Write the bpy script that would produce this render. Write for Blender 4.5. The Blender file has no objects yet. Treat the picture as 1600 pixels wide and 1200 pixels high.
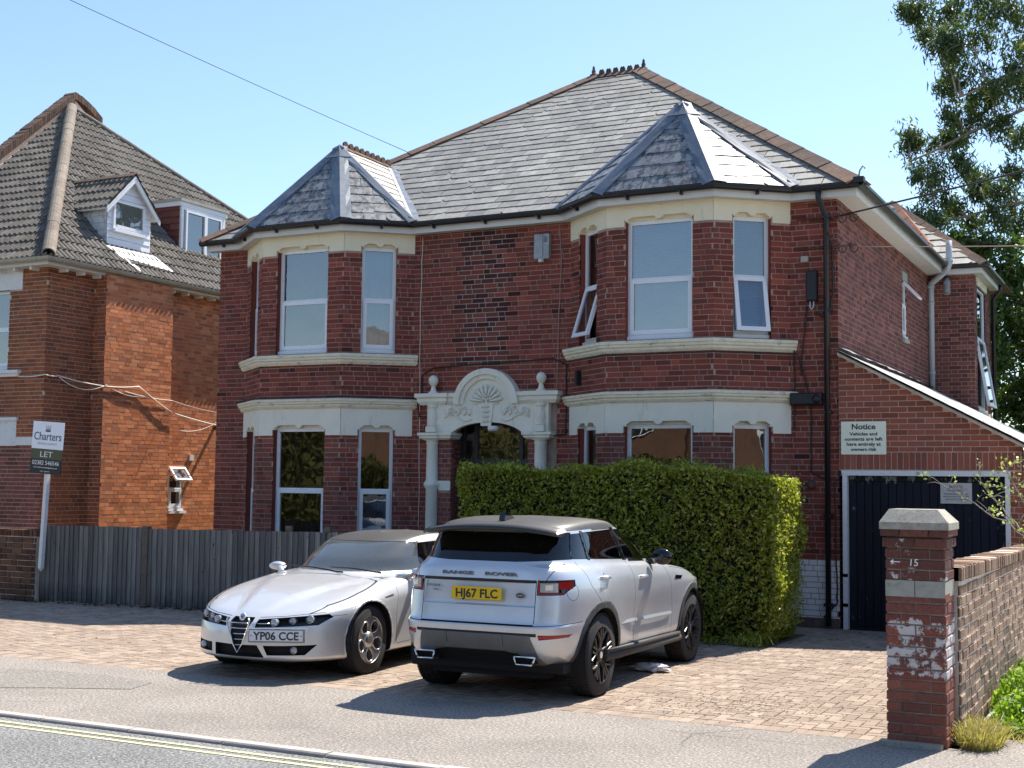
import bpy, bmesh, math, random
import numpy as np
from mathutils import Vector, Matrix, noise

# ---------------------------------------------------------------- camera, world, sun, exposure
scene = bpy.context.scene
COL = scene.collection
cam_data = bpy.data.cameras.new("camera")
cam = bpy.data.objects.new("camera", cam_data)
COL.objects.link(cam)
CAMPOS = Vector((4.1341, -17.9635, 1.9081))
CAM_ROWS = [[0.8916231, 0.0237802, 0.4521534], [0.4526312, -0.0722691, -0.8887644], [0.0115417, 0.9971016, -0.0752005]]
m3 = Matrix(CAM_ROWS)
cam.matrix_world = Matrix.Translation(CAMPOS) @ m3.to_4x4()
cam_data.sensor_width = 36.0
cam_data.lens = 46.128
cam_data.clip_start = 0.1
cam_data.clip_end = 3000.0
scene.camera = cam

SUN = Vector((0.17, 0.68, 1.0)).normalized()
world = bpy.data.worlds.new("World")
scene.world = world
world.use_nodes = True
wn = world.node_tree.nodes
wl = world.node_tree.links
for n_ in list(wn): wn.remove(n_)
w_out = wn.new("ShaderNodeOutputWorld")
w_bg = wn.new("ShaderNodeBackground")
w_sky = wn.new("ShaderNodeTexSky")
w_sky.sky_type = 'NISHITA'
w_sky.sun_disc = False
w_sky.sun_elevation = math.asin(SUN.z)
w_sky.sun_rotation = math.atan2(SUN.x, SUN.y)
w_sky.altitude = 0.0
w_sky.air_density = 1.0
w_sky.dust_density = 0.4
w_sky.ozone_density = 3.0
w_bg.inputs['Strength'].default_value = 0.12
wl.new(w_sky.outputs[0], w_bg.inputs[0])
wl.new(w_bg.outputs[0], w_out.inputs[0])

sun_data = bpy.data.lights.new("sun", 'SUN')
sun_data.energy = 5.0
sun_data.angle = math.radians(0.53)
sun_data.color = (1.0, 0.93, 0.83)
sun = bpy.data.objects.new("sun", sun_data)
sun.rotation_euler = SUN.to_track_quat('Z', 'Y').to_euler()
sun.location = (0, 0, 60)
COL.objects.link(sun)
scene.view_settings.view_transform = 'Standard'
scene.view_settings.look = 'None'
scene.view_settings.gamma = 1.0
scene.view_settings.use_curve_mapping = False
scene.view_settings.exposure = 0.9

# ---------------------------------------------------------------- materials
MATS = {}
class NT:
    """small helper around a node tree"""
    def __init__(s, name):
        s.m = bpy.data.materials.new(name); s.m.use_nodes = True
        s.n = s.m.node_tree.nodes; s.l = s.m.node_tree.links
        s.n.clear()
        s.out = s.n.new('ShaderNodeOutputMaterial')
        s.b = s.n.new('ShaderNodeBsdfPrincipled')
        s.l.new(s.b.outputs[0], s.out.inputs[0])
        MATS[name] = s.m
    def new(s, t, **kw):
        x = s.n.new(t)
        for k, v in kw.items(): setattr(x, k, v)
        return x
    def link(s, a, b): s.l.new(a, b)
    def setin(s, node, name, v):
        i = node.inputs[name]
        if hasattr(v, 'node'): s.l.new(v, i)
        else: i.default_value = v
    def pos(s):
        return s.new('ShaderNodeNewGeometry').outputs['Position']
    def noise(s, scale, detail=3.0, rough=0.55, vec=None, sc3=None, dist=0.0):
        x = s.new('ShaderNodeTexNoise'); x.inputs['Scale'].default_value = scale
        x.inputs['Detail'].default_value = detail; x.inputs['Roughness'].default_value = rough
        x.inputs['Distortion'].default_value = dist
        v = vec if vec is not None else s.pos()
        if sc3:
            mp = s.new('ShaderNodeMapping'); mp.inputs['Scale'].default_value = sc3
            s.link(v, mp.inputs['Vector']); v = mp.outputs[0]
        s.link(v, x.inputs['Vector'])
        return x.outputs['Fac']
    def ramp(s, fac, stops, interp='LINEAR'):
        x = s.new('ShaderNodeValToRGB'); x.color_ramp.interpolation = interp
        el = x.color_ramp.elements
        while len(el) < len(stops): el.new(0.5)
        for e, (p, c) in zip(el, stops):
            e.position = p; e.color = (c[0], c[1], c[2], 1) if len(c) == 3 else c
        s.link(fac, x.inputs['Fac'])
        return x.outputs['Color']
    def math(s, op, a, b=None, clamp=False):
        x = s.new('ShaderNodeMath', operation=op); x.use_clamp = clamp
        for i, v in enumerate((a, b)):
            if v is None: continue
            if hasattr(v, 'node'): s.link(v, x.inputs[i])
            else: x.inputs[i].default_value = v
        return x.outputs[0]
    def mix(s, fac, a, b, mode='MIX'):
        x = s.new('ShaderNodeMix', data_type='RGBA', blend_type=mode)
        for i, v in ((0, fac), (6, a), (7, b)):
            if hasattr(v, 'node'): s.link(v, x.inputs[i])
            else: x.inputs[i].default_value = v if i == 0 else (v[0], v[1], v[2], 1)
        return x.outputs[2]
    def rnd(s):
        """a random number per piece: face attribute 'r' plus the object's own random"""
        a = s.new('ShaderNodeAttribute', attribute_name='r')
        o = s.new('ShaderNodeObjectInfo')
        return s.math('FRACT', s.math('ADD', a.outputs['Fac'], o.outputs['Random']))
    def white(s, fac, k=1.0):
        x = s.new('ShaderNodeTexWhiteNoise', noise_dimensions='1D')
        s.link(s.math('MULTIPLY', fac, 77.7 * k), x.inputs['W'])
        return x.outputs['Value']
    def bump(s, h, strength=0.3, dist=0.01):
        x = s.new('ShaderNodeBump'); x.inputs['Strength'].default_value = strength
        x.inputs['Distance'].default_value = dist
        s.link(h, x.inputs['Height']); s.link(x.outputs[0], s.b.inputs['Normal'])
        return x
    def base(s, c):
        if hasattr(c, 'node'): s.link(c, s.b.inputs['Base Color'])
        else: s.b.inputs['Base Color'].default_value = (c[0], c[1], c[2], 1)
    def p(s, **kw):
        for k, v in kw.items():
            s.setin(s.b, {'rough': 'Roughness', 'metal': 'Metallic', 'spec': 'Specular IOR Level', 'coat': 'Coat Weight',
                          'coatr': 'Coat Roughness', 'ior': 'IOR', 'alpha': 'Alpha', 'trans': 'Transmission Weight'}[k], v)
        return s

def simple(name, col, rough=0.6, metal=0.0, var=0.12, scale=6.0, bump=0.0, bscale=60.0, coat=0.0, spec=0.5, grime=None):
    t = NT(name)
    n = t.noise(scale, 4, 0.6)
    lo = tuple(c * (1 - var) for c in col); hi = tuple(min(1, c * (1 + var)) for c in col)
    c = t.ramp(n, [(0.3, lo), (0.7, hi)])
    if grime:
        g = t.noise(grime[0], 6, 0.7, sc3=grime[3] if len(grime) > 3 else None)
        c = t.mix(t.ramp(g, [(grime[1], (0, 0, 0)), (min(1, grime[1] + 0.18), (1, 1, 1))]), c, grime[2])
    t.base(c); t.p(rough=rough, metal=metal, coat=coat, spec=spec)
    if bump: t.bump(t.noise(bscale, 3, 0.6), bump, 0.005)
    return t.m

def brick_mat(name, stops, dirt=(0.05, 0.035, 0.03), dirt_amt=0.5, eff=0.0, rough=0.88, low_dark=0.0, grain=0.18, stain=None):
    t = NT(name)
    r = t.rnd()
    c = t.ramp(t.white(r), stops)
    v = t.white(r, 1.7)
    c = t.mix(1.0, c, t.ramp(v, [(0, (0.8, 0.8, 0.8)), (1, (1.18, 1.18, 1.18))]), 'MULTIPLY')
    fine = t.noise(55, 3, 0.6)
    c = t.mix(1.0, c, t.ramp(fine, [(0.25, (1 - grain,) * 3), (0.75, (1 + grain,) * 3)]), 'MULTIPLY')
    d = t.noise(0.55, 5, 0.62)
    c = t.mix(t.math('MULTIPLY', t.ramp(d, [(0.48, (0, 0, 0)), (0.72, (1, 1, 1))]), dirt_amt), c, dirt)
    if eff:
        e = t.noise(2.2, 6, 0.75)
        c = t.mix(t.math('MULTIPLY', t.ramp(e, [(0.58, (0, 0, 0)), (0.7, (1, 1, 1))]), eff), c, (0.5, 0.42, 0.38))
    t.base(c); t.p(rough=rough, spec=0.25)
    t.bump(t.noise(130, 3, 0.65), 0.45, 0.004)
    return t.m

# ---------------------------------------------------------------- mesh builder
def vadd(a, b): return (a[0] + b[0], a[1] + b[1], a[2] + b[2])
def thing(name, label, cat, loc=(0, 0, 0), rotz=0.0, group=None):
    o = bpy.data.objects.new(name, None); COL.objects.link(o)
    o.location = loc; o.rotation_euler = (0, 0, rotz)
    o.empty_display_size = 0.2
    o['label'] = label; o['category'] = cat
    if group: o['group'] = group
    return o
def tag(o, label, cat, group=None):
    o['label'] = label; o['category'] = cat
    if group: o['group'] = group
    return o
def rootloc(p):
    v = Vector((0, 0, 0))
    while p is not None:
        v += p.location; p = p.parent
    return v
class MB:
    def __init__(s): s.v = []; s.f = []; s.m = []; s.r = []; s.sm = []
    def add(s, verts, faces, mat=0, r=0.0, smooth=False):
        o = len(s.v); s.v.extend(verts)
        for q in faces:
            s.f.append(tuple(i + o for i in q)); s.m.append(mat); s.r.append(r); s.sm.append(smooth)
        return s
    def box(s, x0, x1, y0, y1, z0, z1, mat=0, r=0.0, open_=()):
        v = [(x0, y0, z0), (x1, y0, z0), (x1, y1, z0), (x0, y1, z0), (x0, y0, z1), (x1, y0, z1), (x1, y1, z1), (x0, y1, z1)]
        fs = {'b': (0, 3, 2, 1), 't': (4, 5, 6, 7), 'f': (0, 1, 5, 4), 'r': (1, 2, 6, 5), 'k': (2, 3, 7, 6), 'l': (3, 0, 4, 7)}
        return s.add(v, [q for k, q in fs.items() if k not in open_], mat, r)
    def fbox(s, fr, u0, u1, z0, z1, d0, d1, mat=0, r=0.0, ch=0.0):
        """box in a wall frame; d1 is the outer face"""
        P = fr.p
        if ch:
            v = [P(u0, z0, d0), P(u1, z0, d0), P(u1, z1, d0), P(u0, z1, d0),
                 P(u0, z0, d1 - ch), P(u1, z0, d1 - ch), P(u1, z1, d1 - ch), P(u0, z1, d1 - ch),
                 P(u0 + ch, z0 + ch, d1), P(u1 - ch, z0 + ch, d1), P(u1 - ch, z1 - ch, d1), P(u0 + ch, z1 - ch, d1)]
            f = [(0, 1, 5, 4), (1, 2, 6, 5), (2, 3, 7, 6), (3, 0, 4, 7), (4, 5, 9, 8), (5, 6, 10, 9), (6, 7, 11, 10), (7, 4, 8, 11), (8, 9, 10, 11)]
            return s.add(v, f, mat, r)
        v = [P(u0, z0, d0), P(u1, z0, d0), P(u1, z1, d0), P(u0, z1, d0), P(u0, z0, d1), P(u1, z0, d1), P(u1, z1, d1), P(u0, z1, d1)]
        return s.add(v, [(4, 5, 6, 7), (0, 1, 5, 4), (1, 2, 6, 5), (2, 3, 7, 6), (3, 0, 4, 7), (3, 2, 1, 0)], mat, r)
    def fpoly(s, fr, pts, d0, d1, mat=0, r=0.0, back=False):
        """extruded polygon (u,z) in a wall frame"""
        n = len(pts)
        v = [fr.p(u, z, d1) for u, z in pts] + [fr.p(u, z, d0) for u, z in pts]
        ar = sum(pts[i][0] * pts[(i + 1) % n][1] - pts[(i + 1) % n][0] * pts[i][1] for i in range(n))
        f = [tuple(range(n)) if ar > 0 else tuple(reversed(range(n)))]
        for i in range(n):
            j = (i + 1) % n
            f.append((i, n + i, n + j, j) if ar > 0 else (i, j, n + j, n + i))
        if back: f.append(tuple(n + i for i in (reversed(range(n)) if ar > 0 else range(n))))
        return s.add(v, f, mat, r)
    def obox(s, c, ax, h, mat=0, r=0.0):
        c = Vector(c); ax = [Vector(a).normalized() * k for a, k in zip(ax, h)]
        v = []
        for z in (-1, 1):
            for x, y in ((-1, -1), (1, -1), (1, 1), (-1, 1)):
                v.append(tuple(c + ax[0] * x + ax[1] * y + ax[2] * z))
        return s.add(v, [(0, 3, 2, 1), (4, 5, 6, 7), (0, 1, 5, 4), (1, 2, 6, 5), (2, 3, 7, 6), (3, 0, 4, 7)], mat, r)
    def tube(s, path, rad, n=8, mat=0, cap=True, smooth=True, r=0.0):
        path = [Vector(p) for p in path]
        rads = rad if isinstance(rad, (list, tuple)) else [rad] * len(path)
        o = len(s.v); up = None
        for i, p in enumerate(path):
            t = (path[min(i + 1, len(path) - 1)] - path[max(i - 1, 0)])
            if t.length < 1e-9: t = Vector((0, 0, 1))
            t.normalize()
            if up is None:
                up = Vector((0, 0, 1)) if abs(t.z) < 0.9 else Vector((1, 0, 0))
            a = t.cross(up)
            if a.length < 1e-6: a = t.cross(Vector((0, 1, 0)))
            a.normalize(); b = a.cross(t).normalized(); up = b
            for k in range(n):
                w = 2 * math.pi * k / n
                q = p + a * math.cos(w) * rads[i] + b * math.sin(w) * rads[i]
                s.v.append(tuple(q))
        for i in range(len(path) - 1):
            for k in range(n):
                a0 = o + i * n + k; a1 = o + i * n + (k + 1) % n
                s.f.append((a0, a1, a1 + n, a0 + n)); s.m.append(mat); s.r.append(r); s.sm.append(smooth)
        if cap:
            s.f.append(tuple(o + k for k in reversed(range(n)))); s.m.append(mat); s.r.append(r); s.sm.append(False)
            e = o + (len(path) - 1) * n
            s.f.append(tuple(e + k for k in range(n))); s.m.append(mat); s.r.append(r); s.sm.append(False)
        return s
    def lathe(s, c, prof, n=20, mat=0, smooth=True, axis=None, r=0.0):
        """prof: (radius, height) from bottom to top around +Z at c (or around axis)"""
        c = Vector(c)
        if axis is None: A, B, Z = Vector((1, 0, 0)), Vector((0, 1, 0)), Vector((0, 0, 1))
        else:
            Z = Vector(axis).normalized(); A = Z.orthogonal().normalized(); B = Z.cross(A)
        o = len(s.v)
        for rr, h in prof:
            for k in range(n):
                w = 2 * math.pi * k / n
                s.v.append(tuple(c + Z * h + (A * math.cos(w) + B * math.sin(w)) * rr))
        for i in range(len(prof) - 1):
            for k in range(n):
                a0 = o + i * n + k; a1 = o + i * n + (k + 1) % n
                s.f.append((a0, a1, a1 + n, a0 + n)); s.m.append(mat); s.r.append(r); s.sm.append(smooth)
        s.f.append(tuple(o + k for k in reversed(range(n)))); s.m.append(mat); s.r.append(r); s.sm.append(False)
        e = o + (len(prof) - 1) * n
        s.f.append(tuple(e + k for k in range(n))); s.m.append(mat); s.r.append(r); s.sm.append(False)
        return s
    def sweep(s, path, prof, closed_prof=True, mat=0, r=0.0, side=1, smooth=False):
        """sweep a (d,z) profile along a plan polyline with mitred corners; +d is to the right of travel when side=1"""
        pts = [Vector((p[0], p[1])) for p in path]; n = len(pts); dirs = []
        for i in range(n - 1): dirs.append((pts[i + 1] - pts[i]).normalized())
        nr = [Vector((d.y, -d.x)) * side for d in dirs]
        o = len(s.v); k = len(prof)
        for i in range(n):
            if i == 0: mv = nr[0]
            elif i == n - 1: mv = nr[-1]
            else:
                mv = nr[i - 1] + nr[i]; mv = mv / max(1e-6, (1 + nr[i - 1].dot(nr[i])))
            for d, z in prof: s.v.append((pts[i].x + mv.x * d, pts[i].y + mv.y * d, z))
        for i in range(n - 1):
            for j in range(k if closed_prof else k - 1):
                j2 = (j + 1) % k
                a, b = o + i * k + j, o + i * k + j2
                q = (a, a + k, b + k, b) if side == 1 else (a, b, b + k, a + k)
                s.f.append(q); s.m.append(mat); s.r.append(r); s.sm.append(smooth)
        if closed_prof:
            s.f.append(tuple(o + j for j in range(k))); s.m.append(mat); s.r.append(r); s.sm.append(False)
            e = o + (n - 1) * k
            s.f.append(tuple(e + j for j in reversed(range(k)))); s.m.append(mat); s.r.append(r); s.sm.append(False)
        return s
    def build(s, name, mats, parent=None, smooth=False, local=False, fix=False, kind=None):
        me = bpy.data.meshes.new(name)
        if parent is not None and not local:
            L = rootloc(parent); vs = [(x - L.x, y - L.y, z - L.z) for x, y, z in s.v]
        else: vs = s.v
        me.from_pydata(vs, [], s.f)
        if not isinstance(mats, (list, tuple)): mats = [mats]
        for m in mats: me.materials.append(MATS[m] if isinstance(m, str) else m)
        n = len(s.f)
        me.polygons.foreach_set('material_index', s.m)
        me.polygons.foreach_set('use_smooth', [bool(a or smooth) for a in s.sm])
        if any(s.r):
            at = me.attributes.new('r', 'FLOAT', 'FACE'); at.data.foreach_set('value', s.r)
        me.update()
        if fix:
            bm = bmesh.new(); bm.from_mesh(me); bmesh.ops.recalc_face_normals(bm, faces=bm.faces); bm.to_mesh(me); bm.free()
        o = bpy.data.objects.new(name, me); COL.objects.link(o)
        if parent is not None: o.parent = parent
        if kind: o['kind'] = kind
        return o

class Frame:
    """a vertical wall plane: u along, z up, d outward (to the right of travel)"""
    def __init__(s, a, b):
        s.o = Vector((a[0], a[1])); e = Vector((b[0], b[1])) - s.o
        s.L = e.length; s.u = e / s.L; s.n = Vector((s.u.y, -s.u.x))
    def p(s, u, z, d=0.0):
        return (s.o.x + s.u.x * u + s.n.x * d, s.o.y + s.u.y * u + s.n.y * d, z)

def panel(mb, fr, u0, u1, z0, z1, holes, mat=0, d=0.0):
    us = sorted(set([u0, u1] + [min(max(h[i], u0), u1) for h in holes for i in (0, 1)]))
    zs = sorted(set([z0, z1] + [min(max(h[i], z0), z1) for h in holes for i in (2, 3)]))
    for i in range(len(us) - 1):
        for j in range(len(zs) - 1):
            cu, cz = (us[i] + us[i + 1]) / 2, (zs[j] + zs[j + 1]) / 2
            if us[i + 1] - us[i] < 1e-5 or zs[j + 1] - zs[j] < 1e-5: continue
            if any(h[0] < cu < h[1] and h[2] < cz < h[3] for h in holes): continue
            mb.add([fr.p(us[i], zs[j], d), fr.p(us[i + 1], zs[j], d), fr.p(us[i + 1], zs[j + 1], d), fr.p(us[i], zs[j + 1], d)], [(0, 1, 2, 3)], mat)
def reveal(mb, fr, h, depth=0.12, mat=0, top=True):
    u0, u1, z0, z1 = h; P = fr.p
    mb.add([P(u0, z0), P(u0, z1), P(u0, z1, -depth), P(u0, z0, -depth)], [(0, 1, 2, 3)], mat)
    mb.add([P(u1, z0), P(u1, z0, -depth), P(u1, z1, -depth), P(u1, z1)], [(0, 1, 2, 3)], mat)
    if top: mb.add([P(u0, z1), P(u1, z1), P(u1, z1, -depth), P(u0, z1, -depth)], [(0, 1, 2, 3)], mat)
    mb.add([P(u0, z0), P(u0, z0, -depth), P(u1, z0, -depth), P(u1, z0)], [(0, 1, 2, 3)], mat)

COURSE, BL, BH, JT = 0.076, 0.2175, 0.0655, 0.0105
RB = random.Random(7)
def lay(store, fr, u0, u1, z0, z1, holes=(), bond='garden', mat=0, proud=0.0045, umax=None, umin=None, matf=None, jit=0.002, course=COURSE):
    k0 = math.floor(z0 / course + 1e-6); z = k0 * course
    k = k0
    while z < z1 - 0.02:
        cz = z + course / 2; bz0, bz1 = max(z + JT / 2, z0), min(z + course - JT / 2, z1)
        if bz1 - bz0 > 0.02:
            a, b = u0, u1
            if umax: b = min(b, umax(cz))
            if umin: a = max(a, umin(cz))
            iv = [(a, b)] if b > a else []
            for h in holes:
                if h[2] < cz < h[3]:
                    nv = []
                    for p, q in iv:
                        if h[1] <= p or h[0] >= q: nv.append((p, q)); continue
                        if h[0] > p: nv.append((p, h[0]))
                        if h[1] < q: nv.append((h[1], q))
                    iv = nv
            # bond pattern
            if bond == 'stretcher': seq = [BL]; off = (k % 2) * (BL + JT) / 2
            elif bond == 'flemish': seq = [BL, BL / 2 - 0.005]; off = (k % 2) * (BL * 0.75 + JT)
            elif bond == 'header': seq = [BL / 2 - 0.005]; off = (k % 2) * 0.055
            else:
                seq = [BL, BL, BL / 2 - 0.005] if k % 2 else [BL, BL / 2 - 0.005, BL]; off = (k * 0.171) % 0.5
            tot = sum(seq) + JT * len(seq)
            u = a - off - tot; u -= 0
            u = math.floor((a) / tot) * tot - off - tot
            i = 0
            while u < b:
                L = seq[i % len(seq)]; i += 1
                for p, q in iv:
                    c0, c1 = max(u, p), min(u + L, q)
                    if c1 - c0 > 0.03:
                        mm = matf((c0 + c1) / 2, cz) if matf else mat
                        store.append((fr, c0, c1, bz0, bz1, proud + RB.uniform(-jit, jit), mm))
                u += L + JT
        k += 1; z = k * course

def screen(p):
    """(x, y, depth) of a point in the 1024 x 768 picture"""
    v = Vector(p) - CAMPOS
    cx = v.x * CAM_ROWS[0][0] + v.y * CAM_ROWS[1][0] + v.z * CAM_ROWS[2][0]
    cy = v.x * CAM_ROWS[0][1] + v.y * CAM_ROWS[1][1] + v.z * CAM_ROWS[2][1]
    cz = -(v.x * CAM_ROWS[0][2] + v.y * CAM_ROWS[1][2] + v.z * CAM_ROWS[2][2])
    if cz < 0.1: return (-1e6, -1e6, cz)
    return (512 + 1312.1 * cx / cz, 384 - 1312.1 * cy / cz, cz)
def vis_size(corners):
    s = [screen(c) for c in corners]
    if any(q[2] < 0.2 for q in s): return 0
    cx = sum(q[0] for q in s) / len(s); cy = sum(q[1] for q in s) / len(s)
    if not (0 < cx < 1024 and 0 < cy < 768): return 0
    n = len(s); ar = sum(s[i][0] * s[(i + 1) % n][1] - s[(i + 1) % n][0] * s[i][1] for i in range(n)) / 2
    return abs(ar)

def emit_bricks(store, mats, parent, limit=290, name='brick', rest='brickwork', ch=0.0, hidden=None, back=0.02):
    """the bricks that show largest become objects, the rest one mesh of real bricks"""
    sc = []
    for i, (fr, c0, c1, z0, z1, d, mm) in enumerate(store):
        P = fr.p
        a = vis_size([P(c0, z0, d), P(c1, z0, d), P(c1, z1, d), P(c0, z1, d)])
        view = Vector(P((c0 + c1) / 2, z0, d)) - CAMPOS
        if view.x * fr.n.x + view.y * fr.n.y > 0: a = 0
        if hidden and hidden(P((c0 + c1) / 2, (z0 + z1) / 2, d)): a = 0
        sc.append((a, i))
    sc.sort(reverse=True)
    pick = set(i for a, i in sc[:limit] if a > 0)
    rest_mb = MB(); cache = {}; L = rootloc(parent)
    for i, (fr, c0, c1, z0, z1, d, mm) in enumerate(store):
        if i not in pick:
            rest_mb.fbox(fr, c0, c1, z0, z1, -back, d, mm, RB.random() * 0.999 + 0.0005, ch); continue
        key = (round(c1 - c0, 3), round(z1 - z0, 3), mm, round(fr.u.x, 3), round(fr.u.y, 3))
        if key not in cache:
            b = MB(); f0 = Frame((0, 0), (fr.u.x, fr.u.y)); w, h = key[0] / 2, key[1] / 2
            b.fbox(f0, -w, w, -h, h, -back, 0.0, 0, 0, ch)
            me = bpy.data.meshes.new(name); me.from_pydata(b.v, [], b.f); me.materials.append(MATS[mats[mm]]); me.update()
            cache[key] = me
        o = bpy.data.objects.new(name, cache[key]); COL.objects.link(o); o.parent = parent
        o.location = Vector(fr.p((c0 + c1) / 2, (z0 + z1) / 2, d)) - L
    if rest_mb.f:
        o = rest_mb.build(rest, mats, parent); o['kind'] = 'stuff'

def clip_poly(poly, conv):
    """Sutherland-Hodgman, conv is counter-clockwise"""
    out = list(poly)
    for i in range(len(conv)):
        a, b = conv[i], conv[(i + 1) % len(conv)]
        inp = out; out = []
        if not inp: break
        side = lambda p: (b[0] - a[0]) * (p[1] - a[1]) - (b[1] - a[1]) * (p[0] - a[0])
        for j in range(len(inp)):
            p, q = inp[j - 1], inp[j]; sp, sq = side(p), side(q)
            if (sp >= 0) != (sq >= 0):
                t = sp / (sp - sq); out.append((p[0] + (q[0] - p[0]) * t, p[1] + (q[1] - p[1]) * t))
            if sq >= 0: out.append(q)
    return out
class Plane:
    """a roof plane: u horizontal along the eave, v up the slope, w outward normal"""
    def __init__(s, o, e, top):
        s.o = Vector(o); s.u = (Vector(e) - s.o); s.L = s.u.length; s.u.normalize()
        t = Vector(top) - s.o; s.v = (t - s.u * t.dot(s.u)).normalized(); s.w = s.u.cross(s.v)
    def p(s, u, v, w=0.0): return tuple(s.o + s.u * u + s.v * v + s.w * w)
    def uv(s, P):
        t = Vector(P) - s.o; return (t.dot(s.u), t.dot(s.v))
def ccw(poly):
    ar = sum(poly[i][0] * poly[(i + 1) % len(poly)][1] - poly[(i + 1) % len(poly)][0] * poly[i][1] for i in range(len(poly)))
    return poly if ar > 0 else poly[::-1]
def slate_field(pl, poly3, parent, mat, w=0.3, e=0.24, th=0.009, limit=0, rs=1, chip=0.05, slip=0.02, name='slate', rest='slates', skip=None):
    R = random.Random(rs)
    poly = ccw([pl.uv(p) for p in poly3])
    u0 = min(p[0] for p in poly); u1 = max(p[0] for p in poly); v1 = max(p[1] for p in poly)
    items = []
    k = 0; v = min(p[1] for p in poly)
    while v < v1:
        u = u0 - w + (k % 2) * w / 2
        while u < u1:
            du = R.uniform(-0.006, 0.006); sl = -R.uniform(0, 0.006)
            if R.random() < slip: sl = -R.uniform(0.02, 0.07)
            q = [(u + 0.003 + du, v + sl), (u + w - 0.003 + du, v + sl + R.uniform(-0.005, 0.005)), (u + w - 0.003 + du, v + e + 0.07), (u + 0.003 + du, v + e + 0.07)]
            c = R.random()
            if c < chip:
                s_ = R.uniform(0.03, 0.07); q = [(q[0][0] + s_, q[0][1]), q[1], q[2], q[3], (q[0][0], q[0][1] + s_ * 1.2)]
            elif c < 2 * chip:
                s_ = R.uniform(0.03, 0.07); q = [q[0], (q[1][0] - s_, q[1][1]), (q[1][0], q[1][1] + s_), q[2], q[3]]
            qq = clip_poly(q, poly)
            if len(qq) >= 3 and (skip is None or not skip(pl.p(u + w / 2, v + e / 2))):
                items.append((qq, v, R.random(), R.uniform(0, 0.004)))
            u += w
        v += e; k += 1
    def verts(qq, vb, dw):
        # each slate lies tilted: tail high, head low
        top = [pl.p(a, b, th * 2.1 + dw - (b - vb) / (e + 0.07) * th * 1.7) for a, b in qq]
        bot = [pl.p(a, b, th * 1.0 + dw - (b - vb) / (e + 0.07) * th * 1.7) for a, b in qq]
        return top + bot
    def faces(n): return [tuple(range(n))] + [(i, n + i, n + (i + 1) % n, (i + 1) % n) for i in range(n)]
    sc = sorted([(vis_size([pl.p(*c) for c in it[0]]), i) for i, it in enumerate(items)], reverse=True)
    pick = set(i for a, i in sc[:limit] if a > 0)
    mb = MB(); L = rootloc(parent)
    for i, (qq, vb, rr, dw) in enumerate(items):
        if i in pick:
            one = MB(); one.add(verts(qq, vb, dw), faces(len(qq)), 0)
            one.build(name, mat, parent)
        else: mb.add(verts(qq, vb, dw), faces(len(qq)), 0, rr * 0.999 + 0.0005)
    if mb.f: mb.build(rest, mat, parent, kind='stuff')
# ---------------------------------------------------------------- material library
brick_mat('brick_red', [(0.0, (0.16, 0.042, 0.030)), (0.45, (0.225, 0.054, 0.038)), (0.8, (0.275, 0.072, 0.049)), (1.0, (0.18, 0.064, 0.050))], dirt_amt=0.35)
brick_mat('brick_dark', [(0.0, (0.055, 0.018, 0.018)), (0.4, (0.085, 0.026, 0.024)), (0.7, (0.15, 0.045, 0.032)), (1.0, (0.22, 0.07, 0.05))], dirt_amt=0.2)
brick_mat('brick_side', [(0.0, (0.12, 0.040, 0.036)), (0.5, (0.19, 0.068, 0.056)), (0.8, (0.25, 0.095, 0.075)), (1.0, (0.085, 0.038, 0.040))], dirt_amt=0.25)
brick_mat('brick_new', [(0.0, (0.27, 0.083, 0.055)), (0.6, (0.33, 0.105, 0.068)), (1.0, (0.26, 0.09, 0.065))], dirt_amt=0.12)
brick_mat('brick_orange_lit', [(0.0, (0.46, 0.15, 0.06)), (0.5, (0.60, 0.20, 0.08)), (0.85, (0.68, 0.27, 0.12)), (1.0, (0.38, 0.13, 0.07))], dirt_amt=0.3)  # neighbour's brick with the sunlit tone put into its colour
brick_mat('brick_brown_shade', [(0.0, (0.27, 0.086, 0.040)), (0.5, (0.35, 0.115, 0.050)), (1.0, (0.21, 0.072, 0.042))], dirt_amt=0.4)  # the same brick with the shaded tone put into its colour
brick_mat('brick_plum', [(0.0, (0.17, 0.062, 0.050)), (0.6, (0.24, 0.085, 0.062)), (1.0, (0.13, 0.05, 0.045))], dirt_amt=0.3)
brick_mat('brick_pier', [(0.0, (0.20, 0.07, 0.05)), (0.5, (0.30, 0.105, 0.072)), (0.8, (0.40, 0.13, 0.085)), (1.0, (0.17, 0.07, 0.06))], dirt_amt=0.5, grain=0.3)
brick_mat('brick_pier_bare', [(0.0, (0.21, 0.075, 0.05)), (0.5, (0.28, 0.10, 0.066)), (1.0, (0.16, 0.065, 0.05))], dirt_amt=0.25, grain=0.25)
brick_mat('brick_wall_edge', [(0.0, (0.20, 0.125, 0.085)), (0.5, (0.31, 0.205, 0.14)), (0.8, (0.40, 0.275, 0.19)), (1.0, (0.22, 0.125, 0.085))], dirt_amt=0.3, grain=0.35)
brick_mat('brick_old_brown', [(0.0, (0.10, 0.05, 0.035)), (0.5, (0.17, 0.09, 0.055)), (1.0, (0.08, 0.04, 0.03))], dirt_amt=0.6, grain=0.35)
simple('mortar_tan', (0.38, 0.275, 0.225), 0.95, var=0.2, scale=9, bump=0.4, grime=(1.1, 0.58, (0.22, 0.15, 0.12)))
simple('mortar_light', (0.40, 0.37, 0.32), 0.95, var=0.15, scale=9, bump=0.4)
simple('mortar_pale', (0.52, 0.43, 0.34), 0.95, var=0.2, scale=9, bump=0.4)
simple('mortar_dark', (0.16, 0.11, 0.09), 0.95, var=0.25, scale=9, bump=0.4)
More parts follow.
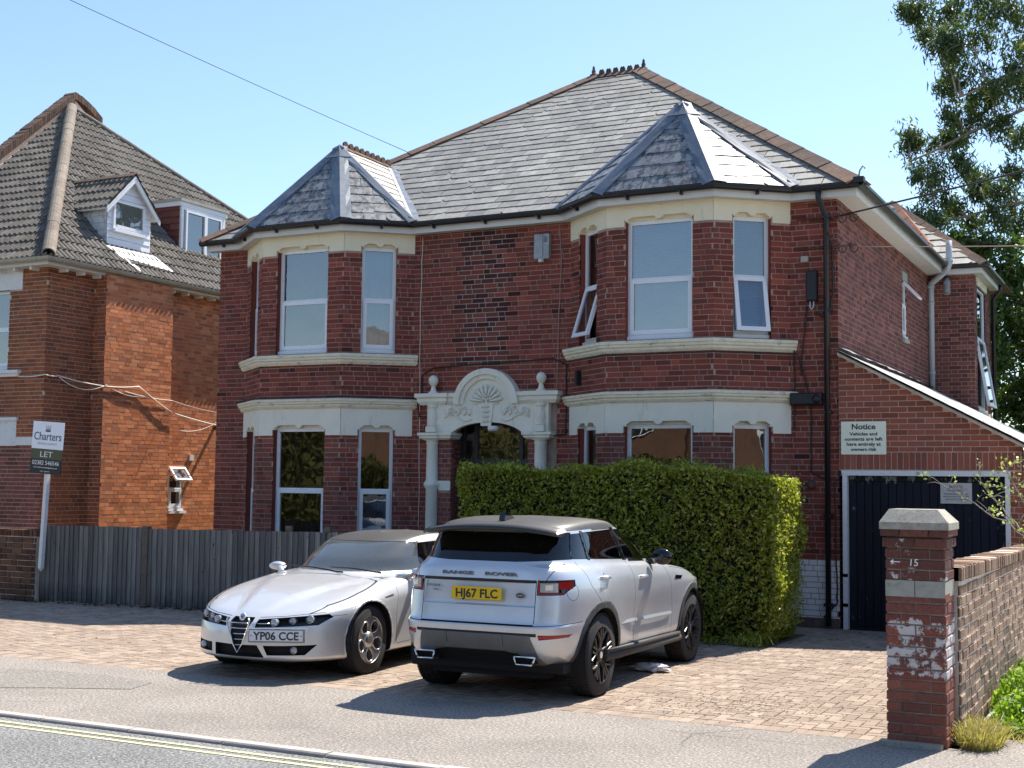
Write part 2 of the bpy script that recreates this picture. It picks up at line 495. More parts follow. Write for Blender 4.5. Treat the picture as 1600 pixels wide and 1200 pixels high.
simple('cream_paint', (0.80, 0.72, 0.52), 0.6, var=0.04, scale=3, bump=0.12, bscale=40, grime=(3.0, 0.60, (0.45, 0.40, 0.28), (3, 3, .6)))
simple('stone_paint', (0.76, 0.735, 0.62), 0.6, var=0.05, scale=4, bump=0.12, bscale=40, grime=(3.4, 0.58, (0.46, 0.43, 0.34), (3, 3, .6)))
simple('cornice_paint', (0.72, 0.67, 0.52), 0.65, var=0.08, scale=8, bump=0.3, bscale=50, grime=(7, 0.56, (0.20, 0.17, 0.13), (1, 1, 2.5)))
simple('white_paint_brick', (0.84, 0.83, 0.81), 0.7, var=0.06, scale=5, bump=0.5, bscale=25, grime=(3.5, 0.6, (0.33, 0.31, 0.29)))
simple('upvc_white', (0.80, 0.81, 0.83), 0.28, var=0.02, scale=4)
simple('white_wood', (0.70, 0.70, 0.70), 0.5, var=0.05, scale=8, grime=(9, 0.60, (0.30, 0.28, 0.26)))
simple('fascia_white', (0.66, 0.65, 0.62), 0.45, var=0.05, scale=3, grime=(3, 0.60, (0.45, 0.42, 0.36), (1, 1, 6)))
simple('soffit', (0.55, 0.53, 0.48), 0.6, var=0.05, scale=5)
simple('gutter_black', (0.012, 0.013, 0.017), 0.35, var=0.3, scale=5)
simple('gutter_grey', (0.40, 0.37, 0.31), 0.5, var=0.2, scale=6, grime=(6, 0.55, (0.22, 0.19, 0.15)))
simple('pipe_grey', (0.42, 0.44, 0.47), 0.45, var=0.06, scale=6)
simple('lead', (0.12, 0.15, 0.19), 0.55, var=0.22, scale=5, bump=0.3, bscale=12, grime=(4, 0.60, (0.26, 0.30, 0.36)), spec=0.35)
simple('cable_dark', (0.02, 0.018, 0.018), 0.6)
simple('cable_pink', (0.42, 0.26, 0.22), 0.6)
simple('cable_white', (0.72, 0.66, 0.58), 0.6)
simple('black_plastic', (0.012, 0.012, 0.014), 0.5, var=0.2)
simple('dark_void', (0.006, 0.006, 0.007), 0.9)
simple('alarm_grey', (0.34, 0.36, 0.38), 0.4, var=0.15, scale=9, grime=(8, 0.5, (0.22, 0.22, 0.22)))
simple('iron_rust', (0.10, 0.05, 0.035), 0.8, var=0.3, scale=20)
simple('concrete_cap', (0.37, 0.34, 0.28), 0.9, var=0.2, scale=14, bump=0.5, bscale=70, grime=(30, 0.5, (0.22, 0.21, 0.17)))
simple('concrete_band', (0.34, 0.34, 0.29), 0.9, var=0.15, scale=8, bump=0.4, bscale=60, grime=(12, 0.55, (0.22, 0.23, 0.18)))
simple('render_pink', (0.40, 0.34, 0.30), 0.85, var=0.1)

def slate_mat(name, stops, streak=0.0, moss=0.0, rough=0.55, spec=0.5):
    t = NT(name); r = t.rnd()
    c = t.ramp(t.white(r), stops)
    c = t.mix(1.0, c, t.ramp(t.noise(9, 5, 0.65), [(0.3, (0.74,) * 3), (0.7, (1.22,) * 3)]), 'MULTIPLY')
    c = t.mix(1.0, c, t.ramp(t.noise(1.1, 4, 0.6), [(0.3, (0.82,) * 3), (0.7, (1.15,) * 3)]), 'MULTIPLY')
    if streak:
        s = t.noise(1.0, 5, 0.7, sc3=(9, 9, 1.3))
        c = t.mix(t.math('MULTIPLY', t.ramp(s, [(0.46, (0, 0, 0)), (0.58, (1, 1, 1))]), streak), c, (0.035, 0.038, 0.042))
    li = t.noise(26, 5, 0.7)
    c = t.mix(t.math('MULTIPLY', t.ramp(li, [(0.60, (0, 0, 0)), (0.66, (1, 1, 1))]), 0.45), c, (0.50, 0.50, 0.44))
    if moss:
        m = t.noise(14, 5, 0.7)
        sep = t.new('ShaderNodeSeparateXYZ'); t.link(t.pos(), sep.inputs[0])
        hz = t.math('MULTIPLY', t.math('SUBTRACT', sep.outputs['Z'], 8.9), 1.3, clamp=True)
        c = t.mix(t.math('MULTIPLY', t.ramp(m, [(0.52, (0, 0, 0)), (0.62, (1, 1, 1))]), t.math('MULTIPLY', hz, moss)), c, (0.16, 0.12, 0.055))
    t.base(c); t.p(rough=rough, spec=spec)
    t.bump(t.noise(60, 3, 0.6), 0.35, 0.004)
slate_mat('slate_main', [(0.0, (0.22, 0.21, 0.18)), (0.5, (0.29, 0.275, 0.24)), (0.85, (0.35, 0.335, 0.29)), (1.0, (0.18, 0.175, 0.165))], moss=0.8)
slate_mat('slate_bay', [(0.0, (0.20, 0.20, 0.20)), (0.5, (0.27, 0.27, 0.265)), (1.0, (0.23, 0.235, 0.24))], streak=0.95, rough=0.46, spec=0.6)
slate_mat('concrete_tile', [(0.0, (0.115, 0.10, 0.085)), (0.5, (0.155, 0.138, 0.118)), (1.0, (0.19, 0.172, 0.148))], rough=0.85, spec=0.3)
slate_mat('ridge_clay', [(0.0, (0.105, 0.070, 0.053)), (0.5, (0.145, 0.095, 0.070)), (1.0, (0.20, 0.115, 0.08))], rough=0.85, spec=0.2)
slate_mat('ridge_red', [(0.0, (0.30, 0.12, 0.075)), (0.5, (0.36, 0.17, 0.11)), (1.0, (0.24, 0.12, 0.085))], rough=0.85, spec=0.2)
slate_mat('hip_mortar', [(0.0, (0.21, 0.175, 0.14)), (1.0, (0.26, 0.22, 0.18))], rough=0.9, spec=0.2)

def glass_mat(name, ior=1.75, tint=(0.75, 0.80, 0.80), rough=0.01, dust=0.0):
    m = bpy.data.materials.new(name); m.use_nodes = True; n = m.node_tree.nodes; l = m.node_tree.links; n.clear()
    o = n.new('ShaderNodeOutputMaterial'); mx = n.new('ShaderNodeMixShader'); fr = n.new('ShaderNodeFresnel'); fr.inputs[0].default_value = ior
    g = n.new('ShaderNodeBsdfGlossy'); g.inputs['Roughness'].default_value = rough; g.inputs['Color'].default_value = (1, 1, 1, 1)
    tr = n.new('ShaderNodeBsdfTransparent'); tr.inputs['Color'].default_value = (*tint, 1)
    no = n.new('ShaderNodeTexNoise'); no.inputs['Scale'].default_value = 2.2; no.inputs['Detail'].default_value = 1.5
    ge = n.new('ShaderNodeNewGeometry'); l.new(ge.outputs['Position'], no.inputs['Vector'])
    bu = n.new('ShaderNodeBump'); bu.inputs['Strength'].default_value = 0.12; bu.inputs['Distance'].default_value = 0.02
    l.new(no.outputs['Fac'], bu.inputs['Height']); l.new(bu.outputs[0], g.inputs['Normal'])
    l.new(fr.outputs[0], mx.inputs[0]); l.new(tr.outputs[0], mx.inputs[1]); l.new(g.outputs[0], mx.inputs[2])
    if dust:
        df = n.new('ShaderNodeBsdfDiffuse'); df.inputs[0].default_value = (.62, .70, .70, 1); m2 = n.new('ShaderNodeMixShader'); m2.inputs[0].default_value = dust
        l.new(mx.outputs[0], m2.inputs[1]); l.new(df.outputs[0], m2.inputs[2]); l.new(m2.outputs[0], o.inputs[0])
    else: l.new(mx.outputs[0], o.inputs[0])
    MATS[name] = m
glass_mat('window_glass', 2.6, (0.85, 0.9, 0.9))
glass_mat('car_glass', 1.8, (0.66, 0.72, 0.71), dust=.09)
glass_mat('car_glass_clear', 1.7, (0.50, 0.54, 0.53))
glass_mat('car_glass_dark', 1.6, (0.035, 0.038, 0.042))
glass_mat('lamp_glass', 1.5, (0.8, 0.8, 0.8))
simple('blind_sky_tint', (0.38, 0.62, 0.84), 0.7, var=0.04)  # blue stands in for the sky reflected in the panes
simple('room_dark', (0.035, 0.028, 0.016), 0.9, var=0.3)  # dark sheet colour standing in for the unlit room behind the glass
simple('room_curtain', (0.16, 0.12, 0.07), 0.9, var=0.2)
# ---------------------------------------------------------------- ground
t = NT('tarmac_pave')
n1 = t.noise(42, 5, .85); n2 = t.noise(0.8, 5, .65); n3 = t.noise(45, 3, .6)
c = t.ramp(n1, [(.34, (.07, .062, .054)), (.46, (.20, .178, .156)), (.54, (.27, .243, .213)), (.66, (.60, .55, .49))])
c = t.mix(1.0, c, t.ramp(n2, [(.3, (.80,) * 3), (.5, (1.0,) * 3), (.7, (1.12,) * 3)]), 'MULTIPLY')
ck = t.new('ShaderNodeTexVoronoi', feature='DISTANCE_TO_EDGE'); ck.inputs['Scale'].default_value = .55; t.link(t.mix(.12, t.pos(), t.noise(2.5, 4, .7)), ck.inputs['Vector'])
c = t.mix(t.math('MULTIPLY', t.ramp(ck.outputs['Distance'], [(0, (1, 1, 1)), (.006, (0, 0, 0))]), t.ramp(t.noise(.5, 3, .5), [(.5, (0, 0, 0)), (.6, (.7,) * 3)])), c, (.06, .055, .05))
t.base(c); t.p(rough=.9, spec=.3); t.bump(n3, .6, .008)
t = NT('tarmac_patch')
n1 = t.noise(42, 5, .85); n3 = t.noise(45, 3, .6)
c = t.ramp(n1, [(.34, (.07, .063, .056)), (.46, (.18, .165, .145)), (.54, (.24, .22, .195)), (.66, (.50, .46, .41))]); t.base(c); t.p(rough=.9, spec=.3); t.bump(n3, .6, .008)
t = NT('road_tarmac')
n1 = t.noise(42, 5, .85); n2 = t.noise(1.4, 4, .6); n3 = t.noise(70, 2, .5)
c = t.ramp(n1, [(.34, (.04, .04, .04)), (.5, (.15, .15, .145)), (.66, (.46, .46, .45))])
c = t.mix(1.0, c, t.ramp(n2, [(.3, (.85,) * 3), (.7, (1.12,) * 3)]), 'MULTIPLY')
t.base(c); t.p(rough=.85, spec=.35); t.bump(n3, .7, .008)
t = NT('road_paint'); n1 = t.noise(60, 4, .7); c = t.ramp(n1, [(.38, (.40, .38, .24)), (.5, (.62, .60, .32))]); t.base(c); t.p(rough=.8)
simple('kerb_stone', (.40, .365, .335), .85, var=.12, scale=6, bump=.4, grime=(9, .6, (.28, .26, .24)))
simple('paver_sand', (.07, .055, .045), .95, var=.25, scale=30)
simple('earth', (.085, .065, .045), .95, var=.4, scale=12, bump=.6)
simple('lawn_green', (.06, .085, .03), .95, var=.3, scale=3)
def paver_mat(name, stops, stain):
    t = NT(name); r = t.rnd(); c = t.ramp(t.white(r), stops)
    c = t.mix(1.0, c, t.ramp(t.noise(90, 3, .6), [(.3, (.86,) * 3), (.7, (1.12,) * 3)]), 'MULTIPLY')
    s = t.noise(.75, 6, .68)
    c = t.mix(t.math('MULTIPLY', t.ramp(s, [(.50, (0, 0, 0)), (.70, (1, 1, 1))]), stain), c, (.20, .15, .12))
    s = t.noise(5.5, 5, .7)
    c = t.mix(t.math('MULTIPLY', t.ramp(s, [(.58, (0, 0, 0)), (.72, (1, 1, 1))]), stain * .6), c, (.13, .10, .085))
    t.base(c); t.p(rough=.88, spec=.25); t.bump(t.noise(120, 3, .6), .35, .004)
paver_mat('block_paver', [(0, (.255, .195, .150)), (.5, (.32, .25, .193)), (.85, (.385, .305, .238)), (1, (.245, .195, .158))], .5)
simple('moss_black', (.025, .026, .02), .95, var=.5, scale=30)
simple('concrete_slab', (.40, .38, .34), .9, var=.12, scale=8, bump=.3)

KY = -10.12                                        # pavement side of the kerb
RZ_ = -.022                                        # road surface
g = MB(); g.add([(-1200, KY - .13 - 7.2 - .13, -.12), (1200, KY - .13 - 7.2 - .13, -.12), (1200, 1200, -.12), (-1200, 1200, -.12)], [(0, 1, 2, 3)])
g.add([(-1200, -1200, -.12), (1200, -1200, -.12), (1200, KY - 7.46, -.12), (-1200, KY - 7.46, -.12)], [(0, 1, 2, 3)])
g.build('ground', 'lawn_green', kind='structure')
g = MB(); g.add([(-120, KY - 7.33, RZ_), (120, KY - 7.33, RZ_), (120, KY - .08, RZ_), (-120, KY - .08, RZ_)], [(0, 1, 2, 3)]); g.build('road', 'road_tarmac', kind='structure')
g = MB()
for x0, x1, y0, y1 in ((-120, 120, KY + .002, -7.74), (2.64, 120, -7.74, -6.2)): g.add([(x0, y0, 0), (x1, y0, 0), (x1, y1, 0), (x0, y1, 0)], [(0, 1, 2, 3)])
g.add([(-120, KY - 9.6, 0), (120, KY - 9.6, 0), (120, KY - 7.46, 0), (-120, KY - 7.46, 0)], [(0, 1, 2, 3)])
pav = g.build('pavement', 'tarmac_pave', kind='structure')
g = MB(); R = random.Random(2)
pp = [(-8.6, -9.65), (-7.2, -9.75), (-5.9, -9.55), (-5.05, -9.05), (-4.4, -8.75), (-4.5, -8.35), (-5.2, -8.22), (-6.0, -8.28), (-7.2, -8.7), (-8.6, -8.9)]
g.add([(x, y, .004) for x, y in pp], [tuple(range(len(pp)))]); g.build('patch', 'tarmac_patch', pav)
ln = MB()
for y in (KY - .25, KY - .37):
    x = -40
    while x < 30:
        ln.add([(x, y - .022, RZ_ + .004), (x + .5, y - .022 + RB.uniform(-.003, .003), RZ_ + .004), (x + .5, y + .022, RZ_ + .004), (x, y + .022 + RB.uniform(-.003, .003), RZ_ + .004)], [(0, 1, 2, 3)]); x += .5
ln.build('yellow_lines', 'road_paint', kind='structure')
# kerb stones
for yk, nm in ((KY, 'kerb'), (KY - 7.33, 'kerb')):
    kb = MB(); kb.box(-60, 60, yk - .09, yk - .01, -.12, -.012); ko = kb.build('kerb', 'mortar_light', kind='structure')
    if yk != KY: kb = MB(); kb.box(-60, 60, yk - .13, yk, -.1, .003); kb.build('stone', 'kerb_stone', ko); continue
    x = -14.0; R = random.Random(5); me = None
    while x < 9:
        if me is None:
            b = MB(); b.fbox(Frame((0, 0), (1, 0)), .004, .906, -.075, .0, -.095, .0, ch=.010)
            # rounded top edge
            me_o = b.build('stone', 'kerb_stone', ko, local=True); me = me_o.data; o = me_o
        else:
            o = bpy.data.objects.new('stone', me); COL.objects.link(o); o.parent = ko
        o.location = (x, yk - .096 + R.uniform(-.004, .004), .006 + R.uniform(-.003, .003)); x += .912
# ---- block paving, laid in 90 degree herringbone between the pavement and the house
pvb = MB(); pvb.add([(-16, -7.74, -.010), (2.30, -7.74, -.010), (2.30, .3, -.010), (-16, .3, -.010)], [(0, 1, 2, 3)])
drive = pvb.build('driveway', 'paver_sand', kind='structure')
PW, PL_ = .1035, .207
pavers = []
def add_paver(x0, x1, y0, y1):
    if x1 < -15.9 or x0 > 2.27 or y1 < -7.52 or y0 > -.05: return
    x0, x1, y0, y1 = max(x0, -15.9), min(x1, 2.27), max(y0, -7.52), min(y1, -.05)
    if x1 - x0 < .03 or y1 - y0 < .03: return
    pavers.append((x0, x1, y0, y1))
nx, ny = int(18.6 / PW), int(8 / PW)
for i in range(-4, nx + 4):
    for j in range(-4, ny + 4):
        k = (i - j) % 4
        x, y = -16 + i * PW, -7.62 + j * PW
        if k == 0: add_paver(x + .0035, x + 2 * PW - .0035, y + .0035, y + PW - .0035)
        elif k == 3: add_paver(x + .0035, x + PW - .0035, y + .0035, y + 2 * PW - .0035)
x = -15.9
while x < 2.25:
    pavers.append((x, x + .1, -7.735, -7.525)); x += .1035
def paver_mesh(mb, x0, x1, y0, y1, r, dz=0.0, tx=0.0, ty=0.0):
    c = .006; h = .0
    def z(x, y): return dz + tx * (x - (x0 + x1) / 2) + ty * (y - (y0 + y1) / 2)
    o = [(x0, y0), (x1, y0), (x1, y1), (x0, y1)]; i_ = [(x0 + c, y0 + c), (x1 - c, y0 + c), (x1 - c, y1 - c), (x0 + c, y1 - c)]
    v = [(a, b, -.02) for a, b in o] + [(a, b, -.005 + z(a, b)) for a, b in o] + [(a, b, z(a, b)) for a, b in i_]
    f = [(8, 9, 10, 11)] + [(k, (k + 1) % 4, 4 + (k + 1) % 4, 4 + k) for k in range(4)] + [(4 + k, 4 + (k + 1) % 4, 8 + (k + 1) % 4, 8 + k) for k in range(4)]
    mb.add(v, f, 0, r)
sc = []
for i, (x0, x1, y0, y1) in enumerate(pavers):
    a = vis_size([(x0, y0, 0), (x1, y0, 0), (x1, y1, 0), (x0, y1, 0)])
    if -4.9 < x0 < -.6 and -7.5 < y0 < -2.5: a *= .2
    sc.append((a, i))
sc.sort(reverse=True); pick = set(i for a, i in sc[:290] if a > 0)
rest = MB(); R = random.Random(9); pm = {}
for i, (x0, x1, y0, y1) in enumerate(pavers):
    dz, tx, ty = R.uniform(-.002, .002), R.uniform(-.02, .02), R.uniform(-.02, .02)
    if i in pick:
        key = (round(x1 - x0, 3), round(y1 - y0, 3), i % 4)
        if key not in pm:
            b = MB(); paver_mesh(b, -key[0] / 2, key[0] / 2, -key[1] / 2, key[1] / 2, 0, 0, tx, ty)
            me = bpy.data.meshes.new('paver'); me.from_pydata(b.v, [], b.f); me.materials.append(MATS['block_paver']); pm[key] = me
        o = bpy.data.objects.new('paver', pm[key]); COL.objects.link(o); o.parent = drive; o.location = ((x0 + x1) / 2, (y0 + y1) / 2, dz)
    else: paver_mesh(rest, x0, x1, y0, y1, R.random() * .99 + .005, dz, tx, ty)
rest.build('pavers', 'block_paver', drive, kind='stuff')
ms = MB(); R = random.Random(88)                          # moss and small weeds in the joints, near the walls and fence
for i in range(1500):
    x = R.uniform(-12, 2.2); y = -7.5 + 7.2 * R.random() ** .55
    if noise.noise(Vector((x * .9, y * .9, 0))) < -.02: continue
    s = R.uniform(.006, .022); y = round(y / PW) * PW - 7.62 % PW
    ms.add([(x - s * 1.6, y - s * .3, .001), (x + s * 1.6, y - s * .25, .001), (x + s, y + s * .3, .004), (x - s, y + s * .3, .004)], [(0, 1, 2, 3)])
ms.build('moss', 'moss_black', drive, kind='stuff')
# ---------------------------------------------------------------- the brick house
house = thing('brick_house', 'double-fronted red brick house with two cream-banded bays, grey slate roof and carved cream doorway', 'house', (-5.4, 3.5, 0))
EZ = 5.87                                      # underside of the fascia
BX = {'left': -10.15, 'right': -4.02}          # where each bay starts on the wall
BD, BC, BW = 0.72, 0.88, 1.60                  # bay depth, splay, front width
def bay_pts(x0): return [(x0, 0), (x0 + BC, -BD), (x0 + BC + BW, -BD), (x0 + 2 * BC + BW, 0)]
XL_ = -10.75
HOLE_F_U = (0.30, 1.30, 3.94, 5.66); HOLE_F_L = (0.30, 1.30, 0.78, 2.75)
HOLE_C_U = (0.29, 0.85, 3.94, 5.66); HOLE_C_L = (0.29, 0.85, 0.78, 2.75)
wall_mb = MB(); store = []
main_fr = Frame((XL_, 0), (0, 0)); L0 = 10.75
lb0, lb1 = BX['left'] - XL_, BX['left'] + 2 * BC + BW - XL_
rb0, rb1 = BX['right'] - XL_, BX['right'] + 2 * BC + BW - XL_
door_hole = (XL_ * -1 - 6.02, XL_ * -1 - 4.68, 0.0, 2.86)
main_holes = [(lb0 + .1, lb1 - .1, 0, 6.5), (rb0 + .1, rb1 - .1, 0, 6.5), door_hole]
panel(wall_mb, main_fr, 0, L0, -0.3, 6.0, main_holes)
reveal(wall_mb, main_fr, door_hole, 0.28)
def matf_main(u, z):
    x = u + XL_
    if -5.98 + 0.08 * math.sin(z * 9) < x < -5.05 + 0.1 * math.sin(z * 7) and 3.72 < z and RB.random() < 0.72: return 1
    if RB.random() < 0.03: return 1
    return 0
white_z = lambda z: z < 0.94
lay(store, main_fr, 0, L0, 0.0, 5.99, [(lb0 + .02, lb1 - .02, 0, 6.5), (rb0 + .02, rb1 - .02, 0, 6.5), (door_hole[0] - .45, door_hole[1] + .45, 0, 3.32)], matf=lambda u, z: 4 if (z < 0.94 and u > rb1 - .05) else matf_main(u, z), bond='garden')
# pale pointing round the repaired column of bricks
rp_ = MB(); R = random.Random(14); z = 49 * COURSE
while z < 5.84:
    a, b = -5.97 + R.choice((0, .11, .05)) - XL_, -5.05 - R.choice((0, .11, .06)) - XL_
    rp_.add([main_fr.p(a, z, .0018), main_fr.p(b, z, .0018), main_fr.p(b, z + COURSE, .0018), main_fr.p(a, z + COURSE, .0018)], [(0, 1, 2, 3)]); z += COURSE
side_fr = Frame((0, 0), (0, 7.45))
SW = (4.72, 5.12, 4.42, 5.42)
panel(wall_mb, side_fr, 0, 7.45, -0.3, 6.02, [SW]); reveal(wall_mb, side_fr, SW, 0.1)
lay(store, side_fr, 0.0, 7.45, 3.55, 6.02, [SW], mat=2, bond='flemish')
lay(store, side_fr, 0.0, 7.45, 0, 3.55, [], mat=2, bond='flemish')
left_fr = Frame((XL_, 9.8), (XL_, 0)); panel(wall_mb, left_fr, 0, 9.8, -0.3, 6.0, [])
lay(store, left_fr, 0, 9.8, 0, 5.99, [], mat=0, bond='flemish')
back_fr = Frame((0.8, 9.8), (XL_, 9.8)); panel(wall_mb, back_fr, 0, back_fr.L, -0.3, 6.0, [])
wing_fr = Frame((0, 7.45), (0.8, 7.45)); panel(wall_mb, wing_fr, 0, 0.8, -0.3, 6.0, [])
lay(store, wing_fr, 0, 0.8, 2.4, 6.0, [], mat=2, bond='flemish')
wing2_fr = Frame((0.8, 7.45), (0.8, 9.8)); WW = (0.42, 1.55, 3.35, 5.72)
panel(wall_mb, wing2_fr, 0, 2.35, -0.3, 6.0, [WW]); reveal(wall_mb, wing2_fr, WW, 0.12)
lay(store, wing2_fr, 0, 2.35, 0, 6.0, [WW], mat=2, bond='flemish')
wall = wall_mb.build('wall', 'mortar_tan', house)
rp_.build('repointing', 'mortar_light', wall)
emit_bricks(store, ['brick_red', 'brick_dark', 'brick_side', 'brick_orange_lit', 'white_paint_brick'], wall, 290,
            hidden=lambda p: (p[2] < 2.1 and p[0] < -0.35) or (p[0] > -0.02 and p[2] < 3.75 and p[1] < 7.4))
# plinth under the white paint and its dark foot
mb = MB(); mb.fbox(main_fr, rb1 + .02, L0 - 0.002, 0.0, 0.13, 0, 0.018)
mb.build('plinth', 'mortar_dark', house)

def bars(mb, fr, u0, u1, z0, z1, w, d0, d1, mat=0, mid=None, mw=None):
    mb.fbox(fr, u0, u0 + w, z0, z1, d0, d1, mat); mb.fbox(fr, u1 - w, u1, z0, z1, d0, d1, mat)
    mb.fbox(fr, u0 + w, u1 - w, z1 - w, z1, d0, d1 - .001, mat); mb.fbox(fr, u0 + w, u1 - w, z0, z0 + w, d0, d1 - .001, mat)
    if mid is not None: mb.fbox(fr, u0 + w, u1 - w, mid - mw / 2, mid + mw / 2, d0, d1 - .002, mat)
def make_window(fr, u0, u1, z0, z1, mid, parent, blind=None, opened=0.0, low_sash=True, mirror=False, mat='upvc_white', sill=True, inset=0.095):
    """frame > pane, sash, trickle_vent, blind"""
    f = MB(); d1 = -inset; d0 = d1 - 0.06; w = 0.055
    bars(f, fr, u0, u1, z0 + (0.06 if sill else 0), z1, w, d0, d1, mid=mid, mw=0.06)
    if sill: f.fbox(fr, u0 + 0.004, u1 - 0.004, z0 + 0.004, z0 + 0.06, d0, d1 + 0.045)
    zb = z0 + (0.06 if sill else 0)
    win = f.build('window', mat, parent)
    g = MB(); g.add([fr.p(u0 + w, mid, d0 + .035), fr.p(u1 - w, mid, d0 + .035), fr.p(u1 - w, z1 - w, d0 + .035), fr.p(u0 + w, z1 - w, d0 + .035)], [(0, 1, 2, 3)])
    g.build('pane', 'window_glass', win)
    # lower sash, hinged at its top or fixed
    s = MB(); su0, su1, sz0, sz1 = u0 + 0.035, u1 - 0.035, zb + 0.03, mid + 0.005
    H = sz1 - sz0
    class Tilt:
        def __init__(q): q.a = opened
        def p(q, u, h, d=0.0):
            hh = H - h                                    # distance below the hinge
            return fr.p(u, sz1 - hh * math.cos(q.a) - d * math.sin(q.a) * -1 * -1 * 0 - 0, d1 + 0.018 + hh * math.sin(q.a) + d * math.cos(q.a))
    T = Tilt(); bars(s, T, su0, su1, 0, H, 0.06, -0.05, 0)
    sash = s.build('sash', mat, win)
    g = MB(); g.add([T.p(su0 + .06, .06, -.02), T.p(su1 - .06, .06, -.02), T.p(su1 - .06, H - .06, -.02), T.p(su0 + .06, H - .06, -.02)], [(0, 1, 2, 3)])
    g.build('sash_pane', 'window_glass', win)
    v = MB(); v.fbox(fr, (u0 + u1) / 2 - 0.12, (u0 + u1) / 2 + 0.12, mid - 0.012, mid + 0.006, d1 + 0.0005, d1 + 0.012)
    v.build('trickle_vent', 'alarm_grey', win)
    if blind == 'slats':
        b = MB(); z = zb
        while z < z1:
            b.add([fr.p(u0, z, d0 - .05), fr.p(u1, z, d0 - .05), fr.p(u1, z + .024, d0 - .072), fr.p(u0, z + .024, d0 - .072)], [(0, 1, 2, 3)]); z += 0.025
        b.build('blind', 'blind_sky_tint', win)
    elif blind:
        b = MB(); n = 14
        for i in range(n):
            a, c = u0 + (u1 - u0) * i / n, u0 + (u1 - u0) * (i + 1) / n
            b.add([fr.p(a, zb, d0 - .10 - .03 * (i % 2)), fr.p(c, zb, d0 - .10 - .03 * ((i + 1) % 2)), fr.p(c, z1, d0 - .10 - .03 * ((i + 1) % 2)), fr.p(a, z1, d0 - .10 - .03 * (i % 2))], [(0, 1, 2, 3)])
        b.build('curtain_or_dark_room', blind, win)  # curtain, or the dark sheet that stands in for an unlit room
    return win

def notch_band(mb, fr, L, z0, z1, h, d0, d1, mat=0):
    """plaster band with a shaped cut over the window opening"""
    a, b = h[0], h[1]; m = (a + b) / 2; t = h[3]; s = 0.02
    c = min(0.1, (b - a) * 0.16)
    mb.fbox(fr, a - .01, b + .01, t - .002, t + .09, -.16, -.078, mat)
    pts = [(0, z0), (a - s, z0), (a - s, z0 + 0.1), (a + 0.02, t - 0.03), (a + 0.02, t), (a + c, t + 0.045), (m - 0.07, t + 0.045), (m - .025, t), (m + .025, t), (m + 0.07, t + 0.045),
           (b - c, t + 0.045), (b - .02, t), (b - .02, t - 0.03), (b + s, z0 + 0.1), (b + s, z0), (L, z0), (L, z1), (0, z1)]
    mb.fpoly(fr, pts, d0, d1, mat)

def cornice_prof(zt, zb, out=0.11):
    h = zt - zb
    return [(0, zt), (out, zt - 0.018), (out, zt - h * 0.33), (out - .018, zt - h * 0.38), (out - .018, zt - h * 0.55), (out - .045, zt - h * 0.66), (out - .045, zt - h * 0.78), (out - .075, zb), (0, zb)]

for side_, x0 in BX.items():
    pts = bay_pts(x0)
    frs = [Frame(pts[i], pts[i + 1]) for i in range(3)]
    core = MB(); st = []
    for i, fr in enumerate(frs):
        hs = [HOLE_F_U, HOLE_F_L] if i == 1 else [HOLE_C_U, HOLE_C_L]
        if i == 0: hs = [(fr.L - h[1], fr.L - h[0], h[2], h[3]) for h in hs]
        panel(core, fr, 0, fr.L, -0.3, 5.98, [(h[0], h[1], h[2], h[3] + .06) for h in hs])
        for h in hs: reveal(core, fr, h, 0.16, 1, top=False)
        lay(st, fr, 0, fr.L, 0, 5.56, [(h[0], h[1], h[2], h[3] + .13) for h in hs], mat=0, bond='garden', matf=lambda u, z: (2 if RB.random() < .65 else 0) if z < 2.62 else (1 if RB.random() < (0.25 if 3.55 < z < 3.76 else 0.03) else 0))
    core_o = core.build('bay', ['mortar_tan', 'brick_red'], house)
    emit_bricks(st, ['brick_red', 'brick_dark', 'brick_plum'], core_o, 290, hidden=lambda p: p[2] < (2.1 if p[0] > -5 else 1.15))
    # cream bands, sills and cornices
    up = MB(); lo = MB()
    for i, fr in enumerate(frs):
        hU, hL = (HOLE_F_U, HOLE_F_L) if i == 1 else (HOLE_C_U, HOLE_C_L)
        if i == 0: hU = (fr.L - hU[1], fr.L - hU[0], *hU[2:]); hL = (fr.L - hL[1], fr.L - hL[0], *hL[2:])
        notch_band(up, fr, fr.L, 5.575, 5.88, hU, -0.10, 0.014)
        notch_band(lo, fr, fr.L, 2.63, 3.07, hL, -0.10, 0.014)
    up.build('lintel', 'cream_paint', house, fix=True); lo.build('lintel', 'stone_paint', house, fix=True)
    path = [(pts[0][0] - .05, pts[0][1] + .04)] + pts[1:3] + [(pts[3][0] + .05, pts[3][1] + .04)]
    s_ = MB(); s_.sweep(path, cornice_prof(3.94, 3.76)); s_.build('window_sill', 'cornice_paint', house, fix=True)
    s_ = MB(); s_.sweep(path, cornice_prof(3.225, 3.06)); s_.build('cornice', 'cornice_paint', house, fix=True)
    s_ = MB(); s_.sweep(path, cornice_prof(0.78, 0.62)); s_.build('window_sill', 'cornice_paint', house, fix=True)
    for i, fr in enumerate(frs):
        hU, hL = (HOLE_F_U, HOLE_F_L) if i == 1 else (HOLE_C_U, HOLE_C_L)
        if i == 0: hU = (fr.L - hU[1], fr.L - hU[0], *hU[2:]); hL = (fr.L - hL[1], fr.L - hL[0], *hL[2:])
        op = math.radians(11) if (side_ == 'right' and i == 2) else (math.radians(17) if (side_ == 'right' and i == 0) else 0.0)
        make_window(fr, hU[0], hU[1], hU[2], hU[3], 4.81, house, 'slats' if side_ == 'right' and i > 0 else ('blind_sky_tint' if side_ == 'left' and i == 2 else 'room_curtain'), op)
        make_window(fr, hL[0], hL[1], hL[2], hL[3], 1.76, house, 'room_dark' if i != 0 else 'room_curtain')

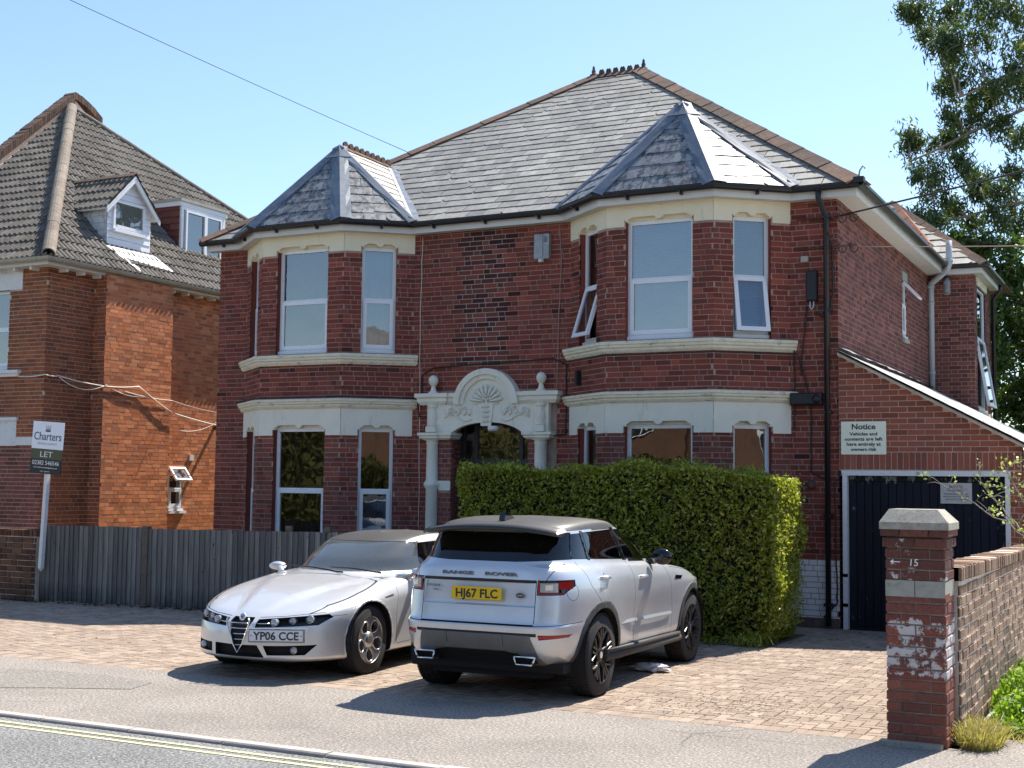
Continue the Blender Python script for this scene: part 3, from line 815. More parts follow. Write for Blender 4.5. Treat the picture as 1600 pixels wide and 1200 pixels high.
# side wall window, open at the top, and the wing window
wsd = MB(); wsd.fbox(side_fr, SW[0] - .02, SW[1] + .02, SW[3], SW[3] + .16, -.05, .02); wsd.fbox(side_fr, SW[0] - .03, SW[1] + .02, SW[2] - .05, SW[2] + .01, -.05, .05)
wsd.build('window_sill', 'concrete_band', house, fix=True)
class Flip:
    """opening frame hinged at the top"""
make_window(side_fr, SW[0], SW[1], SW[2], SW[3], 5.02, house, 'room_dark', 0.0, inset=0.02)
v = MB(); a_ = math.radians(42)
def vp_(u, t, d): return side_fr.p(u, SW[3] - .03 - t * math.cos(a_) + d * math.sin(a_), 0.02 + t * math.sin(a_) + d * math.cos(a_))
class Tilt2:
    @staticmethod
    def p(u, t, d=0.0): return vp_(u, t, d)
bars(v, Tilt2, SW[0] + .02, SW[1] - .02, 0, 0.36, 0.045, -.02, .02)
v.build('casement', 'upvc_white', house, fix=True)
v = MB(); v.add([vp_(SW[0] + .05, .04, 0), vp_(SW[1] - .05, .04, 0), vp_(SW[1] - .05, .33, 0), vp_(SW[0] + .05, .33, 0)], [(0, 1, 2, 3)]); v.build('casement_pane', 'window_glass', house)
make_window(wing2_fr, *WW, 4.75, house, 'blind_sky_tint', math.radians(9), inset=0.02)
sl = MB(); sl.fbox(wing2_fr, WW[0] - .1, WW[1] + .1, WW[2] - .13, WW[2] - .002, -.05, .07); sl.fbox(wing2_fr, WW[0] - .12, WW[1] + .12, WW[3] + .002, WW[3] + .2, -.05, .03)
sl.build('window_sill', 'cornice_paint', house, fix=True)

# doorway: door recessed behind the carved cream surround
dfr = Frame((-6.02, 0.26), (-4.68, 0.26)); d_ = MB()
for a, b in ((0, .07), (.235, .305), (1.035, 1.10), (1.27, 1.34)): d_.fbox(dfr, a, b, 0.0, 2.86, -.04, .03)
d_.fbox(dfr, .07, 1.27, 2.2, 2.28, -.04, .028); d_.fbox(dfr, .07, 1.27, 2.80, 2.86, -.04, .028); d_.fbox(dfr, .07, 1.27, 0.0, .12, -.04, .028)
d_.fbox(dfr, .305, 1.035, .12, .75, -.03, .015)
door = d_.build('front_door', 'black_plastic', house)
g = MB()
for a, b, c, e in ((.07, .235, .12, 2.8), (.305, 1.035, 2.28, 2.8), (.305, 1.035, .75, 2.2), (1.10, 1.27, .12, 2.8)):
    g.add([dfr.p(a, c, .0), dfr.p(b, c, .0), dfr.p(b, e, .0), dfr.p(a, e, .0)], [(0, 1, 2, 3)])
g.build('pane', 'window_glass', door)
g = MB(); g.add([dfr.p(-.3, 0, -.5), dfr.p(1.64, 0, -.5), dfr.p(1.64, 3, -.5), dfr.p(-.3, 3, -.5)], [(0, 1, 2, 3)]); g.build('hall_wall', 'room_curtain', door)
sfr = Frame((-6.55, 0), (-4.22, 0))                       # surround plane, width 2.33
def X(x): return x + 6.55
sm = MB()
cx = -5.39
arc = [(cx + 0.67 * math.cos(t), 2.57 + 0.27 * math.sin(t)) for t in [math.pi * i / 20 for i in range(21)]]
outl = [(X(-6.45), 2.68), (X(-6.06), 2.68)] + [(X(x), max(z, 2.62)) for x, z in reversed(arc)] + [(X(-4.72), 2.68), (X(-4.33), 2.68), (X(-4.33), 3.12), (X(-6.45), 3.12)]
sm.fpoly(sfr, outl, 0.0, 0.10)
# two small arched cuts each side read as stepped blocks under the arch
sm.sweep([(-6.55, .0), (-6.55, -.1), (-6.14, -.1), (-6.14, -.06), (-5.86, -.06)], [(0, 3.30), (.09, 3.30), (.09, 3.24), (.06, 3.22), (.06, 3.17), (.02, 3.12), (0, 3.12)])
sm.sweep([(-4.92, -.06), (-4.64, -.06), (-4.64, -.1), (-4.23, -.1), (-4.23, .0)], [(0, 3.30), (.09, 3.30), (.09, 3.24), (.06, 3.22), (.06, 3.17), (.02, 3.12), (0, 3.12)])
sm.fbox(sfr, X(-6.5), X(-4.28), 3.12, 3.25, 0, .08)
sm.build('porch_surround', 'stone_paint', house, fix=True)
ar = MB()
for r0, r1, d in ((0.47, 0.56, 0.17), (0.40, 0.47, 0.13), (0.0, 0.40, 0.09)):
    n = 26
    for i in range(n):
        t0, t1 = math.pi * i / n, math.pi * (i + 1) / n
        q = [(X(cx) + r1 * math.cos(t0), 3.12 + r1 * 0.98 * math.sin(t0)), (X(cx) + r1 * math.cos(t1), 3.12 + r1 * 0.98 * math.sin(t1)),
             (X(cx) + r0 * math.cos(t1), 3.12 + r0 * 0.98 * math.sin(t1)), (X(cx) + r0 * math.cos(t0), 3.12 + r0 * 0.98 * math.sin(t0))]
        if r0 == 0: q = q[:3]
        ar.fpoly(sfr, q, 0, d)
ar.build('door_pediment', 'stone_paint', house, fix=True)
sh = MB()
for i in range(9):                                        # shell of fluted leaves
    t = math.pi * (0.06 + 0.88 * i / 8)
    p = [sfr.p(X(cx) + r_ * math.cos(t), 3.15 + r_ * 0.95 * math.sin(t), .095 + .03 * math.sin(r_ * 9)) for r_ in (.05, .12, .19, .26)]
    sh.tube(p, [.010, .018, .028, .018], 6)
    e = p[-1]; sh.lathe(e, [(0.004, -.01), (.026, 0), (.026, .012), (.004, .02)], 8, axis=(0, -1, 0))
for s in (-1, 1):
    sh.tube([sfr.p(X(cx) + s * (.05 + .045 * math.cos(a)), 3.165 + .04 * math.sin(a), .115) for a in [k * .7 for k in range(9)]], .012, 6)
sh.tube([sfr.p(X(cx) + .2 * math.cos(a), 3.13, .11) for a in (0, .8, 1.57, 2.4, 3.14)], .014, 6)
sh.build('shell_carving', 'stone_paint', house)
def scroll(mb, u, z, s, turns=1.6, r0=.075, d=.112, flip=1, w=.016):
    pts = []
    for k in range(22):
        t = k / 21; a = t * turns * 2 * math.pi; r = r0 * (1 - .8 * t)
        pts.append(sfr.p(u + s * r * math.cos(a), z + flip * r * math.sin(a), d))
    mb.tube(pts, [w * (1 - .4 * k / 21) for k in range(22)], 5)
cv = MB()
for s in (-1, 1):
    base = X(cx) + s * .50
    cv.fbox(sfr, base - .25, base + .25, 3.115, 3.12, .10, .106)
    cv.fbox(sfr, base - .25, base - .24, 2.92, 3.115, .10, .106); cv.fbox(sfr, base + .24, base + .25, 2.92, 3.115, .10, .106)
    for du, dz, r in ((-.15, 3.03, .055), (-.02, 2.99, .045), (.12, 3.04, .05), (.04, 3.06, .035), (.19, 2.99, .03), (-.2, 2.97, .03)):
        scroll(cv, base + s * -du, dz, s, 1.5, r, .108, 1 if du > 0 else -1, .015)
    cv.tube([sfr.p(base + s * t, 2.90 + .05 * math.sin(t * 12) + .1 * (.25 - abs(t)), .108) for t in [-.24 + .06 * k for k in range(9)]], .011, 5)
    for k in range(5):
        u = base - .2 + .1 * k; cv.tube([sfr.p(u, 2.94, .105), sfr.p(u + .03, 2.99, .115), sfr.p(u + .01, 3.05, .108)], [.008, .022, .006], 5)
cv.fpoly(sfr, [(X(cx) - .085, 2.78), (X(cx) + .085, 2.78), (X(cx) + .125, 3.12), (X(cx) - .125, 3.12)], .10, .125)
for k in range(4):
    z = 2.83 + .075 * k
    for s in (-1, 1): cv.tube([sfr.p(X(cx), z, .13), sfr.p(X(cx) + s * .035, z + .03, .142), sfr.p(X(cx) + s * .06, z + .015, .13)], [.010, .022, .008], 5)
cv.build('relief_carving', 'stone_paint', house)
for x in (-6.345, -4.455):
    c = MB(); c.lathe((x, -.10, 0), [(.13, 0), (.13, .12), (.10, .16), (.096, 1.80), (.125, 1.84), (.135, 1.87), (.125, 1.90), (.096, 1.94), (.092, 2.50), (.105, 2.52), (.09, 2.55), (.14, 2.57)], 24)
    c.build('column', 'stone_paint', house)
    b = MB(); b.lathe((x, -.10, 0), [(.07, 2.78), (.085, 2.80), (.055, 2.83), (.085, 2.90), (.075, 2.96), (.052, 3.03), (.06, 3.05), (.05, 3.06), (.085, 3.08), (.085, 3.12)], 20)
    b.box(x - .085, x + .085, -.185, -.02, 2.69, 2.78); b.build('baluster', 'stone_paint', house)
    fn = MB(); fn.lathe((x, -.10, 0), [(.085, 3.30), (.085, 3.315), (.05, 3.34), (.035, 3.40), (.03, 3.42), (.05, 3.43), (.078, 3.48), (.078, 3.53), (.05, 3.575), (.01, 3.59)], 20)
    fn.build('finial', 'stone_paint', house)
prof = [(0, 2.68), (.10, 2.68), (.10, 2.64), (.075, 2.62), (.075, 2.60), (.03, 2.57), (0, 2.57)]
cp = MB(); cp.sweep([(-6.46, 0.0), (-6.46, -.12), (-6.24, -.12), (-6.22, -.10), (-6.06, -.10), (-6.06, .16)], prof)
cp.build('capital', 'stone_paint', house, fix=True)
cp = MB(); cp.sweep([(-4.68 + .04, .16), (-4.64, -.10), (-4.56, -.10), (-4.54, -.12), (-4.34, -.12), (-4.34, 0)], prof)
cp.build('capital', 'stone_paint', house, fix=True)
jm = MB()                                                  # brick jambs inside the columns
jst = []
for a, b in ((-6.24, -6.02), (-4.68, -4.56)):
    f = Frame((a, -.08), (b, -.08)); panel(jm, f, 0, f.L, 0, 2.6, []); lay(jst, f, 0, f.L, 0, 2.57, [(0, 9, 1.78, 1.93)], bond='header', mat=0)
    jm.fbox(f, .005, f.L - .005, 1.78, 1.93, 0, .012, 1)
for s, a, b in ((1, (-6.02, -.08), (-6.02, .26)), (1, (-4.68, .26), (-4.68, -.08))):
    f = Frame(a, b); panel(jm, f, 0, f.L, 0, 2.6, []); lay(jst, f, 0, f.L, 0, 2.57, bond='header', mat=0)
jo = jm.build('door_jamb', ['mortar_tan', 'stone_paint'], house)
emit_bricks(jst, ['brick_plum'], jo, 60, hidden=lambda p: p[2] < 1.2)
lt = MB(); lt.lathe((-5.27, -.10, 2.70), [(.07, 0), (.085, .03), (.085, .07), (.06, .08)], 14); lt.build('porch_light', 'white_wood', house)
st_ = MB(); st_.box(-6.6, -4.2, -.45, -.02, 0.0, .14); st_.build('door_step', 'concrete_band', house)

# ---- eaves: soffit, fascia, gutter
bl, br = bay_pts(BX['left']), bay_pts(BX['right'])
epath = [(XL_ - .18, 0)] + bl + br + [(0.28, 0)]
so = MB(); so.sweep(epath, [(-0.02, EZ + .004), (0.148, EZ + .004), (0.148, EZ + .02), (-0.02, EZ + .02)]); so.build('soffit', 'soffit', house, fix=True)
fa = MB(); fa.sweep(epath, [(0.15, EZ), (0.172, EZ), (0.172, EZ + .13), (0.15, EZ + .13)]); fa.build('fascia', 'fascia_white', house, fix=True)
def gutter_prof(d, z, r):
    return [(d + r * math.cos(a), z + r * math.sin(a)) for a in [math.pi * (1 + k / 8) for k in range(9)]] + [(d + r, z + .012), (d + r * .86, z + .012)] + [(d + r * .86 * math.cos(a), z + r * .86 * math.sin(a)) for a in [math.pi * (2 - k / 8) for k in range(9)]] + [(d - r, z + .012)]
gu = MB(); gu.sweep([(XL_ - .26, 0)] + bl + br + [(0.36, 0)], gutter_prof(0.235, EZ + .145, .062)); gu.build('gutter', 'gutter_black', house, fix=True)
gb = MB()
for i in range(len(epath) - 1):
    f = Frame(epath[i], epath[i + 1]); n = max(1, int(f.L / 0.75))
    for k in range(n):
        u = f.L * (k + .5) / n; gb.fbox(f, u - .018, u + .018, EZ + .05, EZ + .12, .172, .22); gb.fbox(f, u - .02, u + .02, EZ + .085, EZ + .10, .18, .30)
gb.build('gutter_bracket', 'gutter_black', house)
sp = [(0, -.14), (0, 7.45 - .02)]
so = MB(); so.sweep([(0, -0.13), (0, 7.30)], [(-.02, EZ + .006), (0.278, EZ + .006), (0.278, EZ + .022), (-.02, EZ + .022)]); so.build('soffit', 'soffit', house, fix=True)
fa = MB(); fa.sweep([(0, -.172), (0, 7.3), (0.8 - .28 + .28, 7.3)][:2], [(0.28, EZ + .0), (0.302, EZ), (0.302, EZ + .128), (0.28, EZ + .128)]); fa.build('fascia', 'fascia_white', house, fix=True)
gu = MB(); gu.sweep([(0, -.29), (0, 7.3)], gutter_prof(0.366, EZ + .15, .064)); gu.build('gutter', 'gutter_black', house, fix=True)
wp = [(0.28, 7.45), (0.8, 7.45), (0.8, 9.8)]
so = MB(); so.sweep(wp, [(-.02, EZ + .008), (0.148, EZ + .008), (0.148, EZ + .02), (-.02, EZ + .02)]); so.build('soffit', 'soffit', house, fix=True)
fa = MB(); fa.sweep(wp, [(0.15, EZ + .002), (0.172, EZ + .002), (0.172, EZ + .13), (0.15, EZ + .13)]); fa.build('fascia', 'fascia_white', house, fix=True)
gu = MB(); gu.sweep(wp, gutter_prof(0.235, EZ + .15, .062)); gu.build('gutter', 'gutter_black', house, fix=True)

# ---- main roof
RZ, RY = 9.76, 4.9
EY, EZT = -0.26, 6.03
mR, mL = (-4.80, RY, RZ), (-5.75, RY, RZ)
eR, eL = (0.36, EY, EZT), (XL_ - .25, EY, EZT)
bR, bL = (0.36, 2 * RY - EY, EZT), (XL_ - .25, 2 * RY - EY, EZT)
deck = MB(); deck.add([eL, eR, mR, mL, bR, bL], [(0, 1, 2, 3), (1, 4, 2), (4, 5, 3, 2), (5, 0, 3)])
roof = deck.build('roof', 'mortar_dark', house)
kx = (RZ - EZT) / (RY - EY)
pl = Plane(eL, eR, mR)
APX = {'left': (bl[0][0] + BC + BW / 2, .25, 7.57), 'right': (br[0][0] + BC + BW / 2, .25, 7.57)}
vy = EY + (7.57 - EZT) / kx                                   # where the bay ridges die into the slope
def in_bay(p):
    for s_ in APX:
        ax = APX[s_][0]; z = 7.57 - abs(p[0] - ax) * (1.54 / 1.75)
        if EZT + kx * (p[1] - EY) < z - 0.16: return True
    return False
slate_field(pl, [eL, eR, mR, mL], roof, 'slate_main', w=0.31, e=0.245, limit=290, rs=3, skip=in_bay, chip=.08, slip=.035)
plr = Plane(eR, bR, mR); slate_field(plr, [eR, bR, mR], roof, 'slate_main', w=0.31, e=0.245, rs=4)
pll = Plane(bL, eL, mL); slate_field(pll, [bL, eL, mL], roof, 'slate_main', w=0.31, e=0.245, rs=5)

def ridge_run(p0, p1, parent, mat, seg=0.45, r=0.13, drop=0.55, wide=None, name='ridge_tile', rs=1, round_=False, lift=0.02):
    """angular or half-round ridge tiles laid along a line"""
    R = random.Random(rs); p0, p1 = Vector(p0), Vector(p1); d = p1 - p0; L = d.length; d.normalize()
    side = d.cross(Vector((0, 0, 1))).normalized(); up = side.cross(d).normalized()
    n = max(1, round(L / seg))
    for i in range(n):
        a = p0 + d * (L * i / n); b = p0 + d * (L * (i + 1) / n + .03)
        mb = MB(); k = 8 if round_ else 2
        rr = r * R.uniform(.97, 1.03); li = lift + R.uniform(0, .008)
        pr = []
        for j in range(k + 1):
            if round_: t = math.pi * j / k; pr.append((rr * math.cos(t), li + rr * math.sin(t)))
            else: pr.append(((1 - j) * rr, li + (0.0 if j == 1 else -rr * drop) + (0.02 if j == 1 else 0)))
        def at(P, s, q): return tuple(P + side * q[0] * s + up * (q[1] + (s - 1) * .1))
        inn = [(x * .84, z - .02) for x, z in pr]
        tp = .99 if round_ else .96
        v = [at(a, 1.0, q) for q in pr] + [at(b, tp, q) for q in pr] + [at(a, 1.0, q) for q in inn] + [at(b, tp, q) for q in inn]
        m = k + 1; f = []
        for j in range(k): f += [(j, j + 1, m + j + 1, m + j), (2 * m + j + 1, 2 * m + j, 3 * m + j, 3 * m + j + 1), (j + 1, j, 2 * m + j, 2 * m + j + 1), (m + j, m + j + 1, 3 * m + j + 1, 3 * m + j)]
        f += [(0, m, 3 * m, 2 * m), (k, 2 * m + k, 3 * m + k, m + k)]
        mb.add(v, f, 0, 0, False); mb.build(name, mat, parent, fix=True)
ridge_run(eR, mR, roof, 'ridge_clay', .42, .20, .42, rs=2, lift=.05)
ridge_run(eL, mL, roof, 'ridge_clay', .52, .17, .42, rs=3, lift=.04)
ridge_run((mL[0], RY, RZ + .01), (mR[0], RY, RZ + .01), roof, 'ridge_clay', .3, .15, .6, rs=4)
cr = MB()
for k in range(6):
    x = mL[0] + .12 + k * .145
    cr.fpoly(Frame((x - .06, RY - .02), (x + .06, RY - .02)), [(0, RZ), (.12, RZ), (.11, RZ + .09), (.09, RZ + .13), (.06, RZ + .12), (.03, RZ + .13), (.01, RZ + .09)], -.04, 0, back=True)
cr.build('ridge_crest', 'ridge_clay', roof)
for x in (mL[0] - .05, mR[0] + .03):
    f = MB(); f.lathe((x, RY, RZ), [(.08, -.05), (.08, .04), (.04, .06), (.045, .11), (.025, .15), (.028, .18), (.01, .22)], 8); f.build('roof_finial', 'ridge_clay', roof)
# metal lip sticking out at the foot of the right hip, with a hook
mm = MB(); mm.box(.30, .44, -.36, -.24, EZT - .02, EZT + .05); mm.build('hip_iron', 'black_plastic', roof)
mm = MB(); mm.tube([(.36, -.30, EZT + .04), (.38, -.30, EZT + .14), (.42, -.30, EZT + .2), (.45, -.30, EZT + .16)], .012, 6); mm.build('hip_iron', 'alarm_grey', roof)

def lead_strip(p0, p1, na, nb, w0, w1, parent, lift=.03, mat='lead'):
    """folded lead over a hip: a strip on each side of the line p0-p1"""
    p0, p1 = Vector(p0), Vector(p1); d = (p1 - p0).normalized(); mb = MB(); seg = 7
    for n_ in (na, nb):
        n_ = Vector(n_).normalized(); s = n_.cross(d).normalized()
        other = Vector(nb if n_ == Vector(na).normalized() else na)
        if s.dot(other.normalized()) > 0: s = -s
        vs = []
        for i in range(seg + 1):
            t = i / seg; P = p0.lerp(p1, t); w = w0 + (w1 - w0) * t
            c = P + (Vector(na).normalized() + Vector(nb).normalized()).normalized() * (lift + .012)
            vs += [tuple(c), tuple(P + s * w * .5 + n_ * (lift + .004)), tuple(P + s * w + n_ * (lift - .004 + .008 * math.sin(i * 2.3))), tuple(P + s * w + n_ * .002)]
        f = []
        for i in range(seg):
            for j in range(3): f.append((i * 4 + j, i * 4 + j + 1, i * 4 + 5 + j, i * 4 + 4 + j))
        mb.add(vs, f)
    mb.build('lead_flashing', mat, parent, fix=True)
def nrm(a, b, c):
    n = (Vector(b) - Vector(a)).cross(Vector(c) - Vector(a)).normalized(); return n if n.z > 0 else -n
for s_, pts in (('left', bl), ('right', br)):
    ap = Vector(APX[s_]); zE = 6.035
    m = .26
    A = Vector((pts[1][0] - .10, -BD - m, zE)); B = Vector((pts[2][0] + .10, -BD - m, zE))
    E = Vector((pts[3][0] + .14, EY, zE)); S = Vector((pts[0][0] - .14, EY, zE)); V = Vector((ap.x, vy, 7.57))
    dk = MB(); dk.add([tuple(q) for q in (S, A, B, E, ap, V)], [(0, 1, 4), (1, 2, 4), (2, 3, 4), (3, 5, 4), (5, 0, 4)])
    bay_roof = dk.build('bay_roof', 'mortar_dark', house)
    nF, nR, nL = nrm(A, B, ap), nrm(B, E, ap), nrm(S, A, ap); nR2, nL2 = nrm(E, V, ap), nrm(V, S, ap)
    slate_field(Plane(A, B, ap), [A, B, ap], bay_roof, 'slate_bay', w=.36, e=.27, th=.006, limit=40, rs=11, slip=.05)
    slate_field(Plane(B, E, ap), [B, E, ap], bay_roof, 'slate_bay', w=.36, e=.24, th=.006, limit=40, rs=12, slip=.08, chip=.08)
    slate_field(Plane(S, A, ap), [S, A, ap], bay_roof, 'slate_bay', w=.33, e=.26, limit=0, rs=13)
    # side facets up to the valley: eave-parallel slates
    hv = Vector((0, 1, 0))
    for P0, nn, sg in ((E, nR2, 1), (S, nL2, -1)):
        tri = [E, V, ap] if sg > 0 else [V, S, ap]
        o = Vector((tri[0].x if sg > 0 else S.x, 0, zE)); q = Plane(P0 - hv * 0 + Vector((0, -1 * sg, 0)) , P0 + Vector((0, 1 * sg, 0)), ap)
        slate_field(q, tri, bay_roof, 'slate_main', w=.3, e=.24, limit=12, rs=14)
    for a_, na, nb, w0, w1 in ((A, nL, nF, .17, .13), (B, nF, nR, .17, .13), (E, nR, nR2, .11, .10), (S, nL2, nL, .11, .10)):
        lead_strip(a_, ap, na, nb, w0, w1, bay_roof)
    # lead cap at the apex and ragged valley lead against the main slope
    cp_ = MB(); t = .17
    q = [tuple(ap.lerp(P, t) + n_ * .045) for P, n_ in ((A, nF), (B, nF), (B, nR), (E, nR))]
    top = tuple(ap + Vector((0, 0, .05)))
    cp_.add([top] + q, [(0, 1, 2), (0, 3, 4), (0, 2, 3)]); cp_.build('lead_cap', 'lead', bay_roof, fix=True)
    slope_n = pl.w
    vl = MB(); R = random.Random(5)
    for P0 in (E, S):
        prev = None; nseg = 12; side = 1 if P0 is E else -1
        for i in range(nseg + 1):
            t = i / nseg; P = P0.lerp(V, t) + slope_n * .035
            a = P + Vector((side * (.10 + R.uniform(-.02, .03)), 0, 0)); b = P - Vector((side * .09, 0, -.08))
            if prev: vl.add([tuple(prev[0]), tuple(prev[1]), tuple(P + slope_n * .01 * R.random()), tuple(a), tuple(b), tuple(prev[2])], [(1, 0, 3, 2), (0, 5, 4, 3)] if False else [(0, 1, 2, 3), (1, 5, 4, 2)])
            prev = (a, P, b)
    vl.build('valley_flashing', 'alarm_grey', bay_roof)
    ridge_run(ap + Vector((0, .06, 0)), V, bay_roof, 'ridge_clay', .3, .10, .6, rs=9)
    if s_ == 'left':
        c = MB()
        for k in range(9):
            y = ap.y + .1 + k * .17
            c.fpoly(Frame((ap.x + .02, y), (ap.x + .02, y + .13)), [(0, 7.6), (.13, 7.6), (.12, 7.67), (.085, 7.70), (.045, 7.70), (.01, 7.67)], -.04, 0, back=True)
        c.build('ridge_crest', 'ridge_clay', bay_roof)
# a patch of lead near the foot of the right valley
# wing roof
wE = [Vector((0.25, 7.2, 6.035)), Vector((1.06, 7.2, 6.035)), Vector((-1.0, 9.3, 7.75)), Vector((1.06, 11.4, 6.035))]
dk = MB(); dk.add([tuple(q) for q in wE] + [(-3.2, 7.2, 6.035), (-3.2, 11.4, 6.035), (-3.2, 9.3, 7.75)], [(0, 1, 2), (1, 3, 2), (4, 0, 2, 6), (3, 5, 6, 2)])
wroof = dk.build('wing_roof', 'mortar_dark', house)
slate_field(Plane(wE[0], wE[1], wE[2]), [Vector((-2.6, 7.2, 6.035)), wE[1], wE[2], Vector((-2.6, 9.3, 7.75))], wroof, 'slate_main', w=.31, e=.245, limit=30, rs=21)
slate_field(Plane(wE[1], wE[3], wE[2]), [wE[1], wE[3], wE[2]], wroof, 'slate_main', w=.31, e=.245, rs=22)
ridge_run(wE[1], wE[2], wroof, 'ridge_clay', .42, .13, .5, rs=23)
ridge_run(Vector((-.02, 7.6, 6.52)), wE[2] + Vector((.05, 0, -.02)), wroof, 'ridge_red', .42, .12, .5, rs=24)

# ---- fittings on the house
al = MB(); al.fpoly(main_fr, [(10.75 - 4.61, 5.33), (10.75 - 4.36, 5.33), (10.75 - 4.355, 5.71), (10.75 - 4.605, 5.71)], 0.005, .09); al.fpoly(main_fr, [(10.75 - 4.52, 5.36), (10.75 - 4.46, 5.36), (10.75 - 4.46, 5.69), (10.75 - 4.52, 5.69)], .09, .105)
for k in range(5): al.fbox(main_fr, 10.75 - 4.44, 10.75 - 4.385, 5.585 + k * .017, 5.591 + k * .017, .09, .094, 1)
alo = al.build('alarm_box', ['alarm_grey', 'dark_void'], house, fix=True)
al = MB(); al.lathe((-4.51, -.04, 5.28), [(.02, 0), (.045, .01), (.045, .06), (.03, .07)], 12); al.build('alarm_strobe', 'white_wood', house)
bb = MB(); bb.fbox(main_fr, 10.75 - .41, 10.75 - .265, 4.46, 4.88, .005, .12, ch=.015); bb.build('junction_box', 'black_plastic', house)
bb = MB(); bb.tube([(-.36, -.08, 4.46), (-.36, -.09, 4.38), (-.34, -.09, 4.34), (-.31, -.09, 4.38), (-.31, -.08, 4.46)], .012, 6); bb.build('cable', 'pipe_grey', house)
bb = MB(); bb.fbox(main_fr, 10.75 - .64, 10.75 - .20, 3.02, 3.19, .005, .14, ch=.02); bb.lathe((-.26, -.14, 3.10), [(.05, -.02), (.06, .03), (.02, .05)], 12, axis=(0, -1, 0)); bb.build('outside_socket', 'black_plastic', house)
bb = MB(); bb.fbox(main_fr, 10.75 - .56, 10.75 - .49, 1.85, 1.98, .005, .05); bb.lathe((-.36, -.02, 1.93), [(.05, 0), (.065, .05), (.03, .08)], 12, axis=(0, -1, 0)); bb.build('vent_cap', 'iron_rust', house)
bb = MB(); bb.fbox(Frame(*bay_pts(BX['right'])[:2]), .30, .37, 3.36, 3.58, .005, .08); bb.build('sensor_box', 'black_plastic', house)
bb = MB(); bb.fbox(main_fr, 10.75 - .5, 10.75 - .4, 5.02, 5.10, .005, .04); bb.build('vent_cap', 'mortar_light', house)
# rainwater pipes
dp = MB(); dp.tube([(-.20, -.25, 5.99), (-.20, -.25, 5.86), (-.13, -.10, 5.62), (-.13, -.10, .04)], .038, 10)
for z in (5.6, 4.3, 2.9, 1.5, .3): dp.box(-.19, -.07, -.13, -.005, z, z + .035)
dp.build('downpipe', 'gutter_black', house)
dp = MB(); dp.tube([(.44, 6.98, 6.45), (.44, 6.98, 6.02), (.40, 7.02, 5.92), (.02 + .04, 7.3, 5.72), (.055, 7.33, 5.62), (.055, 7.33, 3.70)], .058, 12)
for P, r in (((.44, 6.98, 6.08), .072), ((.06, 7.3, 5.66), .072), ((.055, 7.33, 5.35), .066), ((.055, 7.33, 4.05), .066)): dp.lathe((P[0], P[1], P[2] - .03), [(r, 0), (r, .06)], 12)
dp.build('soil_pipe', 'pipe_grey', house)
dp = MB(); dp.tube([(.33, 7.42, 5.80), (.36, 7.2, 5.70), (.37, 7.15, 5.5)], [.055, .06, .05], 10)
for k in range(6): dp.lathe((.37, 7.15 + .006 * k, 5.48 + .035 * k), [(.062, 0), (.062, .012)], 10)
dp.build('flue_pipe', 'alarm_grey', house)
dp = MB(); dp.tube([(1.0, 9.75, 6.0), (1.0, 9.75, 5.88), (.87, 9.75, 5.7), (.87, 9.75, .1)], .04, 10); dp.build('downpipe', 'gutter_black', house)
# wall brackets for the overhead wires
br_ = MB()
for z in (5.62, 5.2):
    br_.tube([(-.55, -.03, z), (.1, -.03, z)], .012, 6)
    for s in (0, 1):
        c = Vector((.10 + s * .16, -.12, z - .03)); br_.tube([tuple(c + Vector((.055 * math.cos(t), 0, .075 * math.sin(t)))) for t in [math.pi + k * math.pi / 8 for k in range(9)]], .012, 6)
        br_.lathe(tuple(c + Vector((-.05, 0, -.01))), [(.018, 0), (.026, .03), (.015, .07)], 8)
    br_.box(.0, .3, -.13, -.11, z - .015, z)
br_.build('wire_bracket', 'iron_rust', house)
# cables clipped to the wall
def wobble(pts, R, amp=.01, n=10):
    out = []
    for i in range(len(pts) - 1):
        a, b = Vector(pts[i]), Vector(pts[i + 1])
        for k in range(n): out.append(tuple(a.lerp(b, k / n) + Vector((R.uniform(-amp, amp), 0, R.uniform(-amp, amp) * .5))))
    out.append(tuple(pts[-1])); return out
RC = random.Random(3)
for col, r, pts in (('cable_white', .006, [(-6.63, -.02, 5.84), (-6.66, -.02, 4.6), (-6.62, -.02, 1.1)]),
                    ('cable_pink', .007, [(-4.21, -.02, 5.84), (-4.18, -.02, 5.3), (-4.24, -.02, 3.3), (-4.23, -.02, 2.1)]),
                    ('cable_dark', .012, [(-6.62, -.02, 3.1), (-6.60, -.03, 3.6), (-6.4, -.02, 3.72), (-4.3, -.02, 3.80), (-4.08, -.02, 3.7), (-4.08, -.02, 2.65), (-4.35, -.02, 2.62)]),
                    ('cable_dark', .010, [(-.60, -.02, 3.9), (-.60, -.02, 3.0), (-.60, -.02, 2.7)]),
                    ('cable_dark', .010, [(-.42, -.02, 4.4), (-.5, -.03, 3.6), (-.36, -.02, 3.0), (-.38, -.02, 2.1), (-.1, -.02, 1.98)]),
                    ('cable_dark', .012, [(.045, -.06, 2.1), (-.04, -.05, 1.95), (-.03, -.05, .9), (-.02, -.05, .35), (-.2, -.05, .14)]),
                    ('cable_dark', .014, [(-.13, -.16, 5.5), (-.06, -.06, 5.2), (-.05, -.05, 4.6), (-.12, -.05, 4.2), (-.3, -.08, 4.3)])):
    c = MB(); c.tube(wobble(pts, RC, .008), r, 5); c.build('cable', col, house)
for s_, pts in (('left', bl), ('right', br)):
    c = MB(); P = [(pts[0][0] - .1, -.06), (pts[1][0] - .05, -BD - .1), (pts[2][0] + .05, -BD - .1), (pts[3][0] + .12, -.06)]
    zz = 3.235 if s_ == 'left' else 3.73
    c.tube(wobble([(x, y, zz) for x, y in P] + [(pts[3][0] + .16, -.03, zz - .3)], RC, .008), .009, 5); c.build('cable', 'cable_dark', house)

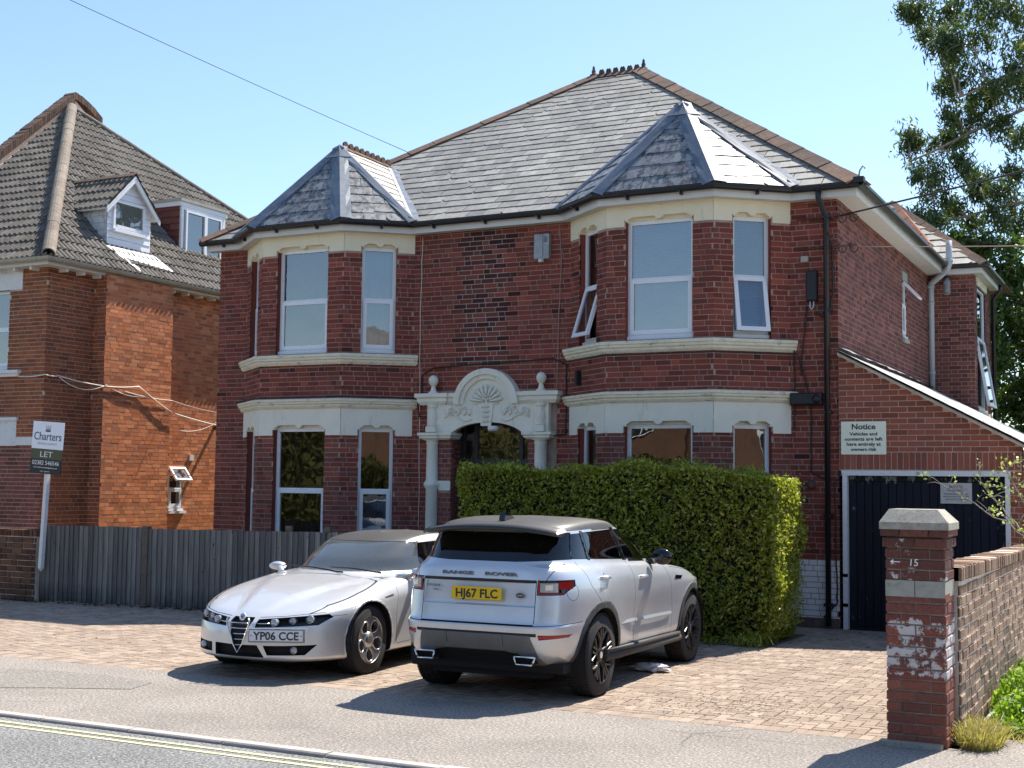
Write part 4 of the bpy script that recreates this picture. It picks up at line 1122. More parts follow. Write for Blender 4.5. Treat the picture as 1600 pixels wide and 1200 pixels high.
# ---------------------------------------------------------------- lean-to garage
garage = thing('lean_to_garage', 'lean-to brick garage with navy plank doors against the right side of the red brick house', 'garage', (1.2, 3.6, 0))
GX = 2.22
gf = Frame((0.012, -.03), (2.34, -.03)); gz = lambda u: 3.70 - (u) * .535
gm = MB(); U1 = gf.L; DO = (0.05, 2.17, 0, 2.13)
gm.fpoly(gf, [(0, 2.13), (U1, 2.13), (U1, gz(U1)), (0, gz(0))], -.2, 0)
gm.fpoly(gf, [(2.17, -.2), (U1, -.2), (U1, 2.129), (2.17, 2.129)], -.2, 0)
for f in (Frame((2.352, -.03), (2.352, 7.4)), Frame((2.352, 7.4), (0.02, 7.4))): panel(gm, f, 0, f.L, -.2, 2.4, [])
gw = gm.build('wall', 'mortar_pale', garage)
gs = []
lay(gs, gf, 0.004, U1, 2.385, 3.75, bond='stretcher', umax=lambda z: min(U1, (3.70 - z) / .535 - .02), course=.0765)
lay(gs, gf, 2.18, U1, 0, 2.14, bond='header')
u = .006
while u < U1 - .05:                                          # soldier course over the door
    gs.append((gf, u, min(u + .066, U1), 2.145, 2.372, .006 + RB.uniform(-.002, .002), 0)); u += .077
emit_bricks(gs, ['brick_new'], gw, 290)
gs2 = []; lay(gs2, Frame((2.352, -.03), (2.352, 7.4)), 0, 7.43, 0, 2.38, bond='flemish', mat=0); emit_bricks(gs2, ['brick_new'], gw, 0)
# roof
gr = MB(); ro = .07
P0, P1, P2, P3 = (0.02, -.16, 3.76), (2.52, -.16, 3.76 - 2.5 * .535), (2.52, 7.42, 3.76 - 2.5 * .535), (0.02, 7.42, 3.76)
gr.add([P0, P1, P2, P3], [(0, 1, 2, 3)]); gr.add([(x, y, z - .03) for x, y, z in (P0, P1, P2, P3)], [(3, 2, 1, 0)])
groof = gr.build('roof', 'mortar_dark', garage)
slate_mat('slate_pale', [(0.0, (0.52, 0.52, 0.51)), (0.5, (0.60, 0.60, 0.59)), (1.0, (0.66, 0.66, 0.65))], rough=.4)
slate_field(Plane(P1, P2, P3), [P1, P2, P3, P0], groof, 'slate_pale', w=.3, e=.25, th=.003, limit=40, rs=31, chip=0, slip=0)
vg = MB(); f = Frame((0.02, -.03), (2.5, -.03)); vg.fpoly(f, [(0, 3.69), (0, 3.735), (2.5, 3.735 - 2.5 * .535), (2.5, 3.69 - 2.5 * .535)], 0.0, .11); vg.build('verge', 'mortar_pale', garage, fix=True)
fl = MB(); R = random.Random(8); pv = None
for i in range(30):
    y = -.1 + i * .255; a = (.03, y, 3.80 + R.uniform(0, .03)); b = (.16 + R.uniform(0, .03), y, 3.735 + R.uniform(0, .02))
    if pv: fl.add([pv[0], pv[1], b, a], [(0, 1, 2, 3)])
    pv = (a, b)
fl.build('lead_flashing', 'lead', garage)
gg = MB(); gg.sweep([(2.5, -.2), (2.5, 7.4)], gutter_prof(.05, 2.40, .06)); gg.fbox(Frame((2.38, -.22), (2.62, -.22)), 0, .24, 2.24, 2.40, -.14, 0); gg.build('gutter', 'gutter_black', garage, fix=True)
gg = MB(); gg.tube([(2.5, -.14, 2.26), (2.47, -.10, 2.1), (2.47, -.10, .1)], .045, 10); gg.build('downpipe', 'gutter_black', garage)
# frame and planks
fm = MB(); fm.fbox(gf, 0.03, 2.19, 2.062, 2.13, -.10, .02); fm.fbox(gf, 0.045, 0.105, 0, 2.0615, -.10, .018); fm.fbox(gf, 2.12, 2.18, 0, 2.0615, -.10, .018)
fm.build('door_frame', 'white_wood', garage)
t = NT('navy_planks'); n1 = t.noise(3, 4, .6, sc3=(1, 1, .3)); c = t.ramp(t.white(t.rnd()), [(0, (.003, .005, .013)), (1, (.006, .009, .020))])
pe = t.noise(9, 6, .7, sc3=(1.5, 1, .6)); sep = t.new('ShaderNodeSeparateXYZ'); t.link(t.pos(), sep.inputs[0])
hi = t.math('MULTIPLY', t.math('SUBTRACT', sep.outputs['Z'], 1.88), 5.0, clamp=True); rt = t.math('MULTIPLY', t.math('SUBTRACT', sep.outputs['X'], 1.95), 5.0, clamp=True)
lo_ = t.math('MULTIPLY', t.math('SUBTRACT', .5, sep.outputs['Z']), 1.2, clamp=True)
am = t.math('ADD', t.math('MULTIPLY', t.math('MAXIMUM', hi, rt), .16), t.math('MULTIPLY', lo_, .03))
c = t.mix(t.ramp(t.math('ADD', pe, am), [(.655, (0, 0, 0)), (.70, (1, 1, 1))]), c, (.16, .20, .20))
t.base(c); t.p(rough=.6, spec=.25); t.bump(n1, .1, .01)
dd = MB(); dd.fbox(gf, .1, 2.13, 0, 2.07, -.16, -.11); gdoor = dd.build('garage_door', 'black_plastic', garage)
np_ = 19; w = (2.12 - .105) / np_
for i in range(np_):
    b = MB(); b.fbox(gf, .105 + i * w + .003, .105 + (i + 1) * w - .003, .03, 1.985, -.11, -.085 + (.004 if i == 9 else 0), ch=.004); b.build('plank', 'navy_planks', gdoor)
b = MB(); b.fbox(gf, .11, 2.115, 1.99, 2.058, -.11, -.075); b.build('top_rail', 'navy_planks', gdoor)
b = MB()
for x in (.14, .13):
    b.fbox(gf, .03, .11, .70, .74, .018, .024); b.fbox(gf, .03, .11, .30, .345, .018, .024)
b.build('hinge_strap', 'alarm_grey', gdoor)
# ---------------------------------------------------------------- the neighbouring house on the left
nh = thing('orange_brick_house', 'taller orange-brown brick house at the left edge with brown tiled roof and two dormers', 'house', (-16.5, 5, 0))
NX, NY, NZ = -14.46, -.4, 5.82
nm = MB(); ns = []
ff = Frame((-22.5, NY), (NX, NY))
def FU(x): return x + 22.5
W1 = (FU(-16.8), FU(-15.42), 3.90, 5.42)
panel(nm, ff, 0, ff.L, -.3, NZ, [W1]); reveal(nm, ff, W1, .12)
lay(ns, ff, FU(-17.5), ff.L, 0, NZ, [W1, (0, FU(-15.10), 5.42, 5.81), (0, FU(-15.12), 2.49, 3.0)], matf=lambda u, z: 2 if z < 2.5 else 1, bond='garden')
sf = Frame((NX, NY), (NX, 9.6))
def SU(y): return y - NY
BR = (SU(.78), SU(2.66)); W2 = (SU(3.0), SU(3.45), 1.25, 2.03)
panel(nm, sf, 0, sf.L, -.3, NZ, [W2]); reveal(nm, sf, W2, .1)
lay(ns, sf, 0, sf.L, 0, NZ, [(BR[0] + .02, BR[1] - .02, 0, 9), W2], matf=lambda u, z: (1 if u < BR[0] else 0), bond='garden')  # shaded brick colour before the breast, lit colour from there on
bp = [(NX, .78), (NX + .30, .78), (NX + .30, 2.66), (NX, 2.66)]
for i in range(3):
    f = Frame(bp[i], bp[i + 1]); panel(nm, f, 0, f.L, -.3, NZ, [])
    lay(ns, f, 0, f.L, 0, NZ, matf=(lambda u, z: 0) if i else (lambda u, z: 1), bond='garden', jit=.0025)  # street-facing return gets the shaded brick colour, the rest the lit one
bkf = Frame((NX, 9.6), (-22.5, 9.6)); panel(nm, bkf, 0, bkf.L, -.3, NZ, [])
nw = nm.build('wall', 'mortar_pale', nh)
emit_bricks(ns, ['brick_orange_lit', 'brick_brown_shade', 'brick_plum'], nw, 290, hidden=lambda p: p[2] < 1.15)
# white painted bands and the window at the left edge
wb = MB(); wb.fbox(ff, FU(-17.5), FU(-15.10), 5.42, 5.81, -.05, .014); wb.build('lintel', 'white_wood', nh, fix=True)
wb = MB(); wb.fbox(ff, FU(-17.5), FU(-15.12), 2.49, 2.96, -.05, .014); wb.fbox(ff, FU(-15.12), FU(-14.47), 2.50, 2.65, -.01, .012)
wb.fbox(ff, FU(-17.5), FU(-15.08), 2.96, 3.02, -.05, .06); wb.build('lintel', 'white_wood', nh, fix=True)
wb = MB(); wb.fbox(ff, FU(-17.5), FU(-15.05), 3.84, 3.90, -.05, .10); wb.fbox(ff, FU(-17.5), FU(-15.09), 3.78, 3.839, -.05, .06); wb.build('window_sill', 'white_wood', nh, fix=True)
make_window(ff, *W1, 4.7, nh, 'room_curtain')
# small window at the back: top light standing open
w2 = make_window(sf, *W2, 1.70, nh, 'room_dark', inset=0.01, low_sash=True)
a2 = math.radians(38)
class T3:
    @staticmethod
    def p(u, t_, d=0.0): return sf.p(u, W2[3] - (.34 - t_) * math.cos(a2) + .12 + d * math.sin(a2), .03 + (.34 - t_) * math.sin(a2) + d * math.cos(a2))
v = MB(); bars(v, T3, W2[0] - .02, W2[1] + .02, 0, .34, .045, -.02, .02); v.build('casement', 'upvc_white', nh, fix=True)
v = MB(); v.add([T3.p(W2[0], 0.03), T3.p(W2[1], .03), T3.p(W2[1], .31), T3.p(W2[0], .31)], [(0, 1, 2, 3)]); v.build('casement_pane', 'window_glass', nh)
v = MB(); v.fbox(sf, W2[0] - .02, W2[1] + .06, W2[2] - .05, W2[2], -.03, .07); v.build('window_sill', 'upvc_white', nh)
v = MB(); v.fbox(sf, SU(3.62), SU(3.74), 2.3, 2.42, .004, .04); v.build('vent_cap', 'white_wood', nh)
v = MB(); v.tube([(NX, 4.4, 3.02), (NX + .35, 4.45, 3.10), (NX + .40, 4.45, 2.95)], .045, 8); v.build('wall_lamp', 'iron_rust', nh)
# eaves
nep = [(-22.5, NY), (NX, NY), (NX, 9.6)]
g_ = MB(); g_.sweep(nep, [(0, NZ - .02), (.26, NZ - .02), (.26, NZ + .10), (.24, NZ + .10), (.24, NZ), (0, NZ)]); g_.build('fascia', 'fascia_white', nh, fix=True)
g_ = MB(); g_.sweep(nep, gutter_prof(.335, NZ + .10, .068)); g_.build('gutter', 'gutter_grey', nh, fix=True)
g_ = MB(); g_.box(-.10, .10, -.025, .025, -.032, .032); rf0 = g_.build('rafter_foot', 'white_wood', nh, local=True)
spots_ = [(NX + .10, NY + .275 + i * .42, 0) for i in range(22)] + [(NX - .25 - i * .42, NY - .10, math.pi / 2) for i in range(8)]
for i, (x_, y_, a_) in enumerate(spots_):
    o = rf0 if i == 0 else bpy.data.objects.new('rafter_foot', rf0.data)
    if i: COL.objects.link(o); o.parent = nh
    o.location = Vector((x_, y_, NZ - .053)) - nh.location; o.rotation_euler = (0, 0, a_)
# roof: right slope at 45 degrees, hip, party parapet
EC = Vector((NX + .38, NY - .38, NZ + .08)); NAP = Vector((-18.75, 4.16, 10.48))
kE = (NAP.z - EC.z) / (EC.x - NAP.x)
BKT = NAP + Vector((.1, .3, -.1)); BKE = Vector((EC.x, 12.2, EC.z))
FL = Vector((-18.9, EC.y, EC.z))
dk = MB(); dk.add([tuple(EC), tuple(BKE), tuple(NAP), tuple(FL), (-23, EC.y, EC.z), (-23, NAP.y, NAP.z - 1.6), (-23, 12.2, EC.z), (-18.75, 12.2, EC.z)], [(0, 1, 2), (3, 0, 2), (4, 3, 2, 5), (1, 6, 5, 2)])
nroof = dk.build('roof', 'mortar_dark', nh)
def tile_field(pl, poly3, parent, mat, w=.27, e=.30, limit=290, rs=1):
    R = random.Random(rs); poly = ccw([pl.uv(p) for p in poly3])
    us = [p[0] for p in poly]; vs_ = [p[1] for p in poly]
    prof = [(0.0, .030), (.10, .048), (.20, .048), (.30, .018), (.42, .012), (.52, .040), (.62, .052), (.72, .044), (.82, .014), (.92, .012), (1.0, .030)]
    items = []; v = min(vs_); k = 0
    while v < max(vs_):
        u = min(us) - w
        while u < max(us):
            strips = []
            for i in range(len(prof) - 1):
                a, b = u + prof[i][0] * w, u + prof[i + 1][0] * w
                q = clip_poly([(a, v), (b, v), (b, v + e + .03), (a, v + e + .03)], poly)
                if len(q) >= 3: strips.append((q, a, b, prof[i][1], prof[i + 1][1]))
            if strips: items.append((strips, u, v, R.random(), R.uniform(-.003, .004)))
            u += w
        v += e; k += 1
    def add(mb, it, r):
        strips, u, v, rr, dz = it
        for q, a, b, ha, hb in strips:
            def H(p, low=0): return (ha + (hb - ha) * (p[0] - a) / (b - a)) + dz + .028 * (1 - (p[1] - v) / e) - low
            n = len(q); top = [pl.p(x, y, H((x, y))) for x, y in q]
            # front riser for the edge lying on the tile's tail
            mb.add(top, [tuple(range(n))], 0, r)
            for i in range(n):
                p, s = q[i], q[(i + 1) % n]
                if abs(p[1] - v) < 1e-4 and abs(s[1] - v) < 1e-4:
                    mb.add([pl.p(*p, H(p)), pl.p(*s, H(s)), pl.p(*s, H(s) - .032), pl.p(*p, H(p) - .032)], [(0, 3, 2, 1)], 0, r)
    sc = sorted([(vis_size([pl.p(u, v), pl.p(u + w, v), pl.p(u + w, v + e), pl.p(u, v + e)]), i) for i, (s_, u, v, r, d) in enumerate(items)], reverse=True)
    pick = set(i for a, i in sc[:limit] if a > 0); rest = MB()
    for i, it in enumerate(items):
        if i in pick: mb = MB(); add(mb, it, 0); mb.build('roof_tile', mat, parent)
        else: add(rest, it, it[3] * .99 + .005)
    if rest.f: rest.build('roof_tiles', mat, parent, kind='stuff')
tile_field(Plane(EC, BKE, NAP), [EC, BKE, NAP], nroof, 'concrete_tile', limit=200, rs=1)
tile_field(Plane(FL, EC, NAP), [FL + Vector((.12, 0, 0)), EC, NAP], nroof, 'concrete_tile', limit=90, rs=2)
# hip roll bedded in mortar
def roll(p0, p1, parent, mat, name='hip_tile', seg=.42, r=.135, rs=1):
    ridge_run(p0, p1, parent, mat, seg, r, name=name, rs=rs, round_=True, lift=.03)
roll(EC + Vector((-.05, .05, .03)), NAP + Vector((0, 0, 0)), nroof, 'hip_mortar', rs=6, r=.125)
roll(BKE, NAP, nroof, 'concrete_tile', rs=7, r=.09)
# party parapet running down the front slope, brick on edge coping with a white fillet
px = -18.95; a0, a1 = Vector((px, EC.y - .1, EC.z - .1)), Vector((px, NAP.y + .15, NAP.z - .0))
pw = MB(); th = .17
def parq(y0, z0, y1, z1, h0, h1, x0, x1, mb, m=0): mb.add([(x0, y0, z0 + h0), (x0, y1, z1 + h0), (x0, y1, z1 + h1), (x0, y0, z0 + h1), (x1, y0, z0 + h0), (x1, y1, z1 + h0), (x1, y1, z1 + h1), (x1, y0, z0 + h1)], [(0, 3, 2, 1), (4, 5, 6, 7), (3, 7, 6, 2), (0, 1, 5, 4), (0, 4, 7, 3), (1, 2, 6, 5)], m)
parq(a0.y, a0.z, a1.y, a1.z, -.1, .30, px - .14, px + .14, pw); parq(a1.y, a1.z, a1.y + .9, a1.z - .55, -.5, .26, px - .14, px + .16, pw)
par = pw.build('parapet', 'mortar_tan', nh, fix=True)
L_ = (a1 - a0).length; n = int(L_ / .085)
for i in range(n + 9):
    b = MB()
    if i < n: A_, B_ = a0.lerp(a1, i / n), a0.lerp(a1, (i + .88) / n)
    else: A_ = a1 + Vector((0, .1 * (i - n), -.012 * (i - n) ** 1.6)); B_ = a1 + Vector((0, .1 * (i - n) + .088, -.012 * (i - n + .88) ** 1.6))
    parq(A_.y, A_.z, B_.y, B_.z, .30, .47 + RB.uniform(-.01, .01), px - .16, px + .16, b); b.build('coping_brick', 'ridge_clay', par, fix=True)
wf = MB(); q = a0.lerp(a1, .02); r_ = a0.lerp(a1, .93); parq(q.y, q.z, r_.y, r_.z, .06, .15, px + .14, px + .20, wf); wf.build('mortar_fillet', 'white_paint_brick', par, fix=True)

# gabled dormer
dm = MB(); dx = -14.68; y0, y1, zb, ze, zt = 1.25, 2.47, 6.40, 7.36, 7.98; ym = (y0 + y1) / 2
def rz(x): return EC.z + kE * (EC.x - x)
def rx(z): return EC.x - (z - EC.z) / kE
dm.add([(dx, y0, zb), (dx, y1, zb), (dx, y1, ze), (dx, ym, zt), (dx, y0, ze)], [(0, 1, 2, 3, 4)])
dm.add([(dx, y0, zb), (rx(ze), y0, ze), (dx, y0, ze)], [(0, 2, 1)]); dm.add([(dx, y1, zb), (rx(ze), y1, ze), (dx, y1, ze)], [(0, 1, 2)])
dorm = dm.build('gabled_dormer', 'white_wood', nh)
DF = Frame((dx, y0), (dx, y1)); DW = (.14, 1.02, 6.80, 7.46)
gp = [(0, ze - zb), (.61, zt - zb), (1.22, ze - zb)]
k = 0; z = zb
while z < zt - .05:                                        # shiplap boards
    z2 = min(z + .135, zt); 
    def lim(zz): t_ = max(0, (zz - ze) / (zt - ze)); return t_ * .61, 1.22 - t_ * .61
    aL, aR = lim(z); bL_, bR_ = lim(z2)
    segs = [(aL, aR, bL_, bR_)] if z2 <= DW[2] + .02 or z > DW[3] else [(aL, DW[0], bL_, DW[0]), (DW[1], aR, DW[1], bR_)]
    for s0, s1, t0, t1 in segs:
        if s1 - s0 < .02: continue
        b = MB(); b.add([DF.p(s0, z + .004, .022), DF.p(s1, z + .004, .022), DF.p(t1, z2, .008), DF.p(t0, z2, .008), DF.p(s0, z + .004, 0), DF.p(s1, z + .004, 0)], [(0, 1, 2, 3), (4, 5, 1, 0)]); b.build('board', 'upvc_white', dorm)
    z += .135
SL = Frame((rx(ze), y0), (dx, y0)); SR = Frame((dx, y1), (rx(ze), y1))
b = MB(); z = zb
while z < ze:
    xl = max(rx(z + .03), rx(ze)); b.add([(xl, y0 - .012, z + .005), (dx, y0 - .012, z + .005), (dx, y0 - .004, min(z + .14, ze)), (rx(min(z + .14, ze)), y0 - .004, min(z + .14, ze))], [(0, 1, 2, 3)]); z += .14
simple('weathered_white', (.62, .63, .64), .6, var=.06, scale=4, grime=(7, .50, (.22, .21, .22), (1, 1, .5)))
b.build('cheek', 'weathered_white', dorm)
make_window(DF, DW[0], DW[1], DW[2], DW[3], DW[2] + .07, dorm if False else nh, 'blind_sky_tint', sill=True, inset=-.05)
# dormer roof
ov = .14; rxz = rx(zt)
for s, ya in ((-1, y0 - ov), (1, y1 + ov)):
    ez = ze - ov * (zt - ze) / .61
    A, B, T1, T0 = Vector((dx + .16, ya, ez)), Vector((rx(ez) - .05, ya, ez)), Vector((rxz - .1, ym, zt)), Vector((dx + .16, ym, zt))
    q = Plane(B, A, T0) if s < 0 else Plane(A, B, T0)
    m = MB(); m.add([tuple(v + Vector((0, 0, -.01))) for v in (A, B, T1, T0)], [(0, 1, 2, 3)]); m.build('dormer_roof', 'white_wood', dorm)
    tile_field(q, [B, A, T0, T1] if s < 0 else [A, B, T1, T0], dorm, 'concrete_tile', limit=16, rs=12)
ridge_run((dx + .16, ym, zt + .05), (rxz - .1, ym, zt + .05), dorm, 'ridge_clay', .4, .10, rs=13)
b = MB()
for s in (-1, 1):
    ya = ym + s * (.61 + ov); ez = ze - ov * (zt - ze) / .61
    b.add([(dx + .15, ya, ez - .09), (dx + .15, ya, ez + .0), (dx + .15, ym, zt + .02), (dx + .15, ym, zt - .11), (dx + .12, ya, ez - .09), (dx + .12, ya, ez), (dx + .12, ym, zt + .02), (dx + .12, ym, zt - .11)], [(0, 1, 2, 3), (4, 7, 6, 5), (0, 3, 7, 4), (0, 4, 5, 1)])
b.fbox(Frame((rx(ze) , y0 - .1), (dx + .13, y0 - .1)), 0, dx + .13 - rx(ze), ze - .16, ze - .05, 0, .03)
b.build('barge_board', 'upvc_white', dorm, fix=True)
b = MB(); b.box(dx, dx + .10, y0 - .05, y1 + .05, zb - .12, zb - .02); b.add([(dx + .02, y0 - .04, zb + .0), (dx + .02, y1 + .04, zb), (dx + .36, y1 + .25, rz(dx + .36) + .07), (dx + .36, y0 - .12, rz(dx + .36) + .07)], [(0, 1, 2, 3)])
b.build('lead_apron', 'lead', dorm); MATS['lead']
simple('white_lead', (.70, .72, .74), .5, var=.08, scale=9)
b = MB(); b.add([(dx + .10, y0 - .10, rz(dx + .1) + .09), (dx + .10, y1 + .06, rz(dx + .1) + .09), (dx + .42, y1 + .30, rz(dx + .42) + .085), (dx + .30, y0 + .1, rz(dx + .30) + .085)], [(0, 1, 2, 3)])
b.add([(dx + .28, y0 + .05, rz(dx + .28) + .09), (dx + .28, y0 + .17, rz(dx + .28) + .09), (EC.x, y0 + .55, EC.z + .06), (EC.x, y0 + .43, EC.z + .06)], [(0, 1, 2, 3)]); b.build('apron_flashing', 'white_lead', dorm)
b = MB(); b.add([(dx, y0 - .02, zb + .02), (rx(ze), y0 - .02, ze + .02), (rx(ze) + .02, y0 - .20, ze - .0), (dx + .03, y0 - .16, rz(dx) + .06)], [(0, 1, 2, 3)]); b.build('lead_flashing', 'lead', dorm)
# flat-roofed dormer
dx2, y2, y3, z2b, z2t = -15.06, 3.80, 5.25, 6.72, 7.92
dm = MB(); dm.add([(dx2, y2, z2b), (dx2, y3, z2b), (dx2, y3, z2t), (dx2, y2, z2t), (rx(z2t), y2, z2t), (rx(z2t), y3, z2t)], [(0, 1, 2, 3), (0, 3, 4), (1, 5, 2)])
dorm2 = dm.build('flat_dormer', 'white_wood', nh)
z = z2b; i = 0
while z < z2t - .1:                                        # brown hung tiles on the cheek
    xl = rx(z + .02); x = dx2
    while x > xl - .1:
        b = MB(); x0 = max(x - .26, rx(min(z + .15, z2t))); 
        if x - x0 > .03: b.add([(x0 + .003, y2 - .03, z), (x - .003, y2 - .03, z), (x - .003, y2 - .008, min(z + .16, z2t)), (x0 + .003, y2 - .008, min(z + .16, z2t)), (x0 + .003, y2 - .01, z), (x - .003, y2 - .01, z)], [(0, 1, 2, 3), (4, 5, 1, 0)]); b.build('hung_tile', 'brick_plum', dorm2)
        x -= .26
    z += .145; i += 1
b = MB(); b.box(dx2 - 1.3, dx2 + .10, y2 - .08, y3 + .08, z2t + .001, z2t + .06); b.build('flat_roof', 'gutter_grey', dorm2)
b = MB(); b.box(dx2 - 1.2, dx2 + .06, y2 - .05, y3 + .05, z2t - .10, z2t); b.build('fascia', 'upvc_white', dorm2)
D2 = Frame((dx2, y2), (dx2, y3))
b = MB(); bars(b, D2, 0, 1.45, z2b - .0, z2t - .10, .07, 0, .05); b.fbox(D2, .14, .80, z2b + .07, z2t - .17, .05, .07); 
win = MB(); bars(win, D2, .12, .78, z2b + .07, z2t - .17, .05, .0, .08); bars(win, D2, .78, 1.33, z2b + .07, z2t - .17, .05, .0, .07)
b = MB(); bars(b, D2, 0, 1.45, z2b, z2t - .10, .07, 0, .05); b.build('window_surround', 'upvc_white', dorm2)
wo = win.build('window', 'upvc_white', dorm2)
b = MB(); b.add([D2.p(.12, z2b + .07, .04), D2.p(1.33, z2b + .07, .04), D2.p(1.33, z2t - .17, .04), D2.p(.12, z2t - .17, .04)], [(0, 1, 2, 3)]); b.build('pane', 'window_glass', dorm2)
b = MB(); b.add([D2.p(.0, z2b, .004), D2.p(1.45, z2b, .004), D2.p(1.45, z2t - .1, .004), D2.p(.0, z2t - .1, .004)], [(0, 1, 2, 3)]); b.build('room', 'room_dark', dorm2)  # dark sheet in place of the unlit room
b = MB(); b.add([(dx2 + .01, y2 - .1, z2b - .02), (dx2 + .01, y3 + .1, z2b - .02), (dx2 + .25, y3 + .1, rz(dx2 + .25) + .08), (dx2 + .25, y2 - .1, rz(dx2 + .25) + .08)], [(0, 1, 2, 3)]); b.build('apron_flashing', 'white_lead', dorm2)
# washing-line like cables slung along the side wall
def sag(a, b, s, n=16):
    a, b = Vector(a), Vector(b); return [tuple(a.lerp(b, i / n) - Vector((0, 0, s * 4 * (i / n) * (1 - i / n)))) for i in range(n + 1)]
c = MB(); P = [(-15.1, NY - .03, 3.78), (NX + .05, NY - .03, 3.80), (NX + .04, -.1, 3.80), (NX + .33, .8, 3.66), (NX + .34, 1.7, 3.72), (NX + .36, 2.66, 3.25), (NX + .36, 4.45, 3.02), (-10.76, 4.8, 2.95)]
pts = []
for i in range(len(P) - 1): pts += sag(P[i], P[i + 1], .02 if i < 6 else .05, 8)
c.tube(pts, .012, 5)
c.tube(sag((NX + .05, -.1, 3.78), (NX + .33, .76, 3.66), .14), .008, 5); c.tube(sag((NX + .33, .8, 3.70), (NX + .34, 2.0, 3.55), .10), .008, 5)
c.tube(sag((NX + .34, 1.3, 3.6), (NX + .34, 2.66, 3.5), .03) + sag((NX + .34, 2.66, 3.5), (-10.8, 3.6, 3.35), .25), .008, 5)
c.tube(sag((NX + .36, 2.9, 2.9), (NX + .5, 4.3, 3.35), .15), .008, 5)
c.build('cable', 'cable_white', nh)
# ---------------------------------------------------------------- street furniture, walls, signs
FONT = None
def text_mesh(mb_parent, txt, size, origin, xdir, ydir, mat, name='lettering', align='CENTER', depth=.0015, off=0.0, width=None, bold=0.0, shear=0.0, spacing=1.0):
    cu = bpy.data.curves.new('t', 'FONT'); cu.body = txt; cu.size = size; cu.align_x = align; cu.extrude = depth; cu.offset = bold; cu.shear = shear; cu.space_character = spacing
    cu.resolution_u = 3
    ob = bpy.data.objects.new('t', cu); COL.objects.link(ob)
    dg = bpy.context.evaluated_depsgraph_get(); me = bpy.data.meshes.new_from_object(ob.evaluated_get(dg))
    bpy.data.objects.remove(ob); bpy.data.curves.remove(cu)
    x, y = Vector(xdir).normalized(), Vector(ydir).normalized(); z = x.cross(y)
    xs = [v.co.x for v in me.vertices]
    sx = 1.0
    if width and xs: sx = width / (max(xs) - min(xs))
    o = Vector(origin) - (rootloc(mb_parent) if mb_parent is not None and not getattr(mb_parent, '_loc', 0) else Vector((0, 0, 0)))
    for v in me.vertices: v.co = o + x * (v.co.x * sx) + y * v.co.y + z * (v.co.z + depth + off)
    me.materials.clear(); me.materials.append(MATS[mat]); me.name = name; me.update()
    ob = bpy.data.objects.new(name, me); COL.objects.link(ob); ob.parent = mb_parent
    return ob
simple('ink_black', (.02, .02, .025), .5)
simple('ink_white', (.8, .8, .8), .5)
simple('ink_faded', (.16, .16, .17), .7)
simple('ink_blue', (.02, .04, .12), .5)
simple('ink_grey', (.42, .44, .48), .5)
simple('board_cream', (.86, .88, .70), .5, var=.03, scale=5)
simple('board_white', (.84, .87, .92), .35, var=.02, scale=3)
simple('board_olive', (.075, .078, .03), .4)
simple('board_black', (.008, .009, .014), .35)
simple('plaque_grey', (.48, .48, .46), .6, var=.1, scale=9, grime=(9, .55, (.30, .30, .29)))
X1, Z1 = Vector((1, 0, 0)), Vector((0, 0, 1))

# notice on the gable
n_ = MB(); n_.fbox(Frame((.045, -.045), (.645, -.045)), 0, .6, 2.345, 2.79, 0, .006); notice = n_.build('notice_sign', 'board_cream')
tag(notice, 'cream Notice board about vehicles left at owners risk, above the garage doors', 'sign')
cx_ = .345
for s, z, sz, w in (('Notice', 2.685, .105, .315), ('Vehicles and', 2.602, .062, .37), ('contents are left', 2.533, .062, .50), ('here entirely at', 2.464, .062, .455), ('owners risk', 2.394, .062, .34)):
    text_mesh(notice, s, sz, (cx_, -.0515, z), X1, Z1, 'ink_black', width=w, bold=.0022 if sz > .1 else .0014)
for x in (.09, .60):
    for z in (2.745, 2.385): pass
# weathered plaque on the garage door
n_ = MB(); n_.fbox(Frame((1.32, .045), (1.715, .045)), 0, .395, 1.705, 1.975, -.0, .006); pq = n_.build('parking_plaque', 'plaque_grey')
tag(pq, 'small weathered white PRIVATE PARKING plaque screwed to the navy garage doors', 'sign')
for s, z, sz, w in (('PRIVATE', 1.908, .05, .17), ('PARKING', 1.858, .05, .18), ('VEHICLES PARKED HERE WITHOUT', 1.822, .026, .31), ('PERMISSION WILL BE CLAMPED', 1.788, .026, .32), ('A RELEASE FEE IS PAYABLE', 1.752, .026, .28)):
    text_mesh(pq, s, sz, (1.517, .0385, z), X1, Z1, 'ink_faded', width=w)
# number chalked on the door frame is a small 15
nm15 = text_mesh(None, '15', .05, (1.05, -.0515, 2.078), X1, Z1, 'ink_black', name='house_number'); tag(nm15, 'small black number 15 on the white garage door frame', 'number')

# ---- letting board on a leaning white post
brd = thing('letting_board', 'leaning LET board, white over olive and black, on a white post', 'sign', (-11.47, -3.17, 0))
tl = math.radians(3.6)
bxd, bup = Vector((math.cos(tl), 0, -math.sin(tl))), Vector((math.sin(tl), 0, math.cos(tl)))
bo = Vector((-11.385, -3.19, 2.365))                      # centre of the board
def bq(mb, x0, x1, z0, z1, d0=.0, d1=.012):
    v = []
    for d in (d0, d1):
        for x, z in ((x0, z0), (x1, z0), (x1, z1), (x0, z1)): v.append(tuple(bo + bxd * x + bup * z + Vector((0, -1, 0)) * d))
    mb.add(v, [(4, 5, 6, 7), (0, 3, 2, 1), (0, 1, 5, 4), (1, 2, 6, 5), (2, 3, 7, 6), (3, 0, 4, 7)])
for z0, z1, mt, nm_ in ((-.02, .40, 'board_white', 'white_panel'), (-.175, -.0205, 'board_olive', 'olive_panel'), (-.40, -.1755, 'board_black', 'black_panel')):
    b = MB(); bq(b, -.325, .325, z0, z1); pn = b.build(nm_, mt, brd)
